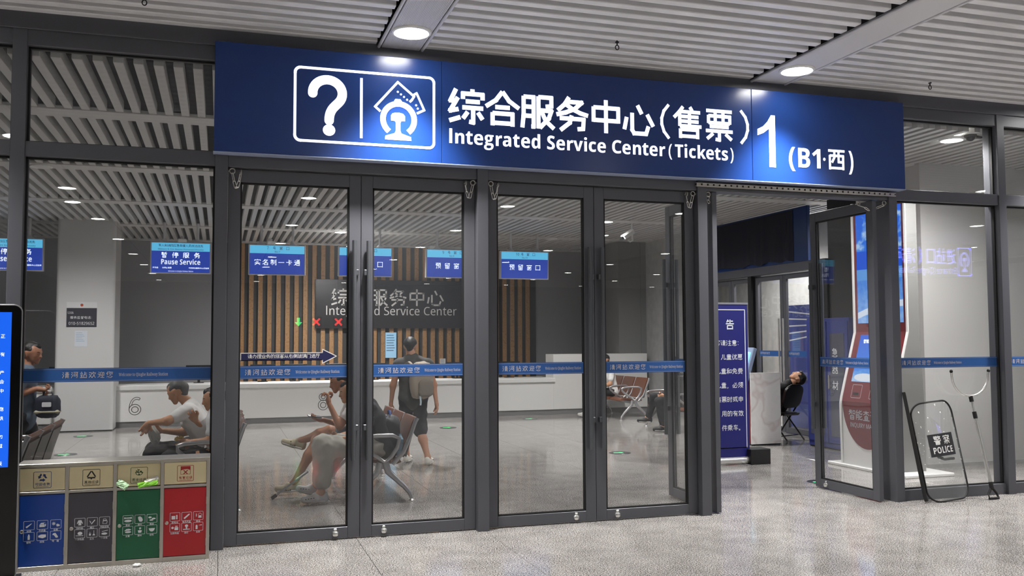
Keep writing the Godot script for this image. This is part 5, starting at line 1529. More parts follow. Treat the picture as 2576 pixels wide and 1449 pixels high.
	sm.span(Vector3(-0.105, -0.145, 0), Vector3(0.105, 0.145, 0.002))
	var smn := put("small_notice", sm, mat(rgb(206, 214, 224), 0.5), null, Transform3D(Basis(), Vector3(-2.44, 1.703, -10.797)))
	tag(smn, "small pale blue paper sheet on the white pillar below the dark notice", "notice")
	var sml := B.new()
	for k in 6: sml.span(Vector3(-0.085, 0.1 - k * 0.03, 0.002), Vector3(0.02 + 0.02 * (k % 3), 0.106 - k * 0.03, 0.0025))
	put("print", sml, mat(rgb(120, 150, 180), 0.5), smn)
	var gp := node("pillar", Vector3(9.28, 0, -12.1))
	tag(gp, "grey stone clad pillar behind the right-hand row of brown seats", "pillar")
	for q in [[-0.56, 0.0], [0.0, 0.56]]:
		boxed("stone_panel", Vector3(q[0] + 0.002, 0.0, -0.5), Vector3(q[1] - 0.002, CEIL_IN, 0.5), mat(rgb(122, 122, 122), 0.5), gp, 0.003)

func counter_things() -> void:
	var k := 0
	for x in [-2.9, -0.4, 0.85, 1.5, 2.4, 3.15, 3.9, 5.0, 6.2]:
		var t := node("desk_monitor", Vector3(x, 0.8, -12.0))
		tag(t, "black desk monitor on the service counter, %s from the left" % ["first", "second", "third", "fourth", "fifth", "sixth", "seventh", "eighth", "ninth"][k], "monitor", "monitors on the service counter")
		boxed("screen", Vector3(-0.25, 0.06, -0.015), Vector3(0.25, 0.36, 0.015), M.black, t, 0.006)
		boxed("stand", Vector3(-0.025, 0.0, -0.02), Vector3(0.025, 0.1, 0.01), M.black, t)
		boxed("foot", Vector3(-0.1, 0.0, -0.09), Vector3(0.1, 0.012, 0.07), M.black, t, 0.003)
		k += 1

# ---------------------------------------------------------------- things inside
func build_inside() -> void:
	displays()
	bench(Vector3(-1.9, 0, -2.86), 3, "dark-backed row of seats with brown headrests at the far left", "first")
	bench(Vector3(-0.11, 0, -3.48), 3, "row of seats under the two people beside the bins", "second")
	bench(Vector3(1.6, 0, -3.5), 3, "row of brown seats with silver arms holding the blue backpack", "third")
	bench(Vector3(8.05, 0, -11.22), 3, "row of brown seats by the grey pillar", "fourth")
	bench(Vector3(7.97, 0, -8.1), 3, "row of brown seats seen through the open door leaf", "fifth")
	kiosk()
	terminal()
	banner()
	folding_chair()
	dome_camera(Vector3(7.93, CEIL_IN - 0.01, -0.36), "small dark-domed camera beside the lit lamp in the top right window")
	for q in [[3.87, 1.53, 0.13, 0.3, "pale blue printed notice on the wooden slats left of the walking man"], [5.13, 1.13, 0.07, 0.07, "small white sign on the wooden slats right of the walking man"]]:
		var wn := B.new()
		wn.span(Vector3(-q[2], -q[3], -0.004), Vector3(q[2], q[3], 0.0))
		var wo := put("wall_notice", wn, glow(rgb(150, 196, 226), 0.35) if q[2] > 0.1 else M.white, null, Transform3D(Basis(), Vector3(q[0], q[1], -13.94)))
		tag(wo, q[4], "notice", "notices on the slatted wall")
		var wl := B.new()
		for k in 7: wl.span(Vector3(-q[2] * 0.8, q[3] * (0.75 - 0.2 * k), 0.0), Vector3(q[2] * (0.5 + 0.1 * (k % 3)), q[3] * (0.75 - 0.2 * k) + q[3] * 0.06, 0.001))
		put("print", wl, mat(rgb(90, 120, 150), 0.5), wo)
	# floor exit lights
	var fl := ["before the white pillar", "nearest the bins and far-left seats", "before the right counter end", "right of the walking man", "beside the open door leaf", "behind the open left leaf"]
	var i := 0
	for p in [[-2.25, -9.9], [-2.13, -7.15], [6.165, -10.45], [4.11, -9.2], [6.6, -1.36], [5.55, -4.6]]:
		var t := node("floor_exit_light", Vector3(p[0], 0.0, p[1]))
		tag(t, "round floor exit light with green glowing arrow " + fl[i], "floor light", "exit lights set in the floor")
		i += 1
		var b := B.new()
		b.lathe([Vector2(0.16, 0.0005), Vector2(0.155, 0.004), Vector2(0.0, 0.004)], 24)
		put("disc", b, mat(rgb(60, 62, 64), 0.3, 0.4), t)
		var g := B.new()
		g.xf = Transform3D(Basis(Vector3.RIGHT, -PI / 2), Vector3(0, 0.005, 0))
		fill(g, PackedVector2Array([Vector2(-0.1, -0.018), Vector2(0.0, -0.018), Vector2(0.0, -0.05), Vector2(0.06, 0.0), Vector2(0.0, 0.05), Vector2(0.0, 0.018), Vector2(-0.1, 0.018)]), 0.0)
		put("arrow", g, glow(rgb(60, 240, 130), 2.2), t)
	# cameras
	cctv(Vector3(7.62, CEIL_IN, -8.5), true, "white bullet security camera hanging beside the grey pillar")
	for q in [[1.05, "above the number seven screen"], [4.7, "above the number nine screen"], [5.75, "above the number ten screen"], [-0.8, "above the pause service screen"], [-3.0, "at the left end of the hall"]]:
		cctv(Vector3(q[0], CEIL_IN, -13.2), false, "small white box camera on the ceiling " + q[1])
	# bags
	var bp := node("backpack", Vector3(1.72, 0.44, -2.02), -PI / 2)
	tag(bp, "black and blue backpack standing on the end brown seat", "backpack")
	var bb := B.new()
	soft_box(bb, Vector3(0, 0.2, 0.0), Vector3(0.17, 0.22, 0.11), 31)
	put("body", bb, mat(rgb(44, 46, 52), 0.6), bp)
	var bs := B.new()
	bs.tube([Vector3(-0.1, 0.02, 0.1), Vector3(-0.12, 0.2, 0.13), Vector3(-0.09, 0.4, 0.06)], 0.02, 8, false, true, 0.5)
	bs.tube([Vector3(0.13, 0.02, 0.08), Vector3(0.14, 0.2, 0.1), Vector3(0.08, 0.41, 0.04)], 0.02, 8, false, true, 0.5)
	put("strap", bs, mat(rgb(36, 78, 160), 0.6), bp)
	var bh := B.new()
	bh.tube([Vector3(-0.05, 0.4, 0.0), Vector3(-0.04, 0.46, 0.0), Vector3(0.04, 0.46, 0.0), Vector3(0.05, 0.4, 0.0)], 0.012, 8)
	put("handle", bh, mat(rgb(36, 78, 160), 0.6), bp)
	var wb := node("water_bottle", Vector3(1.80, 0.44, -1.82))
	tag(wb, "crumpled clear blue water bottle beside the backpack on the seat", "bottle")
	var wbb := B.new()
	wbb.lathe([Vector2(0.0, 0.0), Vector2(0.036, 0.004), Vector2(0.037, 0.05), Vector2(0.033, 0.06), Vector2(0.037, 0.07), Vector2(0.037, 0.12), Vector2(0.033, 0.13), Vector2(0.037, 0.14), Vector2(0.036, 0.18), Vector2(0.014, 0.22), Vector2(0.014, 0.235)], 16)
	put("body", wbb, mat(rgb(150, 186, 208), 0.15), wb)
	var fbg := B.new()
	soft_box(fbg, Vector3(0, 0.09, 0), Vector3(0.17, 0.09, 0.1), 12)
	var bag := node("black_bag", Vector3(-1.04, 0.0, -2.6), 0.4)
	tag(bag, "small black bag standing on the floor left of the seated man", "bag")
	put("body", fbg, M.leather_black, bag)
	var fbh := B.new()
	fbh.tube([Vector3(-0.08, 0.16, 0), Vector3(-0.07, 0.24, 0.0), Vector3(0.0, 0.26, 0.02), Vector3(0.05, 0.2, 0.0), Vector3(0.06, 0.16, 0)], 0.012, 8)
	put("handle", fbh, M.leather_black, bag)
	var rbag := B.new()
	soft_box(rbag, Vector3(0, 0.17, 0), Vector3(0.14, 0.18, 0.1), 5)
	tag(put("black_bag", rbag, M.leather_black, null, Transform3D(Basis(), Vector3(7.78, 0.0, -7.3))), "black bag on the floor before the right-hand seats", "bag")

func soft_box(b: B, c: Vector3, r: Vector3, sd: int) -> void:
	var n := FastNoiseLite.new(); n.seed = sd; n.frequency = 1.0
	var seg := 22
	var rows := 12
	var P := []
	for i in rows + 1:
		var row := []
		for j in seg:
			var a := PI * i / rows - PI / 2
			var w := TAU * j / seg
			var d := Vector3(cos(a) * cos(w), sin(a), cos(a) * sin(w))
			var e := Vector3(signf(d.x) * pow(absf(d.x), 0.55), signf(d.y) * pow(absf(d.y), 0.6), signf(d.z) * pow(absf(d.z), 0.55))
			row.append(c + e * r * (1.0 + 0.12 * n.get_noise_3dv(d * 2.2) + 0.06 * n.get_noise_3dv(d * 6.0)))
		P.append(row)
	var N := func(i: int, j: int) -> Vector3:
		var a: Vector3 = P[clampi(i + 1, 0, rows)][j] - P[clampi(i - 1, 0, rows)][j]
		var w: Vector3 = P[i][(j + 1) % seg] - P[i][(j - 1 + seg) % seg]
		var m := a.cross(w)
		if m.length() < 1e-9: return Vector3(0, signf(P[i][j].y - c.y), 0)
		m = m.normalized()
		return m if m.dot(P[i][j] - c) > 0.0 else -m
	for i in rows:
		for j in seg:
			var k := (j + 1) % seg
			b.tri(P[i][j], P[i][k], P[i + 1][k], N.call(i, j), N.call(i, k), N.call(i + 1, k))
			b.tri(P[i][j], P[i + 1][k], P[i + 1][j], N.call(i, j), N.call(i + 1, k), N.call(i + 1, j))

func displays() -> void:
	var rows := [[-3.63, "", "暂停服务", 5, "second pause service screen cut by the left post"], [-0.73, "", "暂停服务", 6, "hanging blue screen reading pause service in the left window"], [1.05, "7号窗口", "实名制一卡通", 7, "hanging blue screen for window number seven"], [2.78, "8号窗口", "预留窗口", 8, "hanging blue screen half hidden by the door handles"], [4.57, "9号窗口", "预留窗口", 9, "hanging blue screen for window number nine"], [6.17, "10号窗口", "预留窗口", 10, "hanging blue screen for window number ten"]]
	var cyan := glow(rgb(96, 196, 240), 0.72)
	var blue := glow(rgb(40, 70, 176), 0.62)
	var white := glow(rgb(236, 246, 255), 0.9)
	for r in rows:
		var t := node("window_display", Vector3(r[0], 2.93, -10.78))
		tag(t, r[4], "screen", "hanging screens over the counter")
		t.rotation.x = 0.05
		boxed("casing", Vector3(-0.545, 0, -0.1), Vector3(0.545, 0.6, 0.0), M.strip, t, 0.008)
		var h := B.new()
		h.span(Vector3(-0.52, 0.425 if r[3] > 6 else 0.43, 0.0), Vector3(0.52, 0.58, 0.003))
		var hd := put("header_band", h, cyan, t)
		var s := B.new()
		s.span(Vector3(-0.52, 0.075, 0.0), Vector3(0.52, 0.425, 0.003))
		s.span(Vector3(-0.52, 0.02, 0.0), Vector3(0.52, 0.075, 0.003))
		var sc := put("screen", s, blue, t)
		var ink := B.new()
		var txt := B.new()
		if r[3] <= 6:
			hanzi(ink, "军人和消防应急救援人员依法优先", -0.4, 0.558, 0.05, 0.0535, 0.1, 0.005)
			latin(ink, "Military & Fire Rescue Personnel Priority", 0.0, 0.448, 0.03, 0.005, 0.82, "Droid Serif", false, true)
			hanzi(txt, r[2], -0.35, 0.405, 0.105, 0.196, 0.11, 0.005)
			latin(txt, "Pause Service", 0.0, 0.175, 0.095, 0.005, 0.7, "Droid Sans", true, true)
			hanzi(txt, "开车前17分停止售票", -0.5, 0.125, 0.03, 0.034, 0.13, 0.005)
			hanzi(txt, "今日综合服务中心已结束", 0.14, 0.125, 0.03, 0.034, 0.13, 0.005)
			latin(txt, "Welcome to Qinghe Railway Station", 0.0, 0.035, 0.024, 0.005, 0.45, "Droid Sans", false, true)
		else:
			var nm: String = str(r[3])
			latin(ink, nm, -0.2, 0.505, 0.055, 0.005)
			hanzi(ink, "号窗口", -0.09, 0.562, 0.062, 0.13, 0.09, 0.005)
			latin(ink, "No." + nm, 0.0, 0.444, 0.034, 0.005, 0.0, "Droid Sans", false, true)
			var k: String = r[2]
			var pitch := 0.15 if k.length() > 4 else 0.195
			hanzi(txt, k, -pitch * (k.length() - 1) * 0.5 - 0.055, 0.31, 0.115, pitch, 0.1, 0.005)
		put("header_text", ink, mat(rgb(40, 60, 96), 0.5), hd)
		put("screen_text", txt, white, sc)
		for x in [-0.3, 0.3]:
			var p := B.new()
			p.tube([Vector3(x, 0.64, -0.06), Vector3(x, CEIL_IN - 2.93, -0.06 - 0.02)], 0.026, 12)
			p.lathe([Vector2(0.0, 0), Vector2(0.001, 0)], 4)
			put("hanger_pole", p, M.strip, t)
			var q := B.new()
			q.xf = Transform3D(Basis(), Vector3(x, 0.6, -0.06))
			q.lathe([Vector2(0.085, 0.0), Vector2(0.05, 0.03), Vector2(0.028, 0.06)], 12)
			put("bracket", q, M.strip, t)

func cctv(at: Vector3, bullet: bool, label: String) -> void:
	var t := node("security_camera", at)
	tag(t, label, "camera", "security cameras")
	if bullet:
		var a := B.new()
		a.tube([Vector3(0, 0, 0), Vector3(0, -0.28, 0), Vector3(0, -0.33, 0.02), Vector3(-0.05, -0.36, 0.02), Vector3(-0.1, -0.33, 0.02)], 0.02, 10)
		put("arm", a, M.white, t)
		var b := B.new()
		b.bar(Vector3(0.02, -0.15, 0), Vector3(-0.26, -0.31, 0.12), 0.1, 0.1, Vector3.UP, 0.02)
		put("body", b, M.white, t)
		var l := B.new()
		l.bar(Vector3(-0.25, -0.305, 0.116), Vector3(-0.30, -0.333, 0.137), 0.075, 0.075, Vector3.UP, 0.015)
		put("lens", l, M.black_gloss, t)
	else:
		boxed("body", Vector3(-0.09, -0.17, -0.06), Vector3(0.09, -0.06, 0.2), M.white, t, 0.02)
		boxed("bracket", Vector3(-0.03, -0.06, -0.03), Vector3(0.03, 0.0, 0.03), M.white, t)
		var l := B.new()
		l.ellipsoid(Vector3(0, -0.2, 0.1), Vector3(0.06, 0.06, 0.06), 12, 6)
		put("dome", l, M.black_gloss, t)

func dome_camera(at: Vector3, label: String) -> void:
	var t := node("security_camera", at)
	tag(t, label, "camera", "security cameras")
	var b := B.new()
	b.lathe([Vector2(0.0, -0.018), Vector2(0.06, -0.018), Vector2(0.066, 0.0), Vector2(0.066, 0.01)], 18)
	put("ring", b, M.frame_dark, t)
	var d := B.new()
	d.ellipsoid(Vector3(0, -0.016, 0), Vector3(0.048, 0.045, 0.048), 14, 8)
	put("dome", d, M.black_gloss, t)
	boxed("arm", Vector3(0.03, -0.02, -0.02), Vector3(0.16, 0.0, 0.02), M.frame_dark, t)

func bench(at: Vector3, seats: int, label: String, _which: String) -> void:
	var t := node("waiting_bench", at, -PI / 2)
	tag(t, label, "bench", "rows of waiting seats")
	var P := 0.6
	var L := seats * P
	boxed("beam", Vector3(0.0, 0.335, -0.05), Vector3(L, 0.385, 0.05), M.alu, t, 0.006)
	for s in seats:
		var x0 := s * P + 0.035
		var x1 := (s + 1) * P - 0.035
		var pad := sweep_pad([Vector2(0.285, 0.395), Vector2(0.27, 0.43), Vector2(0.2, 0.445), Vector2(0.0, 0.425), Vector2(-0.15, 0.41), Vector2(-0.185, 0.425)], 0.035, x0, x1)
		put("seat", pad, M.brown, t)
		var bk := sweep_pad([Vector2(-0.195, 0.45), Vector2(-0.225, 0.55), Vector2(-0.265, 0.68), Vector2(-0.305, 0.79), Vector2(-0.335, 0.845), Vector2(-0.36, 0.85)], 0.03, x0, x1)
		var back := put("backrest", bk, M.brown, t)
		var shell := sweep_pad([Vector2(-0.235, 0.45), Vector2(-0.262, 0.55), Vector2(-0.302, 0.68), Vector2(-0.338, 0.785)], 0.018, x0 + 0.004, x1 - 0.004)
		put("back_shell", shell, mat(rgb(70, 68, 66), 0.4), back)
	for k in seats + 1:
		var x := k * P
		var ends := k == 0 or k == seats
		var a := B.new()
		var arm := [Vector3(x, 0.4, -0.02), Vector3(x, 0.46, 0.06), Vector3(x, 0.53, 0.18), Vector3(x, 0.6, 0.26), Vector3(x, 0.645, 0.265), Vector3(x, 0.665, 0.2), Vector3(x, 0.675, 0.05), Vector3(x, 0.672, -0.1), Vector3(x, 0.64, -0.17), Vector3(x, 0.55, -0.15), Vector3(x, 0.46, -0.09)]
		a.tube(arm, 0.021, 10, true, true, 0.8, Vector3.RIGHT)
		put("armrest", a, M.alu, t)
		var p := B.new()
		p.tube([Vector3(x, 0.38, -0.1), Vector3(x, 0.5, -0.215), Vector3(x, 0.66, -0.285), Vector3(x, 0.8, -0.335), Vector3(x, 0.845, -0.355)], [0.024, 0.022, 0.02, 0.02, 0.026], 10, false, true, 0.8, Vector3.RIGHT)
		put("back_post", p, M.alu, t)
		if ends:
			for sg in [[0.29, 0.03], [-0.3, -0.03]]:
				var l := B.new()
				var zf: float = sg[0]
				l.tube([Vector3(x, 0.4, sg[1]), Vector3(x, 0.31, zf * 0.18), Vector3(x, 0.24, zf * 0.42), Vector3(x, 0.15, zf * 0.74), Vector3(x, 0.08, zf * 0.93), Vector3(x, 0.02, zf)], [0.034, 0.036, 0.028, 0.024, 0.02, 0.016], 10, false, true, 0.8, Vector3.RIGHT)
				var leg := put("leg", l, M.alu, t)
				var f := B.new()
				f.xf = Transform3D(Basis(), Vector3(x, 0.0, zf))
				f.lathe([Vector2(0.03, 0.0), Vector2(0.03, 0.008), Vector2(0.014, 0.022), Vector2(0.0, 0.03)], 14)
				put("foot", f, M.chrome, leg)

# a padded strip: profile of (z, y) points carried from x0 to x1 with thickness th below or behind it
func sweep_pad(prof: Array, th: float, x0: float, x1: float) -> B:
	var b := B.new()
	var k := prof.size()
	var N := []
	for i in k:
		var d: Vector2 = (prof[mini(i + 1, k - 1)] - prof[maxi(i - 1, 0)]).normalized()
		N.append(Vector2(-d.y, d.x) if false else Vector2(d.y, -d.x))
	# outward is the side that faces up or forward
	for i in k:
		if N[i].y + N[i].x < 0.0: N[i] = -N[i]
	for i in k - 1:
		for s in [0.0, -1.0]:
			var q := []
			for j in [i, i + 1]:
				for x in [x0, x1]:
					var p: Vector2 = prof[j] + N[j] * th * s
					q.append(Vector3(x, p.y, p.x))
			var na := Vector3(0, N[i].y, N[i].x) * (1.0 if s == 0.0 else -1.0)
			var nb := Vector3(0, N[i + 1].y, N[i + 1].x) * (1.0 if s == 0.0 else -1.0)
			b.tri(q[0], q[1], q[3], na, na, nb)
			b.tri(q[0], q[3], q[2], na, nb, nb)
		for x in [x0, x1]:
			var c := []
			for j in [i, i + 1]:
				for s in [0.0, -1.0]:
					var p: Vector2 = prof[j] + N[j] * th * s
					c.append(Vector3(x, p.y, p.x))
			b.quad(c[0], c[1], c[3], c[2], Vector3(-1 if x == x0 else 1, 0, 0))
	for e in [0, k - 1]:
		var p: Vector2 = prof[e]
		var q: Vector2 = prof[e] - N[e] * th
		var m: Vector2 = (prof[e] - prof[1 if e == 0 else k - 2]).normalized()
		b.quad(Vector3(x0, p.y, p.x), Vector3(x1, p.y, p.x), Vector3(x1, q.y, q.x), Vector3(x0, q.y, q.x), Vector3(0, m.y, m.x))
	return b

func kiosk() -> void:
	# local z faces the hall (-x of the scene)
	var t := node("enquiry_machine", Vector3(7.95, 0, -1.93), -PI / 2)
	tag(t, "tall dark red self-service enquiry machine with blue screens behind the open door", "kiosk")
	var red := mat(rgb(112, 26, 34), 0.35)
	var side := PackedVector2Array([Vector2(0.24, 0.04), Vector2(0.25, 0.8), Vector2(0.23, 0.9), Vector2(0.0, 1.72), Vector2(0.0, 3.42), Vector2(-0.16, 3.42), Vector2(-0.16, 1.6), Vector2(-0.2, 0.9), Vector2(-0.2, 0.04)])
	for x in [-0.5, 0.47]:
		var b := B.new()
		b.xf = Transform3D(Basis(Vector3(0, 0, 1), Vector3.UP, Vector3(-1, 0, 0)), Vector3(x + 0.03, 0, 0))
		b.extrude(side, 0.0, 0.03)
		put("side_panel", b, mat(rgb(132, 132, 130), 0.5), t)
		var ed := B.new()
		for q in 4: ed.bar(Vector3(x + 0.015, [0.04, 0.8, 0.9, 1.72][q], [0.245, 0.255, 0.235, 0.006][q]), Vector3(x + 0.015, [0.8, 0.9, 1.72, 3.42][q], [0.255, 0.235, 0.006, 0.006][q]), 0.032, 0.014, Vector3(0, 0, 1))
		put("white_edge", ed, M.white, t)
	var c := B.new()
	c.span(Vector3(-0.47, 1.7, -0.15), Vector3(0.47, 3.41, -0.006))
	put("upper_case", c, red, t)
	boxed("base_plate", Vector3(-0.72, 0.0, -0.42), Vector3(0.72, 0.04, 0.3), M.white, t, 0.008)
	boxed("lower_front", Vector3(-0.47, 0.04, -0.18), Vector3(0.47, 0.82, 0.235), M.white, t)
	var rd := B.new()
	var half := ring2(0.0, 0.84, 0.455, 0.58, 180, 360, 26)
	rd.extrude(half, 0.236, 0.246)
	put("red_shield_panel", rd, red, t)
	var u := Vector3(0, 1.72 - 0.86, 0.0 - 0.24).normalized()
	var n := Vector3(1, 0, 0).cross(u).normalized()
	var sl := node("control_panel", Vector3(0, 0.86, 0.236), 0.0, t)
	sl.transform.basis = Basis(Vector3(1, 0, 0), u, n)
	boxed("plate", Vector3(-0.47, -0.02, -0.05), Vector3(0.47, 0.9, 0.0), red, sl)
	var s2 := B.new()
	s2.card(-0.36, 0.24, 0.36, 0.86, 0.004)
	put("touch_screen", s2, screen_mat(1), sl)
	var sx := B.new()
	hanzi(sx, "智能查车次", -0.28, 0.8, 0.05, 0.056, 0.1, 0.006)
	put("screen_text", sx, glow(rgb(240, 248, 255), 0.9), sl)
	var dv := B.new()
	for x in [-0.22, 0.12]:
		outline(dv, round_rect(x - 0.09, 0.03, x + 0.09, 0.2, 0.012), 0.003, 0.003)
	put("slot_outline", dv, M.stripe_text, sl)
	for x in [-0.22, 0.12]: boxed("card_slot", Vector3(x - 0.05, 0.07, 0.0), Vector3(x + 0.05, 0.1, 0.012), M.black, sl, 0.003)
	var s1 := B.new()
	s1.card(-0.42, 1.84, 0.42, 3.3, 0.0)
	put("upper_screen", s1, screen_mat(0), t)
	var tx := B.new()
	hanzi(tx, "智能查询机", -0.33, 0.74, 0.125, 0.135, 0.08, 0.25)
	latin(tx, "INQUIRY MACHINE", 0.0, 0.52, 0.055, 0.25, 0.6, "Droid Sans", false, true)
	put("lettering", tx, M.stripe_text, t)

func screen_mat(kind: int) -> StandardMaterial3D:
	# the page shown on the screen: sky with clouds over a pale bridge or train
	var w := 128
	var h := 256 if kind == 0 else 128
	var im := Image.create_empty(w, h, false, Image.FORMAT_RGB8)
	var f := FastNoiseLite.new(); f.seed = 40 + kind; f.frequency = 0.022; f.fractal_octaves = 4
	for y in h:
		for x in w:
			var v := float(y) / h
			var c := Color8(24, 96, 224).lerp(Color8(70, 150, 240), v)
			if kind == 0:
				if v < 0.36:
					var k := clampf((f.get_noise_2d(x, y * 1.1) + 0.12) * 2.4, 0, 1)
					c = c.lerp(Color8(190, 218, 250), k * 0.9)
				elif v < 0.52: c = Color8(24, 88, 220)
				elif v < 0.62: c = Color8(96, 160, 232)
				else:
					c = Color8(60, 130, 226).lerp(Color8(150, 190, 240), clampf((v - 0.6) * 2.2 + 0.4 * f.get_noise_2d(x * 3.0, y * 3.0), 0, 1))
					if absf(float(y) - (h * 0.93 - 0.35 * x + 0.0012 * x * x)) < 7.0: c = Color8(216, 228, 244)
			else:
				if v > 0.72: c = c.lerp(Color8(200, 226, 250), clampf((v - 0.72) * 3.0 + 0.3 * f.get_noise_2d(x * 3.0, y * 4.0), 0, 1))
				var d := Vector2(x - 40.0, (y - h * 0.9) * 3.2).length()
				if d < 34.0: c = Color8(226, 234, 244)
			im.set_pixel(x, y, c)
	var m := mat(Color.BLACK, 0.3)
	m.emission_enabled = true
	m.emission = Color.BLACK
	m.emission_texture = ImageTexture.create_from_image(im)
	m.emission_energy_multiplier = 0.9
	return m

func terminal() -> void:
	var t := node("service_terminal", Vector3(7.83, 0, -4.72))
	tag(t, "marble-sided service terminal with a slanted screen right of the blue banner", "terminal")
	var marble := triplanar(mat(rgb(226, 224, 222), 0.25), noise_tex(512, 0.004, [rgb(255, 255, 255), rgb(250, 250, 250), rgb(255, 255, 255), rgb(252, 252, 252), rgb(255, 255, 255), rgb(253, 253, 253), rgb(255, 255, 255), rgb(236, 228, 227), rgb(255, 255, 255), rgb(250, 250, 250), rgb(255, 255, 255), rgb(252, 252, 252), rgb(255, 255, 255)], 77, 4), 0.45)
	boxed("side_panel", Vector3(-0.01, 0.02, -0.03), Vector3(0.52, 1.12, 0.0), marble, t, 0.003)
	boxed("side_panel", Vector3(-0.01, 0.02, -0.93), Vector3(0.52, 1.12, -0.9), marble, t, 0.003)
	boxed("cabinet", Vector3(0.06, 0.02, -0.9), Vector3(0.5, 1.08, -0.03), mat(rgb(140, 28, 34), 0.4), t)
	boxed("plinth", Vector3(0.0, 0.0, -0.92), Vector3(0.5, 0.02, -0.01), M.frame_dark, t)
	var s := B.new()
	s.bar(Vector3(-0.1, 0.82, -0.48), Vector3(0.12, 1.5, -0.48), 0.86, 0.07, Vector3(-1, 0.3, 0), 0.01)
	put("monitor", s, mat(rgb(150, 166, 196), 0.4, 0.3), t)
	var sc := B.new()
	sc.bar(Vector3(-0.123, 0.9, -0.48), Vector3(0.05, 1.435, -0.48), 0.78, 0.045, Vector3(-1, 0.3, 0))
	put("screen", sc, glow(rgb(150, 220, 236), 0.8), t)
	var blk := tag(boxed("floor_box", Vector3(6.63, 0.0, -3.1), Vector3(6.93, 0.2, -2.86), M.black, null, 0.006), "low black box on the floor behind the banner foot", "box")
	# blue equipment cabinet further back
	var c := node("equipment_cabinet", Vector3(8.66, 0, -3.95), -PI / 2)
	tag(c, "dark blue equipment cabinet with a glazed door behind the enquiry machine", "cabinet")
	var bl := mat(rgb(46, 56, 122), 0.4)
	boxed("body", Vector3(-0.5, 0.02, -0.45), Vector3(0.5, 1.95, 0.0), bl, c, 0.006)
	boxed("base", Vector3(-0.48, 0.0, -0.44), Vector3(0.48, 0.02, -0.01), M.black, c)
	for x in [-0.48, 0.01]:
		var d := node("door", Vector3(x, 0, 0.0), 0.0, c)
		boxed("leaf", Vector3(0, 0.1, 0.0), Vector3(0.47, 1.9, 0.02), bl, d, 0.003)
		boxed("window", Vector3(0.07, 0.2, 0.02), Vector3(0.4, 1.72, 0.026), mat(rgb(70, 74, 90), 0.15), d)
		boxed("handle", Vector3(0.41 if x < 0 else 0.03, 0.9, 0.02), Vector3(0.44 if x < 0 else 0.06, 1.1, 0.035), M.steel, d)
	var tx := B.new()
	hanzi(tx, "防", -0.33, 0.82, 0.11, 0.1, 0.1, 0.03)
	for k in 3: hanzi(tx, ["急", "器", "材"][k], 0.14, 1.5 - k * 0.24, 0.13, 0.1, 0.1, 0.03)
	put("lettering", tx, M.white_print, c)
	# printed poster wall behind the side doors
	var p := node("poster_stand", Vector3(9.95, 0, -6.0), -PI / 2)
	tag(p, "large blue printed poster with a white heading behind the side glass doors", "poster")
	boxed("board", Vector3(-0.95, 0.05, -0.02), Vector3(0.95, 2.25, 0.0), mat(rgb(52, 70, 150), 0.5), p)
	boxed("foot", Vector3(-0.9, 0, -0.2), Vector3(0.9, 0.05, 0.16), M.frame_dark, p)
	var px := B.new()
	for k in 5: ribbon(px, PackedVector2Array([Vector2(-0.93, 2.15 - k * 0.14), Vector2(0.9, 1.98 - k * 0.04)]), 0.012, 0.002)
	hanzi(px, "售票", 0.05, 1.55, 0.42, 0.45, 0.12, 0.002)
	for k in 8: ribbon(px, PackedVector2Array([Vector2(0.2, 0.95 - k * 0.06), Vector2(0.85, 0.95 - k * 0.06)]), 0.012, 0.002)
	put("print", px, M.white_print, p)

func banner() -> void:
	var t := node("roll_up_banner", Vector3(6.27, 0, -2.95))
	tag(t, "dark blue roll-up notice banner with white text by the open door", "banner")
	var b := B.new()
	b.span(Vector3(-0.4, 0.1, -0.004), Vector3(0.4, 2.11, 0.0))
	put("sheet", b, mat(rgb(28, 30, 104), 0.4), t)
	var o := B.new()
	outline(o, PackedVector2Array([Vector2(-0.36, 0.22), Vector2(0.36, 0.22), Vector2(0.36, 2.03), Vector2(-0.36, 2.03)]), 0.005, 0.002)
	hanzi(o, "公告", -0.19, 1.9, 0.13, 0.26, 0.11, 0.002)
	var lines := ["旅客请注意：", "儿童优惠", "儿童和免费", "儿童，必须", "售票时或申", "用的有效", "件乘车。"]
	for i in lines.size():
		var s: String = lines[i]
		var w := 0.083
		hanzi(o, s, 0.325 - s.length() * w, 1.63 - i * 0.185, 0.074, w, 0.1, 0.002)
	put("print", o, M.white_print, t)
	var r := B.new()
	r.tube([Vector3(-0.42, 0.055, 0.0), Vector3(0.42, 0.055, 0.0)], 0.045, 18)
	put("roller_case", r, M.chrome, t)
	for x in [-0.43, 0.43]:
		var e := B.new()
		e.tube([Vector3(x - 0.012, 0.055, 0.0), Vector3(x + 0.012, 0.055, 0.0)], 0.052, 18)
		put("end_cap", e, mat(rgb(40, 110, 160), 0.4), t)
	for x in [-0.3, 0.3]: boxed("foot", Vector3(x - 0.02, 0.0, -0.14), Vector3(x + 0.02, 0.012, 0.14), M.alu, t)
	boxed("top_bar", Vector3(-0.41, 2.1, -0.012), Vector3(0.41, 2.125, 0.008), M.alu, t)

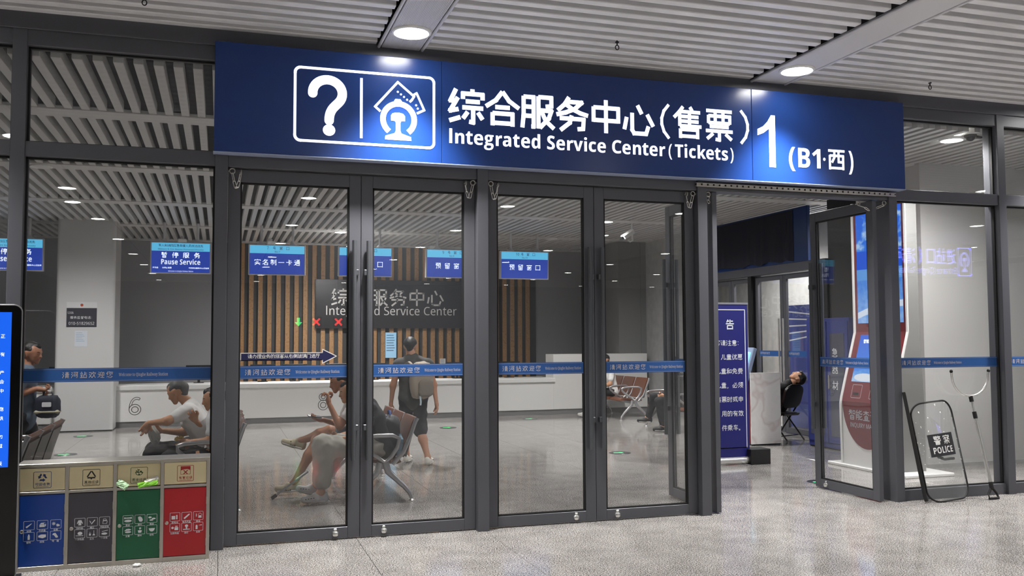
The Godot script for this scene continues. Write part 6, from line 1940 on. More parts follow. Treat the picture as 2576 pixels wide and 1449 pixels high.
func folding_chair() -> void:
	var t := node("folding_chair", Vector3(8.76, 0, -5.3), PI + 0.32)
	tag(t, "black padded folding chair with its back to the doorway under the sleeper", "chair")
	# local z points to the front of the seat
	for s in [-1.0, 1.0]:
		var a := B.new()
		a.tube([Vector3(s * 0.2, 0.01, 0.26), Vector3(s * 0.2, 0.44, -0.06), Vector3(s * 0.2, 0.62, -0.19), Vector3(s * 0.185, 0.82, -0.25)], 0.0125, 10)
		put("front_leg", a, M.black_gloss, t)
		var b := B.new()
		b.tube([Vector3(s * 0.215, 0.01, -0.26), Vector3(s * 0.215, 0.42, 0.1)], 0.0125, 10)
		put("rear_leg", b, M.black_gloss, t)
	for q in [[0.26, 0.1, 0.2], [-0.2, 0.08, 0.215]]:
		var c := B.new()
		c.tube([Vector3(-q[2], q[1], q[0] - 0.06 * signf(q[0])), Vector3(q[2], q[1], q[0] - 0.06 * signf(q[0]))], 0.009, 8)
		put("cross_bar", c, M.black_gloss, t)
	var st := sweep_pad([Vector2(0.22, 0.42), Vector2(0.2, 0.45), Vector2(0.0, 0.455), Vector2(-0.18, 0.45), Vector2(-0.2, 0.43)], 0.04, -0.195, 0.195)
	put("seat", st, M.leather_black, t)
	var bk := B.new()
	bk.xf = Transform3D(Basis(Vector3.RIGHT, -0.3), Vector3(0, 0.56, -0.165))
	var pl := round_rect(-0.225, -0.03, 0.225, 0.345, 0.12, 7)
	bk.extrude(pl, -0.02, 0.02)
	put("backrest", bk, M.leather_black, t)
	var tb := []
	for q in [[-0.185, 0.8], [-0.17, 0.86], [-0.1, 0.9], [0.1, 0.9], [0.17, 0.86], [0.185, 0.8]]: tb.append(Vector3(q[0], q[1], -0.25 - (q[1] - 0.82) * 0.3))
	var tt := B.new()
	tt.tube(tb, 0.0125, 8)
	put("top_tube", tt, M.black_gloss, t)

# ---------------------------------------------------------------- bodies as one smooth surface
class Field:
	var o: Vector3
	var c: float
	var k: float
	var nx: int
	var ny: int
	var nz: int
	var s := PackedFloat32Array()
	var near := PackedInt32Array()
	var mark := PackedByteArray()
	var noise: FastNoiseLite
	var amp := 0.0
	func _init(bones: Array, cell: float, blend: float, wrinkle := 0.0, sd := 1, freq := 9.0) -> void:
		c = cell; k = blend; amp = wrinkle
		var lo := Vector3(1e9, 1e9, 1e9)
		var hi := -lo
		for b in bones:
			var r: float = maxf(b[2], b[3]) + 3.0 * cell + 2.0 * blend
			lo = lo.min(b[0] - Vector3.ONE * r).min(b[1] - Vector3.ONE * r)
			hi = hi.max(b[0] + Vector3.ONE * r).max(b[1] + Vector3.ONE * r)
		o = lo
		nx = int((hi.x - lo.x) / c) + 2; ny = int((hi.y - lo.y) / c) + 2; nz = int((hi.z - lo.z) / c) + 2
		s.resize(nx * ny * nz)
		mark.resize(nx * ny * nz)
		if wrinkle > 0.0:
			noise = FastNoiseLite.new(); noise.seed = sd; noise.frequency = freq; noise.fractal_octaves = 2
		for b in bones: add(b[0], b[1], b[2], b[3])
	func add(a: Vector3, b: Vector3, ra: float, rb: float) -> void:
		var reach := maxf(ra, rb) + 3.0 * k + 1.5 * c + amp
		var lo := (a.min(b) - Vector3.ONE * reach - o) / c
		var hi := (a.max(b) + Vector3.ONE * reach - o) / c
		var x0 := maxi(0, int(lo.x)); var x1 := mini(nx - 1, int(hi.x) + 1)
		var y0 := maxi(0, int(lo.y)); var y1 := mini(ny - 1, int(hi.y) + 1)
		var z0 := maxi(0, int(lo.z)); var z1 := mini(nz - 1, int(hi.z) + 1)
		var ab := b - a
		var il := 1.0 / maxf(ab.length_squared(), 1e-9)
		var band := 2.2 * c + 2.0 * k + amp
		for x in range(x0, x1 + 1):
			for y in range(y0, y1 + 1):
				var row := (x * ny + y) * nz
				for z in range(z0, z1 + 1):
					var p := o + Vector3(x, y, z) * c
					var t := clampf((p - a).dot(ab) * il, 0.0, 1.0)
					var d := p.distance_to(a + ab * t) - lerpf(ra, rb, t)
					if d > 4.0 * k + amp: continue
					if amp > 0.0 and absf(d) < band: d += amp * noise.get_noise_3dv(p)
					var i := row + z
					s[i] += exp(clampf(-d / k, -20.0, 20.0))
					if absf(d) < band and mark[i] == 0:
						mark[i] = 1
						near.append(i)
	# surface nets
	func surface(b: B, floor_y := -1e9) -> void:
		var cell_v := {}
		var P := PackedVector3Array()
		var off := [0, nz, ny * nz, ny * nz + nz, 1, nz + 1, ny * nz + 1, ny * nz + nz + 1]
		var pos := [Vector3(0, 0, 0), Vector3(0, 1, 0), Vector3(1, 0, 0), Vector3(1, 1, 0), Vector3(0, 0, 1), Vector3(0, 1, 1), Vector3(1, 0, 1), Vector3(1, 1, 1)]
		var edges := [[0, 1], [0, 2], [0, 4], [1, 3], [1, 5], [2, 3], [2, 6], [3, 7], [4, 5], [4, 6], [5, 7], [6, 7]]
		var seen := {}
		for i0 in near:
			for dd in off:
				var i: int = i0 - dd
				if i < 0 or seen.has(i): continue
				seen[i] = true
				var z := i % nz
				var y := (i / nz) % ny
				var x := i / (nz * ny)
				if x >= nx - 1 or y >= ny - 1 or z >= nz - 1: continue
				var n := 0
				var f := []
				for q in 8:
					var w := s[i + off[q]]
					if w > 1.0: n += 1
					f.append(w)
				if n == 0 or n == 8: continue
				var acc := Vector3.ZERO
				var m := 0
				for e in edges:
					var fa: float = f[e[0]]
					var fb: float = f[e[1]]
					if (fa > 1.0) == (fb > 1.0): continue
					var da := -log(maxf(fa, 1e-8))
					var db := -log(maxf(fb, 1e-8))
					var t := da / (da - db)
					acc += pos[e[0]].lerp(pos[e[1]], clampf(t, 0.02, 0.98))
					m += 1
				var p := o + (Vector3(x, y, z) + acc / m) * c
				if p.y < floor_y: p.y = floor_y
				cell_v[i] = P.size()
				P.append(p)
		var tris := PackedInt32Array()
		var N := PackedVector3Array()
		N.resize(P.size())
		var sx := ny * nz
		var sy := nz
		for i in cell_v:
			var a := s[i] > 1.0
			for ax in 3:
				var st: int = [sx, sy, 1][ax]
				if i + st >= s.size(): continue
				var bb := s[i + st] > 1.0
				if a == bb: continue
				var u: int = [sy, 1, sx][ax]
				var v: int = [1, sx, sy][ax]
				if not (cell_v.has(i - u) and cell_v.has(i - v) and cell_v.has(i - u - v)): continue
				var q := [cell_v[i], cell_v[i - u], cell_v[i - u - v], cell_v[i - v]]
				var out := Vector3.ZERO
				out[ax] = 1.0 if a else -1.0
				var nr := (P[q[2]] - P[q[0]]).cross(P[q[3]] - P[q[1]])
				if nr.dot(out) < 0.0: nr = -nr
				for w in q: N[w] += nr
				tris.append_array(PackedInt32Array([q[0], q[1], q[2], q[0], q[2], q[3]]))
		for i in N.size(): N[i] = N[i].normalized() if N[i].length() > 1e-12 else Vector3.UP
		for i in range(0, tris.size(), 3):
			b.tri(P[tris[i]], P[tris[i + 1]], P[tris[i + 2]], N[tris[i]], N[tris[i + 1]], N[tris[i + 2]])

func hand_bones(w: Vector3, d: Vector3, pn: Vector3, curl: float, side: float) -> Array:
	# w wrist, d finger direction, pn direction the palm faces, side +1 puts the thumb on d x pn
	d = d.normalized()
	pn = (pn - d * pn.dot(d)).normalized()
	var s := d.cross(pn).normalized() * side
	var out := []
	out.append([w, w + d * 0.035, 0.027, 0.028])
	for i in 4:
		var off := s * (0.03 - i * 0.02)
		var base := w + d * (0.088 - absf(i - 1.2) * 0.005) + off
		out.append([w + d * 0.02 + off * 0.6, base, 0.017, 0.0125])
		var dir := d
		var p := base
		var lens: Array = [[0.036, 0.024, 0.02], [0.041, 0.027, 0.021], [0.038, 0.025, 0.02], [0.029, 0.019, 0.017]][i]
		for q in 3:
			dir = (dir * cos(curl * [0.7, 1.1, 0.8][q]) + pn * sin(curl * [0.7, 1.1, 0.8][q])).normalized()
			var e: Vector3 = p + dir * lens[q]
			out.append([p, e, 0.0098 - q * 0.0009, 0.0092 - q * 0.001])
			p = e
			pn = (pn - dir * pn.dot(dir)).normalized()
		pn = (pn - d * pn.dot(d)).normalized()
	var tb := w + d * 0.028 + s * 0.026
	var td := (d * 0.6 + s * 0.75 + pn * 0.3).normalized()
	var t1 := tb + td * 0.04
	var t2 := t1 + (d * 0.85 + s * 0.2 + pn * (0.35 + curl * 0.5)).normalized() * 0.034
	var t3 := t2 + (d * 0.8 - s * 0.15 + pn * (0.4 + curl * 0.6)).normalized() * 0.026
	out.append([w + d * 0.012 + s * 0.01, t1, 0.017, 0.0125])
	out.append([t1, t2, 0.0118, 0.0105])
	out.append([t2, t3, 0.0103, 0.0085])
	return out

func head_bones(c: Vector3, f: Vector3, u: Vector3) -> Array:
	var s := f.cross(u).normalized()
	var out := []
	out.append([c + u * 0.028 - f * 0.028, c + u * 0.034 + f * 0.018, 0.084, 0.078])
	for g in [-1.0, 1.0]:
		out.append([c + s * g * 0.03 + u * 0.01 + f * 0.02, c + s * g * 0.026 - u * 0.045 + f * 0.04, 0.05, 0.036])
		out.append([c + s * g * 0.034 - u * 0.012 + f * 0.062, c + s * g * 0.03 - u * 0.012 + f * 0.066, 0.022, 0.02])
		out.append([c + s * g * 0.012 + u * 0.02 + f * 0.086, c + s * g * 0.04 + u * 0.018 + f * 0.07, 0.011, 0.01])
		out.append([c + s * g * 0.079 + u * 0.016 - f * 0.012, c + s * g * 0.077 - u * 0.022 - f * 0.004, 0.013, 0.009])
	out.append([c - u * 0.03 + f * 0.04, c - u * 0.082 + f * 0.066, 0.048, 0.024])
	out.append([c + u * 0.012 + f * 0.09, c - u * 0.022 + f * 0.106, 0.009, 0.0135])
	out.append([c - u * 0.05 + f * 0.078, c - u * 0.052 + f * 0.079, 0.017, 0.017])
	return out

const SIDES := ["L", "R"]
func person(label: String, J: Dictionary, S: Dictionary) -> Node3D:
	var base := Vector3(J.pelvis.x, 0.0, J.pelvis.z)
	var t := node("person", base)
	tag(t, label, "person")
	for k in J.keys():
		if J[k] is Vector3 and not k.begins_with("d_"): J[k] = J[k] - base
	var skin := mat(S.get("skin", rgb(196, 148, 116)), 0.5)
	skin.subsurf_scatter_enabled = true
	skin.subsurf_scatter_strength = 0.08
	var f: Vector3 = J.d_face.normalized()
	var up: Vector3 = J.get("d_up", Vector3.UP)
	up = (up - f * up.dot(f)).normalized()
	var lat: Vector3 = (J.shR - J.shL).normalized()
	var spine_up: Vector3 = (J.neck - J.pelvis).normalized()
	var chest: Vector3 = J.pelvis.lerp(J.neck, 0.66) + J.get("d_belly", Vector3.ZERO) * -0.3
	var waist: Vector3 = J.pelvis.lerp(J.neck, 0.3) + J.get("d_belly", Vector3.ZERO)
	var wide: float = S.get("wide", 1.0)
	var torso := []
	for g in [-1.0, 1.0]:
		torso.append([J.pelvis + lat * g * 0.075 * wide, waist + lat * g * 0.06 * wide, 0.098 * wide, 0.092 * wide])
		torso.append([waist + lat * g * 0.06 * wide, chest + lat * g * 0.075 * wide, 0.092 * wide, 0.098 * wide])
	for q in SIDES: torso.append([chest.lerp(J.neck, 0.25), J["sh" + q], 0.075, 0.056])
	torso.append([chest, J.neck - spine_up * 0.04, 0.085, 0.06])
	for q in SIDES: torso.append([J.neck - spine_up * 0.015, J.neck.lerp(J["sh" + q], 0.75), 0.048, 0.045])
	var body := []
	for b in torso: body.append([b[0], b[1], b[2] - 0.008, b[3] - 0.008])
	body.append([J.neck - spine_up * 0.03, J.head - up * 0.05 - f * 0.02, 0.056, 0.054])
	for q in SIDES:
		body.append([J["sh" + q], J["el" + q], 0.05, 0.039])
		body.append([J["el" + q], J["wr" + q], 0.04, 0.027])
		body.append([J["hip" + q], J["kn" + q], 0.078, 0.054])
		body.append([J["kn" + q], J["kn" + q].lerp(J["an" + q], 0.35), 0.052, 0.056])
		body.append([J["kn" + q].lerp(J["an" + q], 0.35), J["an" + q], 0.056, 0.034])
		body.append([J["an" + q], J["an" + q].lerp(J["toe" + q], 0.45), 0.034, 0.024])
	var b := B.new()
	Field.new(body, 0.0165, 0.014).surface(b, J.get("floor", 0.004))
	Field.new(head_bones(J.head, f, up), 0.0062, 0.0075).surface(b)
	for q in SIDES:
		var w: Vector3 = J["wr" + q]
		var fd: Vector3 = J.get("d_f" + q, (w - J["el" + q]).normalized())
		var pn: Vector3 = J.get("d_p" + q, lat * (1.0 if q == "L" else -1.0))
		Field.new(hand_bones(w, fd, pn, J.get("curl" + q, 0.45), J.get("thumb" + q, 1.0)), 0.0052, 0.0045).surface(b)
	put("body", b, skin, t)
	# face
	var s := f.cross(up).normalized()
	var eyes := B.new()
	var c: Vector3 = J.head
	for g in [-1.0, 1.0]:
		if not S.get("asleep", false): eyes.ellipsoid(c + s * g * 0.032 + up * 0.003 + f * 0.083, Vector3(0.0095, 0.005, 0.0095), 10, 6)
		eyes.tube([c + s * g * 0.016 + up * 0.022 + f * 0.0985, c + s * g * 0.034 + up * 0.027 + f * 0.093, c + s * g * 0.05 + up * 0.021 + f * 0.078], 0.0038, 6)
	put("eyes_and_brows", eyes, mat(rgb(30, 24, 22), 0.4), t).set_meta("kind", "stuff")
	var mo := B.new()
	mo.tube([c + s * 0.023 - up * 0.047 + f * 0.087, c - up * 0.046 + f * 0.0975, c - s * 0.023 - up * 0.047 + f * 0.087], 0.0052, 6)
	put("mouth", mo, mat(rgb(150, 88, 78), 0.5), t)
	var hair := [[c + up * 0.066 - f * 0.03, c + up * 0.076 + f * 0.048, 0.062, 0.044], [c + up * 0.03 - f * 0.05, c + up * 0.055 - f * 0.02, 0.073, 0.075]]
	for g in [-1.0, 1.0]: hair.append([c + s * g * 0.04 + up * 0.05 - f * 0.03, c + s * g * 0.048 + up * 0.04 + f * 0.02, 0.05, 0.035])
	if S.get("long", false): hair.append([c - f * 0.05, c - f * 0.06 - up * 0.12, 0.075, 0.06])
	else: hair.append([c + up * 0.02 - f * 0.055, c - up * 0.035 - f * 0.055, 0.06, 0.04])
	var hb := B.new()
	Field.new(hair, 0.0075, 0.009, 0.004, 3, 40.0).surface(hb)
	put("hair", hb, mat(S.get("hair", rgb(24, 22, 22)), 0.55), t)
	# shirt
	var sv: float = S.get("sleeve", 0.6)
	var shirt := []
	for q in torso: shirt.append([q[0], q[1], q[2] + 0.012, q[3] + 0.012])
	shirt.append([J.pelvis - spine_up * 0.045, J.pelvis + spine_up * 0.05, 0.128 * wide, 0.126 * wide])
	for q in SIDES:
		shirt.append([J["sh" + q], J["sh" + q].lerp(J["el" + q], minf(sv, 1.0)), 0.068, 0.062])
		if sv > 1.0: shirt.append([J["el" + q], J["el" + q].lerp(J["wr" + q], sv - 1.0), 0.055, 0.045])
	var shb := B.new()
	Field.new(shirt, 0.0145, 0.013, 0.011, 5).surface(shb)
	var cloth := mat(S.shirt, 0.85)
	cloth.rim_enabled = true
	cloth.rim = 0.2
	put("shirt", shb, cloth, t)
	# trousers
	var pl: float = S.get("leg", 1.9)
	var loose: float = S.get("loose", 1.0)
	var pants := []
	for g in [-1.0, 1.0]: pants.append([J.pelvis + lat * g * 0.07 * wide - spine_up * 0.02, J.pelvis + lat * g * 0.065 * wide + spine_up * 0.04, 0.099 * wide, 0.092 * wide])
	for q in SIDES:
		var kn: Vector3 = J["hip" + q].lerp(J["kn" + q], minf(pl, 1.0))
		pants.append([J["hip" + q], kn, 0.09 * wide, 0.077 * loose])
		if pl > 1.0:
			pants.append([J["kn" + q], J["kn" + q].lerp(J["an" + q], pl - 1.0), 0.077 * loose, 0.064 * loose])
	var pb := B.new()
	Field.new(pants, 0.0145, 0.014, 0.013 * loose, 9, 8.0).surface(pb, 0.01)
	put("trousers" if pl > 1.5 else "shorts", pb, mat(S.pants, 0.85), t)
	# shoes
	for q in SIDES:
		var an: Vector3 = J["an" + q]
		var toe: Vector3 = J["toe" + q]
		var dn: Vector3 = J.get("d_sole" + q, Vector3.DOWN).normalized()
		var fw := (toe - an)
		fw = (fw - dn * fw.dot(dn)).normalized()
		var heel := an + dn * 0.055 - fw * 0.035
		var sd := fw.cross(dn).normalized()
		var tip := heel + fw * 0.235
		var sh := [[heel, heel + fw * 0.1, 0.037, 0.035], [heel + fw * 0.1 + sd * 0.012, tip - fw * 0.03, 0.037, 0.03], [heel + fw * 0.1 - sd * 0.012, tip - fw * 0.03, 0.036, 0.03], [heel - dn * 0.035, heel + fw * 0.09 - dn * 0.03, 0.034, 0.038]]
		var sb := B.new()
		Field.new(sh, 0.0085, 0.008).surface(sb, J.get("floor", 0.0) if dn == Vector3.DOWN else -9.0)
		var shoe := put("shoe", sb, mat(S.get("shoes", rgb(230, 230, 226)), 0.6), t)
		var sl := B.new()
		for g in [-1.0, 1.0]: sl.tube([heel + dn * 0.023 + sd * g * 0.012, heel + dn * 0.023 + fw * 0.1 + sd * g * 0.018, tip + dn * 0.018 - fw * 0.02 + sd * g * 0.012], [0.027, 0.029, 0.024], 10, false, true, 0.42, dn)
		put("sole", sl, mat(S.get("sole", rgb(206, 204, 198)), 0.7), shoe)
		if S.get("clog", false):
			for i in 4:
				for g in [-1.0, 1.0]:
					var ho := B.new()
					ho.ellipsoid(heel + fw * (0.115 + 0.026 * i) + sd * g * (0.043 - 0.003 * i) - dn * (0.016 - 0.003 * i), Vector3(0.009, 0.0055, 0.007), 8, 4)
					put("vent_hole", ho, M.rubber, shoe)
		else:
			for i in 3:
				for g in [-1.0, 1.0]:
					var sp := B.new()
					sp.tube([heel + fw * (0.075 + 0.022 * i) + sd * g * 0.044 + dn * 0.018, heel + fw * (0.09 + 0.022 * i) + sd * g * 0.036 - dn * 0.026], 0.006, 6)
					put("stripe", sp, mat(S.get("stripe", S.get("shoes", rgb(230, 230, 226))), 0.6), shoe)
	return t

func build_people() -> void:
	var V := func(x: float, y: float, z: float) -> Vector3: return Vector3(x, y, z)
	# near sitter in pale trousers, hand to chin out of sight behind the stile
	person("seated person in pale loose trousers and white clogs on the nearest seat", {
		"pelvis": V.call(1.66, 0.53, -2.0), "neck": V.call(1.5, 1.0, -2.0), "head": V.call(1.30, 1.105, -1.99), "d_face": V.call(-1, -0.12, 0.05),
		"shL": V.call(1.5, 0.93, -1.83), "shR": V.call(1.5, 0.93, -2.17), "elL": V.call(1.42, 0.68, -1.76), "elR": V.call(1.42, 0.68, -2.24), "wrL": V.call(1.2, 0.63, -1.88), "wrR": V.call(1.2, 0.64, -2.12),
		"hipL": V.call(1.6, 0.53, -1.9), "hipR": V.call(1.6, 0.53, -2.1), "knL": V.call(1.02, 0.57, -1.88), "knR": V.call(1.2, 0.55, -2.1), "anL": V.call(1.0, 0.1, -1.86), "anR": V.call(0.97, 0.14, -2.06), "toeL": V.call(0.82, 0.05, -1.85), "toeR": V.call(0.78, 0.11, -2.04), "d_soleR": V.call(-0.25, -0.97, 0.0), "curlL": 0.7, "curlR": 0.7,
	}, {"shirt": rgb(44, 44, 48), "sleeve": 0.7, "pants": rgb(176, 174, 164), "loose": 1.5, "leg": 1.72, "shoes": rgb(226, 226, 226), "clog": true, "hair": rgb(26, 24, 24)})
	# far sitter, legs crossed, phone in hand
	person("seated man in a white top with crossed bare legs holding a phone", {
		"pelvis": V.call(1.64, 0.53, -2.6), "neck": V.call(1.42, 1.03, -2.6), "head": V.call(1.27, 1.18, -2.6), "d_face": V.call(-1, -0.2, 0.1),
		"shL": V.call(1.42, 0.95, -2.42), "shR": V.call(1.43, 0.95, -2.78), "elL": V.call(1.25, 0.72, -2.42), "elR": V.call(1.3, 0.7, -2.84), "wrL": V.call(1.14, 0.97, -2.5), "wrR": V.call(1.1, 0.77, -2.68), "d_fL": V.call(-0.1, 0.9, -0.3), "d_pL": V.call(1, 0.1, 0), "d_fR": V.call(-0.9, 0.1, 0.35), "d_pR": V.call(0, 1, 0), "curlL": 1.1, "curlR": 0.6,
		"hipL": V.call(1.58, 0.53, -2.5), "hipR": V.call(1.58, 0.53, -2.7), "knL": V.call(1.02, 0.56, -2.54), "knR": V.call(1.16, 0.66, -2.58), "anL": V.call(0.78, 0.12, -2.5), "anR": V.call(0.86, 0.55, -2.66), "toeL": V.call(0.6, 0.05, -2.5), "toeR": V.call(0.7, 0.5, -2.68), "d_soleR": V.call(-0.3, -0.95, 0.1),
	}, {"shirt": rgb(226, 224, 224), "sleeve": 0.55, "pants": rgb(92, 94, 100), "leg": 0.8, "shoes": rgb(178, 168, 142), "stripe": rgb(40, 38, 36), "hair": rgb(24, 22, 22), "skin": rgb(170, 118, 88)})
	var ph := B.new()
	ph.box(Vector3.ZERO, Vector3(0.15, 0.009, 0.075), 0.003)
	tag(put("phone", ph, M.black_gloss, null, Transform3D(Basis.from_euler(Vector3(0.2, 0.2, -0.15)), Vector3(1.0, 0.815, -2.62))), "black phone in the hand of the man with crossed legs", "phone")
	var st := node("walking_stick")
	tag(st, "grey metal folding stick with a black tip lying against the clogs", "stick")
	var sa := B.new()
	sa.tube([Vector3(0.56, 0.035, -2.22), Vector3(0.78, 0.19, -2.23)], 0.011, 10)
	put("lower_tube", sa, M.alu, st)
	var sb := B.new()
	sb.tube([Vector3(0.77, 0.183, -2.23), Vector3(0.9, 0.275, -2.24)], 0.014, 10)
	put("upper_tube", sb, M.alu, st)
	var sc := B.new()
	sc.tube([Vector3(0.53, 0.014, -2.22), Vector3(0.58, 0.049, -2.22)], 0.019, 10)
	put("tip", sc, M.rubber, st)
	# man with the white T-shirt bending over a bag
	person("seated grey-haired man in a white T-shirt bending over a plastic bag", {
		"pelvis": V.call(-0.12, 0.55, -2.2), "neck": V.call(-0.28, 1.02, -2.2), "head": V.call(-0.4, 1.13, -2.24), "d_face": V.call(-0.85, -0.42, -0.45), "d_belly": V.call(0.05, 0.0, 0.0),
		"shL": V.call(-0.3, 0.95, -2.03), "shR": V.call(-0.26, 0.95, -2.38), "elL": V.call(-0.48, 0.87, -1.92), "elR": V.call(-0.34, 0.7, -2.45), "wrL": V.call(-0.66, 0.84, -2.1), "wrR": V.call(-0.56, 0.74, -2.32), "d_fL": V.call(-0.5, -0.75, -0.3), "d_fR": V.call(-0.8, 0.1, 0.4), "curlL": 0.8, "curlR": 0.8,
		"hipL": V.call(-0.16, 0.54, -2.1), "hipR": V.call(-0.16, 0.54, -2.3), "knL": V.call(-0.62, 0.55, -2.05), "knR": V.call(-0.62, 0.55, -2.36), "anL": V.call(-0.66, 0.12, -2.05), "anR": V.call(-0.66, 0.12, -2.36), "toeL": V.call(-0.84, 0.06, -2.05), "toeR": V.call(-0.84, 0.06, -2.36),
	}, {"shirt": rgb(228, 228, 226), "sleeve": 0.62, "pants": rgb(30, 30, 32), "leg": 1.9, "shoes": rgb(40, 40, 42), "hair": rgb(92, 92, 92), "wide": 1.12})
	var pbag := B.new()
	crumple(pbag, Vector3(0, 0, 0), Vector3(0.05, 0.12, 0.045), 11)
	tag(put("plastic_bag", pbag, mat(rgb(170, 170, 164), 0.3), null, Transform3D(Basis.from_euler(Vector3(0, 0, 0.3)), Vector3(-0.62, 0.72, -2.16))), "grey plastic bag in the hands of the man in the white T-shirt", "bag")
	# neighbour in the printed T-shirt, half behind the post
	person("seated person in a printed white T-shirt half hidden by the dark post", {
		"pelvis": V.call(-0.02, 0.53, -1.92), "neck": V.call(-0.02, 0.98, -1.92), "head": V.call(-0.05, 1.07, -1.92), "d_face": V.call(-0.97, -0.15, 0.05),
		"shL": V.call(-0.03, 0.88, -1.76), "shR": V.call(-0.03, 0.88, -2.08), "elL": V.call(-0.08, 0.68, -1.75), "elR": V.call(-0.1, 0.7, -2.1), "wrL": V.call(-0.27, 0.66, -1.88), "wrR": V.call(-0.22, 0.86, -2.0), "d_fR": V.call(-0.5, 0.7, 0.2), "curlL": 0.9, "curlR": 0.9,
		"hipL": V.call(-0.08, 0.52, -1.83), "hipR": V.call(-0.08, 0.52, -2.0), "knL": V.call(-0.46, 0.5, -1.83), "knR": V.call(-0.46, 0.5, -2.0), "anL": V.call(-0.44, 0.12, -1.83), "anR": V.call(-0.44, 0.12, -2.0), "toeL": V.call(-0.6, 0.06, -1.83), "toeR": V.call(-0.6, 0.06, -2.0),
	}, {"shirt": rgb(216, 218, 220), "sleeve": 0.6, "pants": rgb(40, 42, 48), "leg": 1.8, "shoes": rgb(60, 60, 64), "wide": 0.86})
	var sn := B.new()
	crumple(sn, Vector3.ZERO, Vector3(0.045, 0.025, 0.04), 17)
	tag(put("snack_packet", sn, mat(rgb(190, 158, 70), 0.4), null, Transform3D(Basis(), Vector3(-0.37, 0.69, -1.95))), "small yellow snack packet in the lap of the printed T-shirt wearer", "packet")
	# man passing at the far left with a lunch bag
	person("man in a blue-grey shirt walking at the far left with a dark lunch bag", {
		"pelvis": V.call(-2.0, 0.86, -3.3), "neck": V.call(-1.97, 1.37, -3.3), "head": V.call(-1.93, 1.52, -3.3), "d_face": V.call(0.85, -0.1, 0.35),
		"shL": V.call(-2.02, 1.31, -3.47), "shR": V.call(-1.97, 1.31, -3.12), "elL": V.call(-2.1, 1.03, -3.52), "elR": V.call(-2.04, 1.09, -3.06), "wrL": V.call(-1.98, 0.82, -3.5), "wrR": V.call(-1.85, 1.15, -3.16), "d_fR": V.call(0.9, -0.15, -0.1), "d_pR": V.call(0.0, -1.0, 0.0), "curlR": 1.1,
		"hipL": V.call(-2.0, 0.86, -3.4), "hipR": V.call(-2.0, 0.86, -3.2), "knL": V.call(-1.9, 0.48, -3.4), "knR": V.call(-2.08, 0.47, -3.2), "anL": V.call(-1.86, 0.1, -3.4), "anR": V.call(-2.3, 0.14, -3.2), "toeL": V.call(-1.7, 0.05, -3.36), "toeR": V.call(-2.14, 0.07, -3.17),
	}, {"shirt": rgb(92, 108, 126), "sleeve": 0.7, "pants": rgb(34, 34, 38), "leg": 1.9, "shoes": rgb(30, 30, 32), "skin": rgb(168, 120, 94)})
	var lb := node("lunch_bag", Vector3(-1.74, 0.86, -3.16))
	tag(lb, "dark blue insulated lunch bag with a pale band carried at the far left", "bag")
	var l1 := B.new()
	soft_box(l1, Vector3(0, 0.1, 0), Vector3(0.125, 0.12, 0.07), 3)
	put("body", l1, mat(rgb(30, 36, 54), 0.7), lb)
	var l2 := B.new()
	l2.box(Vector3(0, 0.045, 0.0), Vector3(0.252, 0.04, 0.15), 0.02)
	put("pale_band", l2, mat(rgb(176, 172, 150), 0.7), lb)
	var l3 := B.new()
	l3.tube([Vector3(-0.05, 0.2, 0), Vector3(-0.03, 0.28, 0), Vector3(0.03, 0.28, 0), Vector3(0.05, 0.2, 0)], 0.009, 8)
	put("handle", l3, mat(rgb(26, 30, 44), 0.7), lb)
	var l4 := B.new()
	fill(l4, round_rect(-0.045, 0.1, 0.045, 0.15, 0.01), 0.079)
	put("badge", l4, M.white_print, lb)
	# man walking away with a backpack
	person("man in dark shorts and pale clogs walking away with a beige backpack", {
		"pelvis": V.call(2.47, 0.9, -4.42), "neck": V.call(2.46, 1.43, -4.42), "head": V.call(2.44, 1.56, -4.47), "d_face": V.call(0.35, -0.15, -0.93),
		"shL": V.call(2.27, 1.33, -4.42), "shR": V.call(2.66, 1.33, -4.36), "elL": V.call(2.2, 1.05, -4.44), "elR": V.call(2.72, 1.06, -4.3), "wrL": V.call(2.19, 0.82, -4.52), "wrR": V.call(2.74, 0.82, -4.22), "curlL": 0.5, "curlR": 0.5,
		"hipL": V.call(2.38, 0.88, -4.44), "hipR": V.call(2.56, 0.88, -4.4), "knL": V.call(2.4, 0.47, -4.6), "knR": V.call(2.56, 0.46, -4.4), "anL": V.call(2.42, 0.1, -4.62), "anR": V.call(2.62, 0.11, -4.2), "toeL": V.call(2.5, 0.05, -4.78), "toeR": V.call(2.7, 0.05, -4.36), "thumbL": -1.0,
	}, {"shirt": rgb(74, 74, 72), "sleeve": 0.35, "pants": rgb(44, 46, 48), "leg": 1.12, "loose": 1.15, "shoes": rgb(222, 218, 208), "clog": true, "wide": 1.08, "skin": rgb(180, 132, 104)})
	var bp := node("backpack", Vector3(2.53, 0.86, -4.22), 0.25)
	tag(bp, "beige backpack with dark pockets on the walking man's back", "backpack")
	var b1 := B.new()
	soft_box(b1, Vector3(0, 0.26, 0.02), Vector3(0.155, 0.24, 0.085), 41)
	put("body", b1, mat(rgb(158, 148, 134), 0.8), bp)
	var b2 := B.new()
	soft_box(b2, Vector3(0.02, 0.16, 0.1), Vector3(0.11, 0.11, 0.04), 43)
	put("front_pocket", b2, mat(rgb(128, 120, 110), 0.8), bp)
	for g in [-1.0, 1.0]:
		var b3 := B.new()
		b3.tube([Vector3(g * 0.1, 0.44, 0.0), Vector3(g * 0.13, 0.5, -0.08), Vector3(g * 0.14, 0.46, -0.2)], 0.026, 8, false, true, 0.4)
		put("strap", b3, mat(rgb(158, 148, 134), 0.8), bp)
	var b4 := B.new()
	b4.tube([Vector3(-0.06, 0.06, 0.1), Vector3(-0.055, -0.02, 0.11), Vector3(-0.06, -0.06, 0.11)], 0.012, 8)
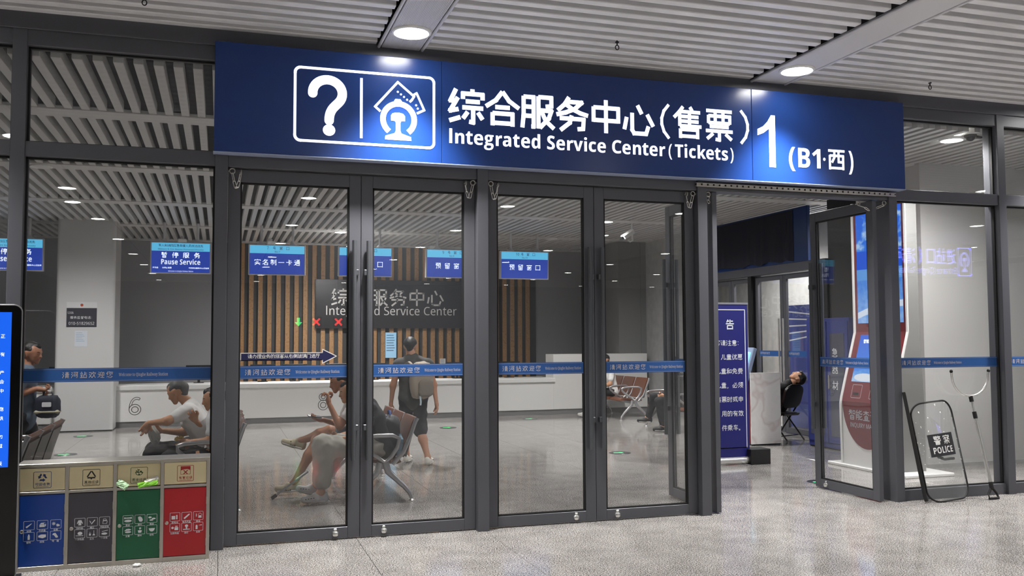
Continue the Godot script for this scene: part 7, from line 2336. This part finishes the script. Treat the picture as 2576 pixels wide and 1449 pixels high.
	put("key_tag", b4, mat(rgb(190, 208, 216), 0.4), bp)
	# sleeper on the folding chair
	person("sleeping person in black with head thrown back on the folding chair", {
		"pelvis": V.call(8.72, 0.52, -5.36), "neck": V.call(8.86, 0.93, -5.22), "head": V.call(8.97, 1.0, -5.16), "d_face": V.call(-0.35, 0.92, -0.25), "d_up": V.call(0.75, 0.3, 0.55),
		"shL": V.call(8.68, 0.86, -5.18), "shR": V.call(9.0, 0.86, -5.32), "elL": V.call(8.5, 0.72, -5.3), "elR": V.call(8.95, 0.62, -5.5), "wrL": V.call(8.42, 0.76, -5.52), "wrR": V.call(8.72, 0.62, -5.62),
		"hipL": V.call(8.62, 0.53, -5.36), "hipR": V.call(8.8, 0.53, -5.44), "knL": V.call(8.42, 0.5, -5.72), "knR": V.call(8.68, 0.5, -5.82), "anL": V.call(8.5, 0.11, -5.8), "anR": V.call(8.8, 0.11, -5.86), "toeL": V.call(8.44, 0.05, -5.98), "toeR": V.call(8.8, 0.05, -6.04),
	}, {"shirt": rgb(26, 26, 28), "sleeve": 0.55, "pants": rgb(70, 72, 80), "leg": 1.9, "shoes": rgb(28, 28, 30), "asleep": true, "wide": 0.95})
	# two people on the right-hand seats
	person("seated person in a white shirt with a black strap by the grey pillar", {
		"pelvis": V.call(8.0, 0.53, -10.4), "neck": V.call(7.9, 1.02, -10.4), "head": V.call(7.84, 1.2, -10.4), "d_face": V.call(-0.9, -0.3, 0.1),
		"shL": V.call(7.92, 0.95, -10.22), "shR": V.call(7.92, 0.95, -10.58), "elL": V.call(7.86, 0.7, -10.18), "elR": V.call(7.86, 0.7, -10.62), "wrL": V.call(7.64, 0.64, -10.3), "wrR": V.call(7.64, 0.64, -10.5),
		"hipL": V.call(7.95, 0.53, -10.3), "hipR": V.call(7.95, 0.53, -10.5), "knL": V.call(7.52, 0.53, -10.3), "knR": V.call(7.52, 0.53, -10.5), "anL": V.call(7.45, 0.11, -10.3), "anR": V.call(7.45, 0.11, -10.5), "toeL": V.call(7.28, 0.05, -10.3), "toeR": V.call(7.28, 0.05, -10.5),
	}, {"shirt": rgb(232, 232, 230), "sleeve": 0.6, "pants": rgb(42, 42, 46), "leg": 1.9, "shoes": rgb(190, 188, 184)})
	person("seated person in dark clothes and boots seen through the open door leaf", {
		"pelvis": V.call(7.9, 0.53, -7.2), "neck": V.call(7.84, 1.03, -7.2), "head": V.call(7.8, 1.2, -7.2), "d_face": V.call(-0.9, -0.3, 0.2),
		"shL": V.call(7.86, 0.96, -7.02), "shR": V.call(7.86, 0.96, -7.38), "elL": V.call(7.82, 0.7, -6.98), "elR": V.call(7.82, 0.7, -7.42), "wrL": V.call(7.6, 0.64, -7.1), "wrR": V.call(7.6, 0.64, -7.3),
		"hipL": V.call(7.85, 0.53, -7.1), "hipR": V.call(7.85, 0.53, -7.3), "knL": V.call(7.45, 0.54, -7.1), "knR": V.call(7.46, 0.6, -7.3), "anL": V.call(7.5, 0.11, -7.05), "anR": V.call(7.36, 0.24, -7.36), "toeL": V.call(7.32, 0.05, -7.05), "toeR": V.call(7.2, 0.2, -7.4),
	}, {"shirt": rgb(34, 34, 38), "sleeve": 1.8, "pants": rgb(30, 30, 34), "leg": 1.9, "shoes": rgb(24, 24, 26)})
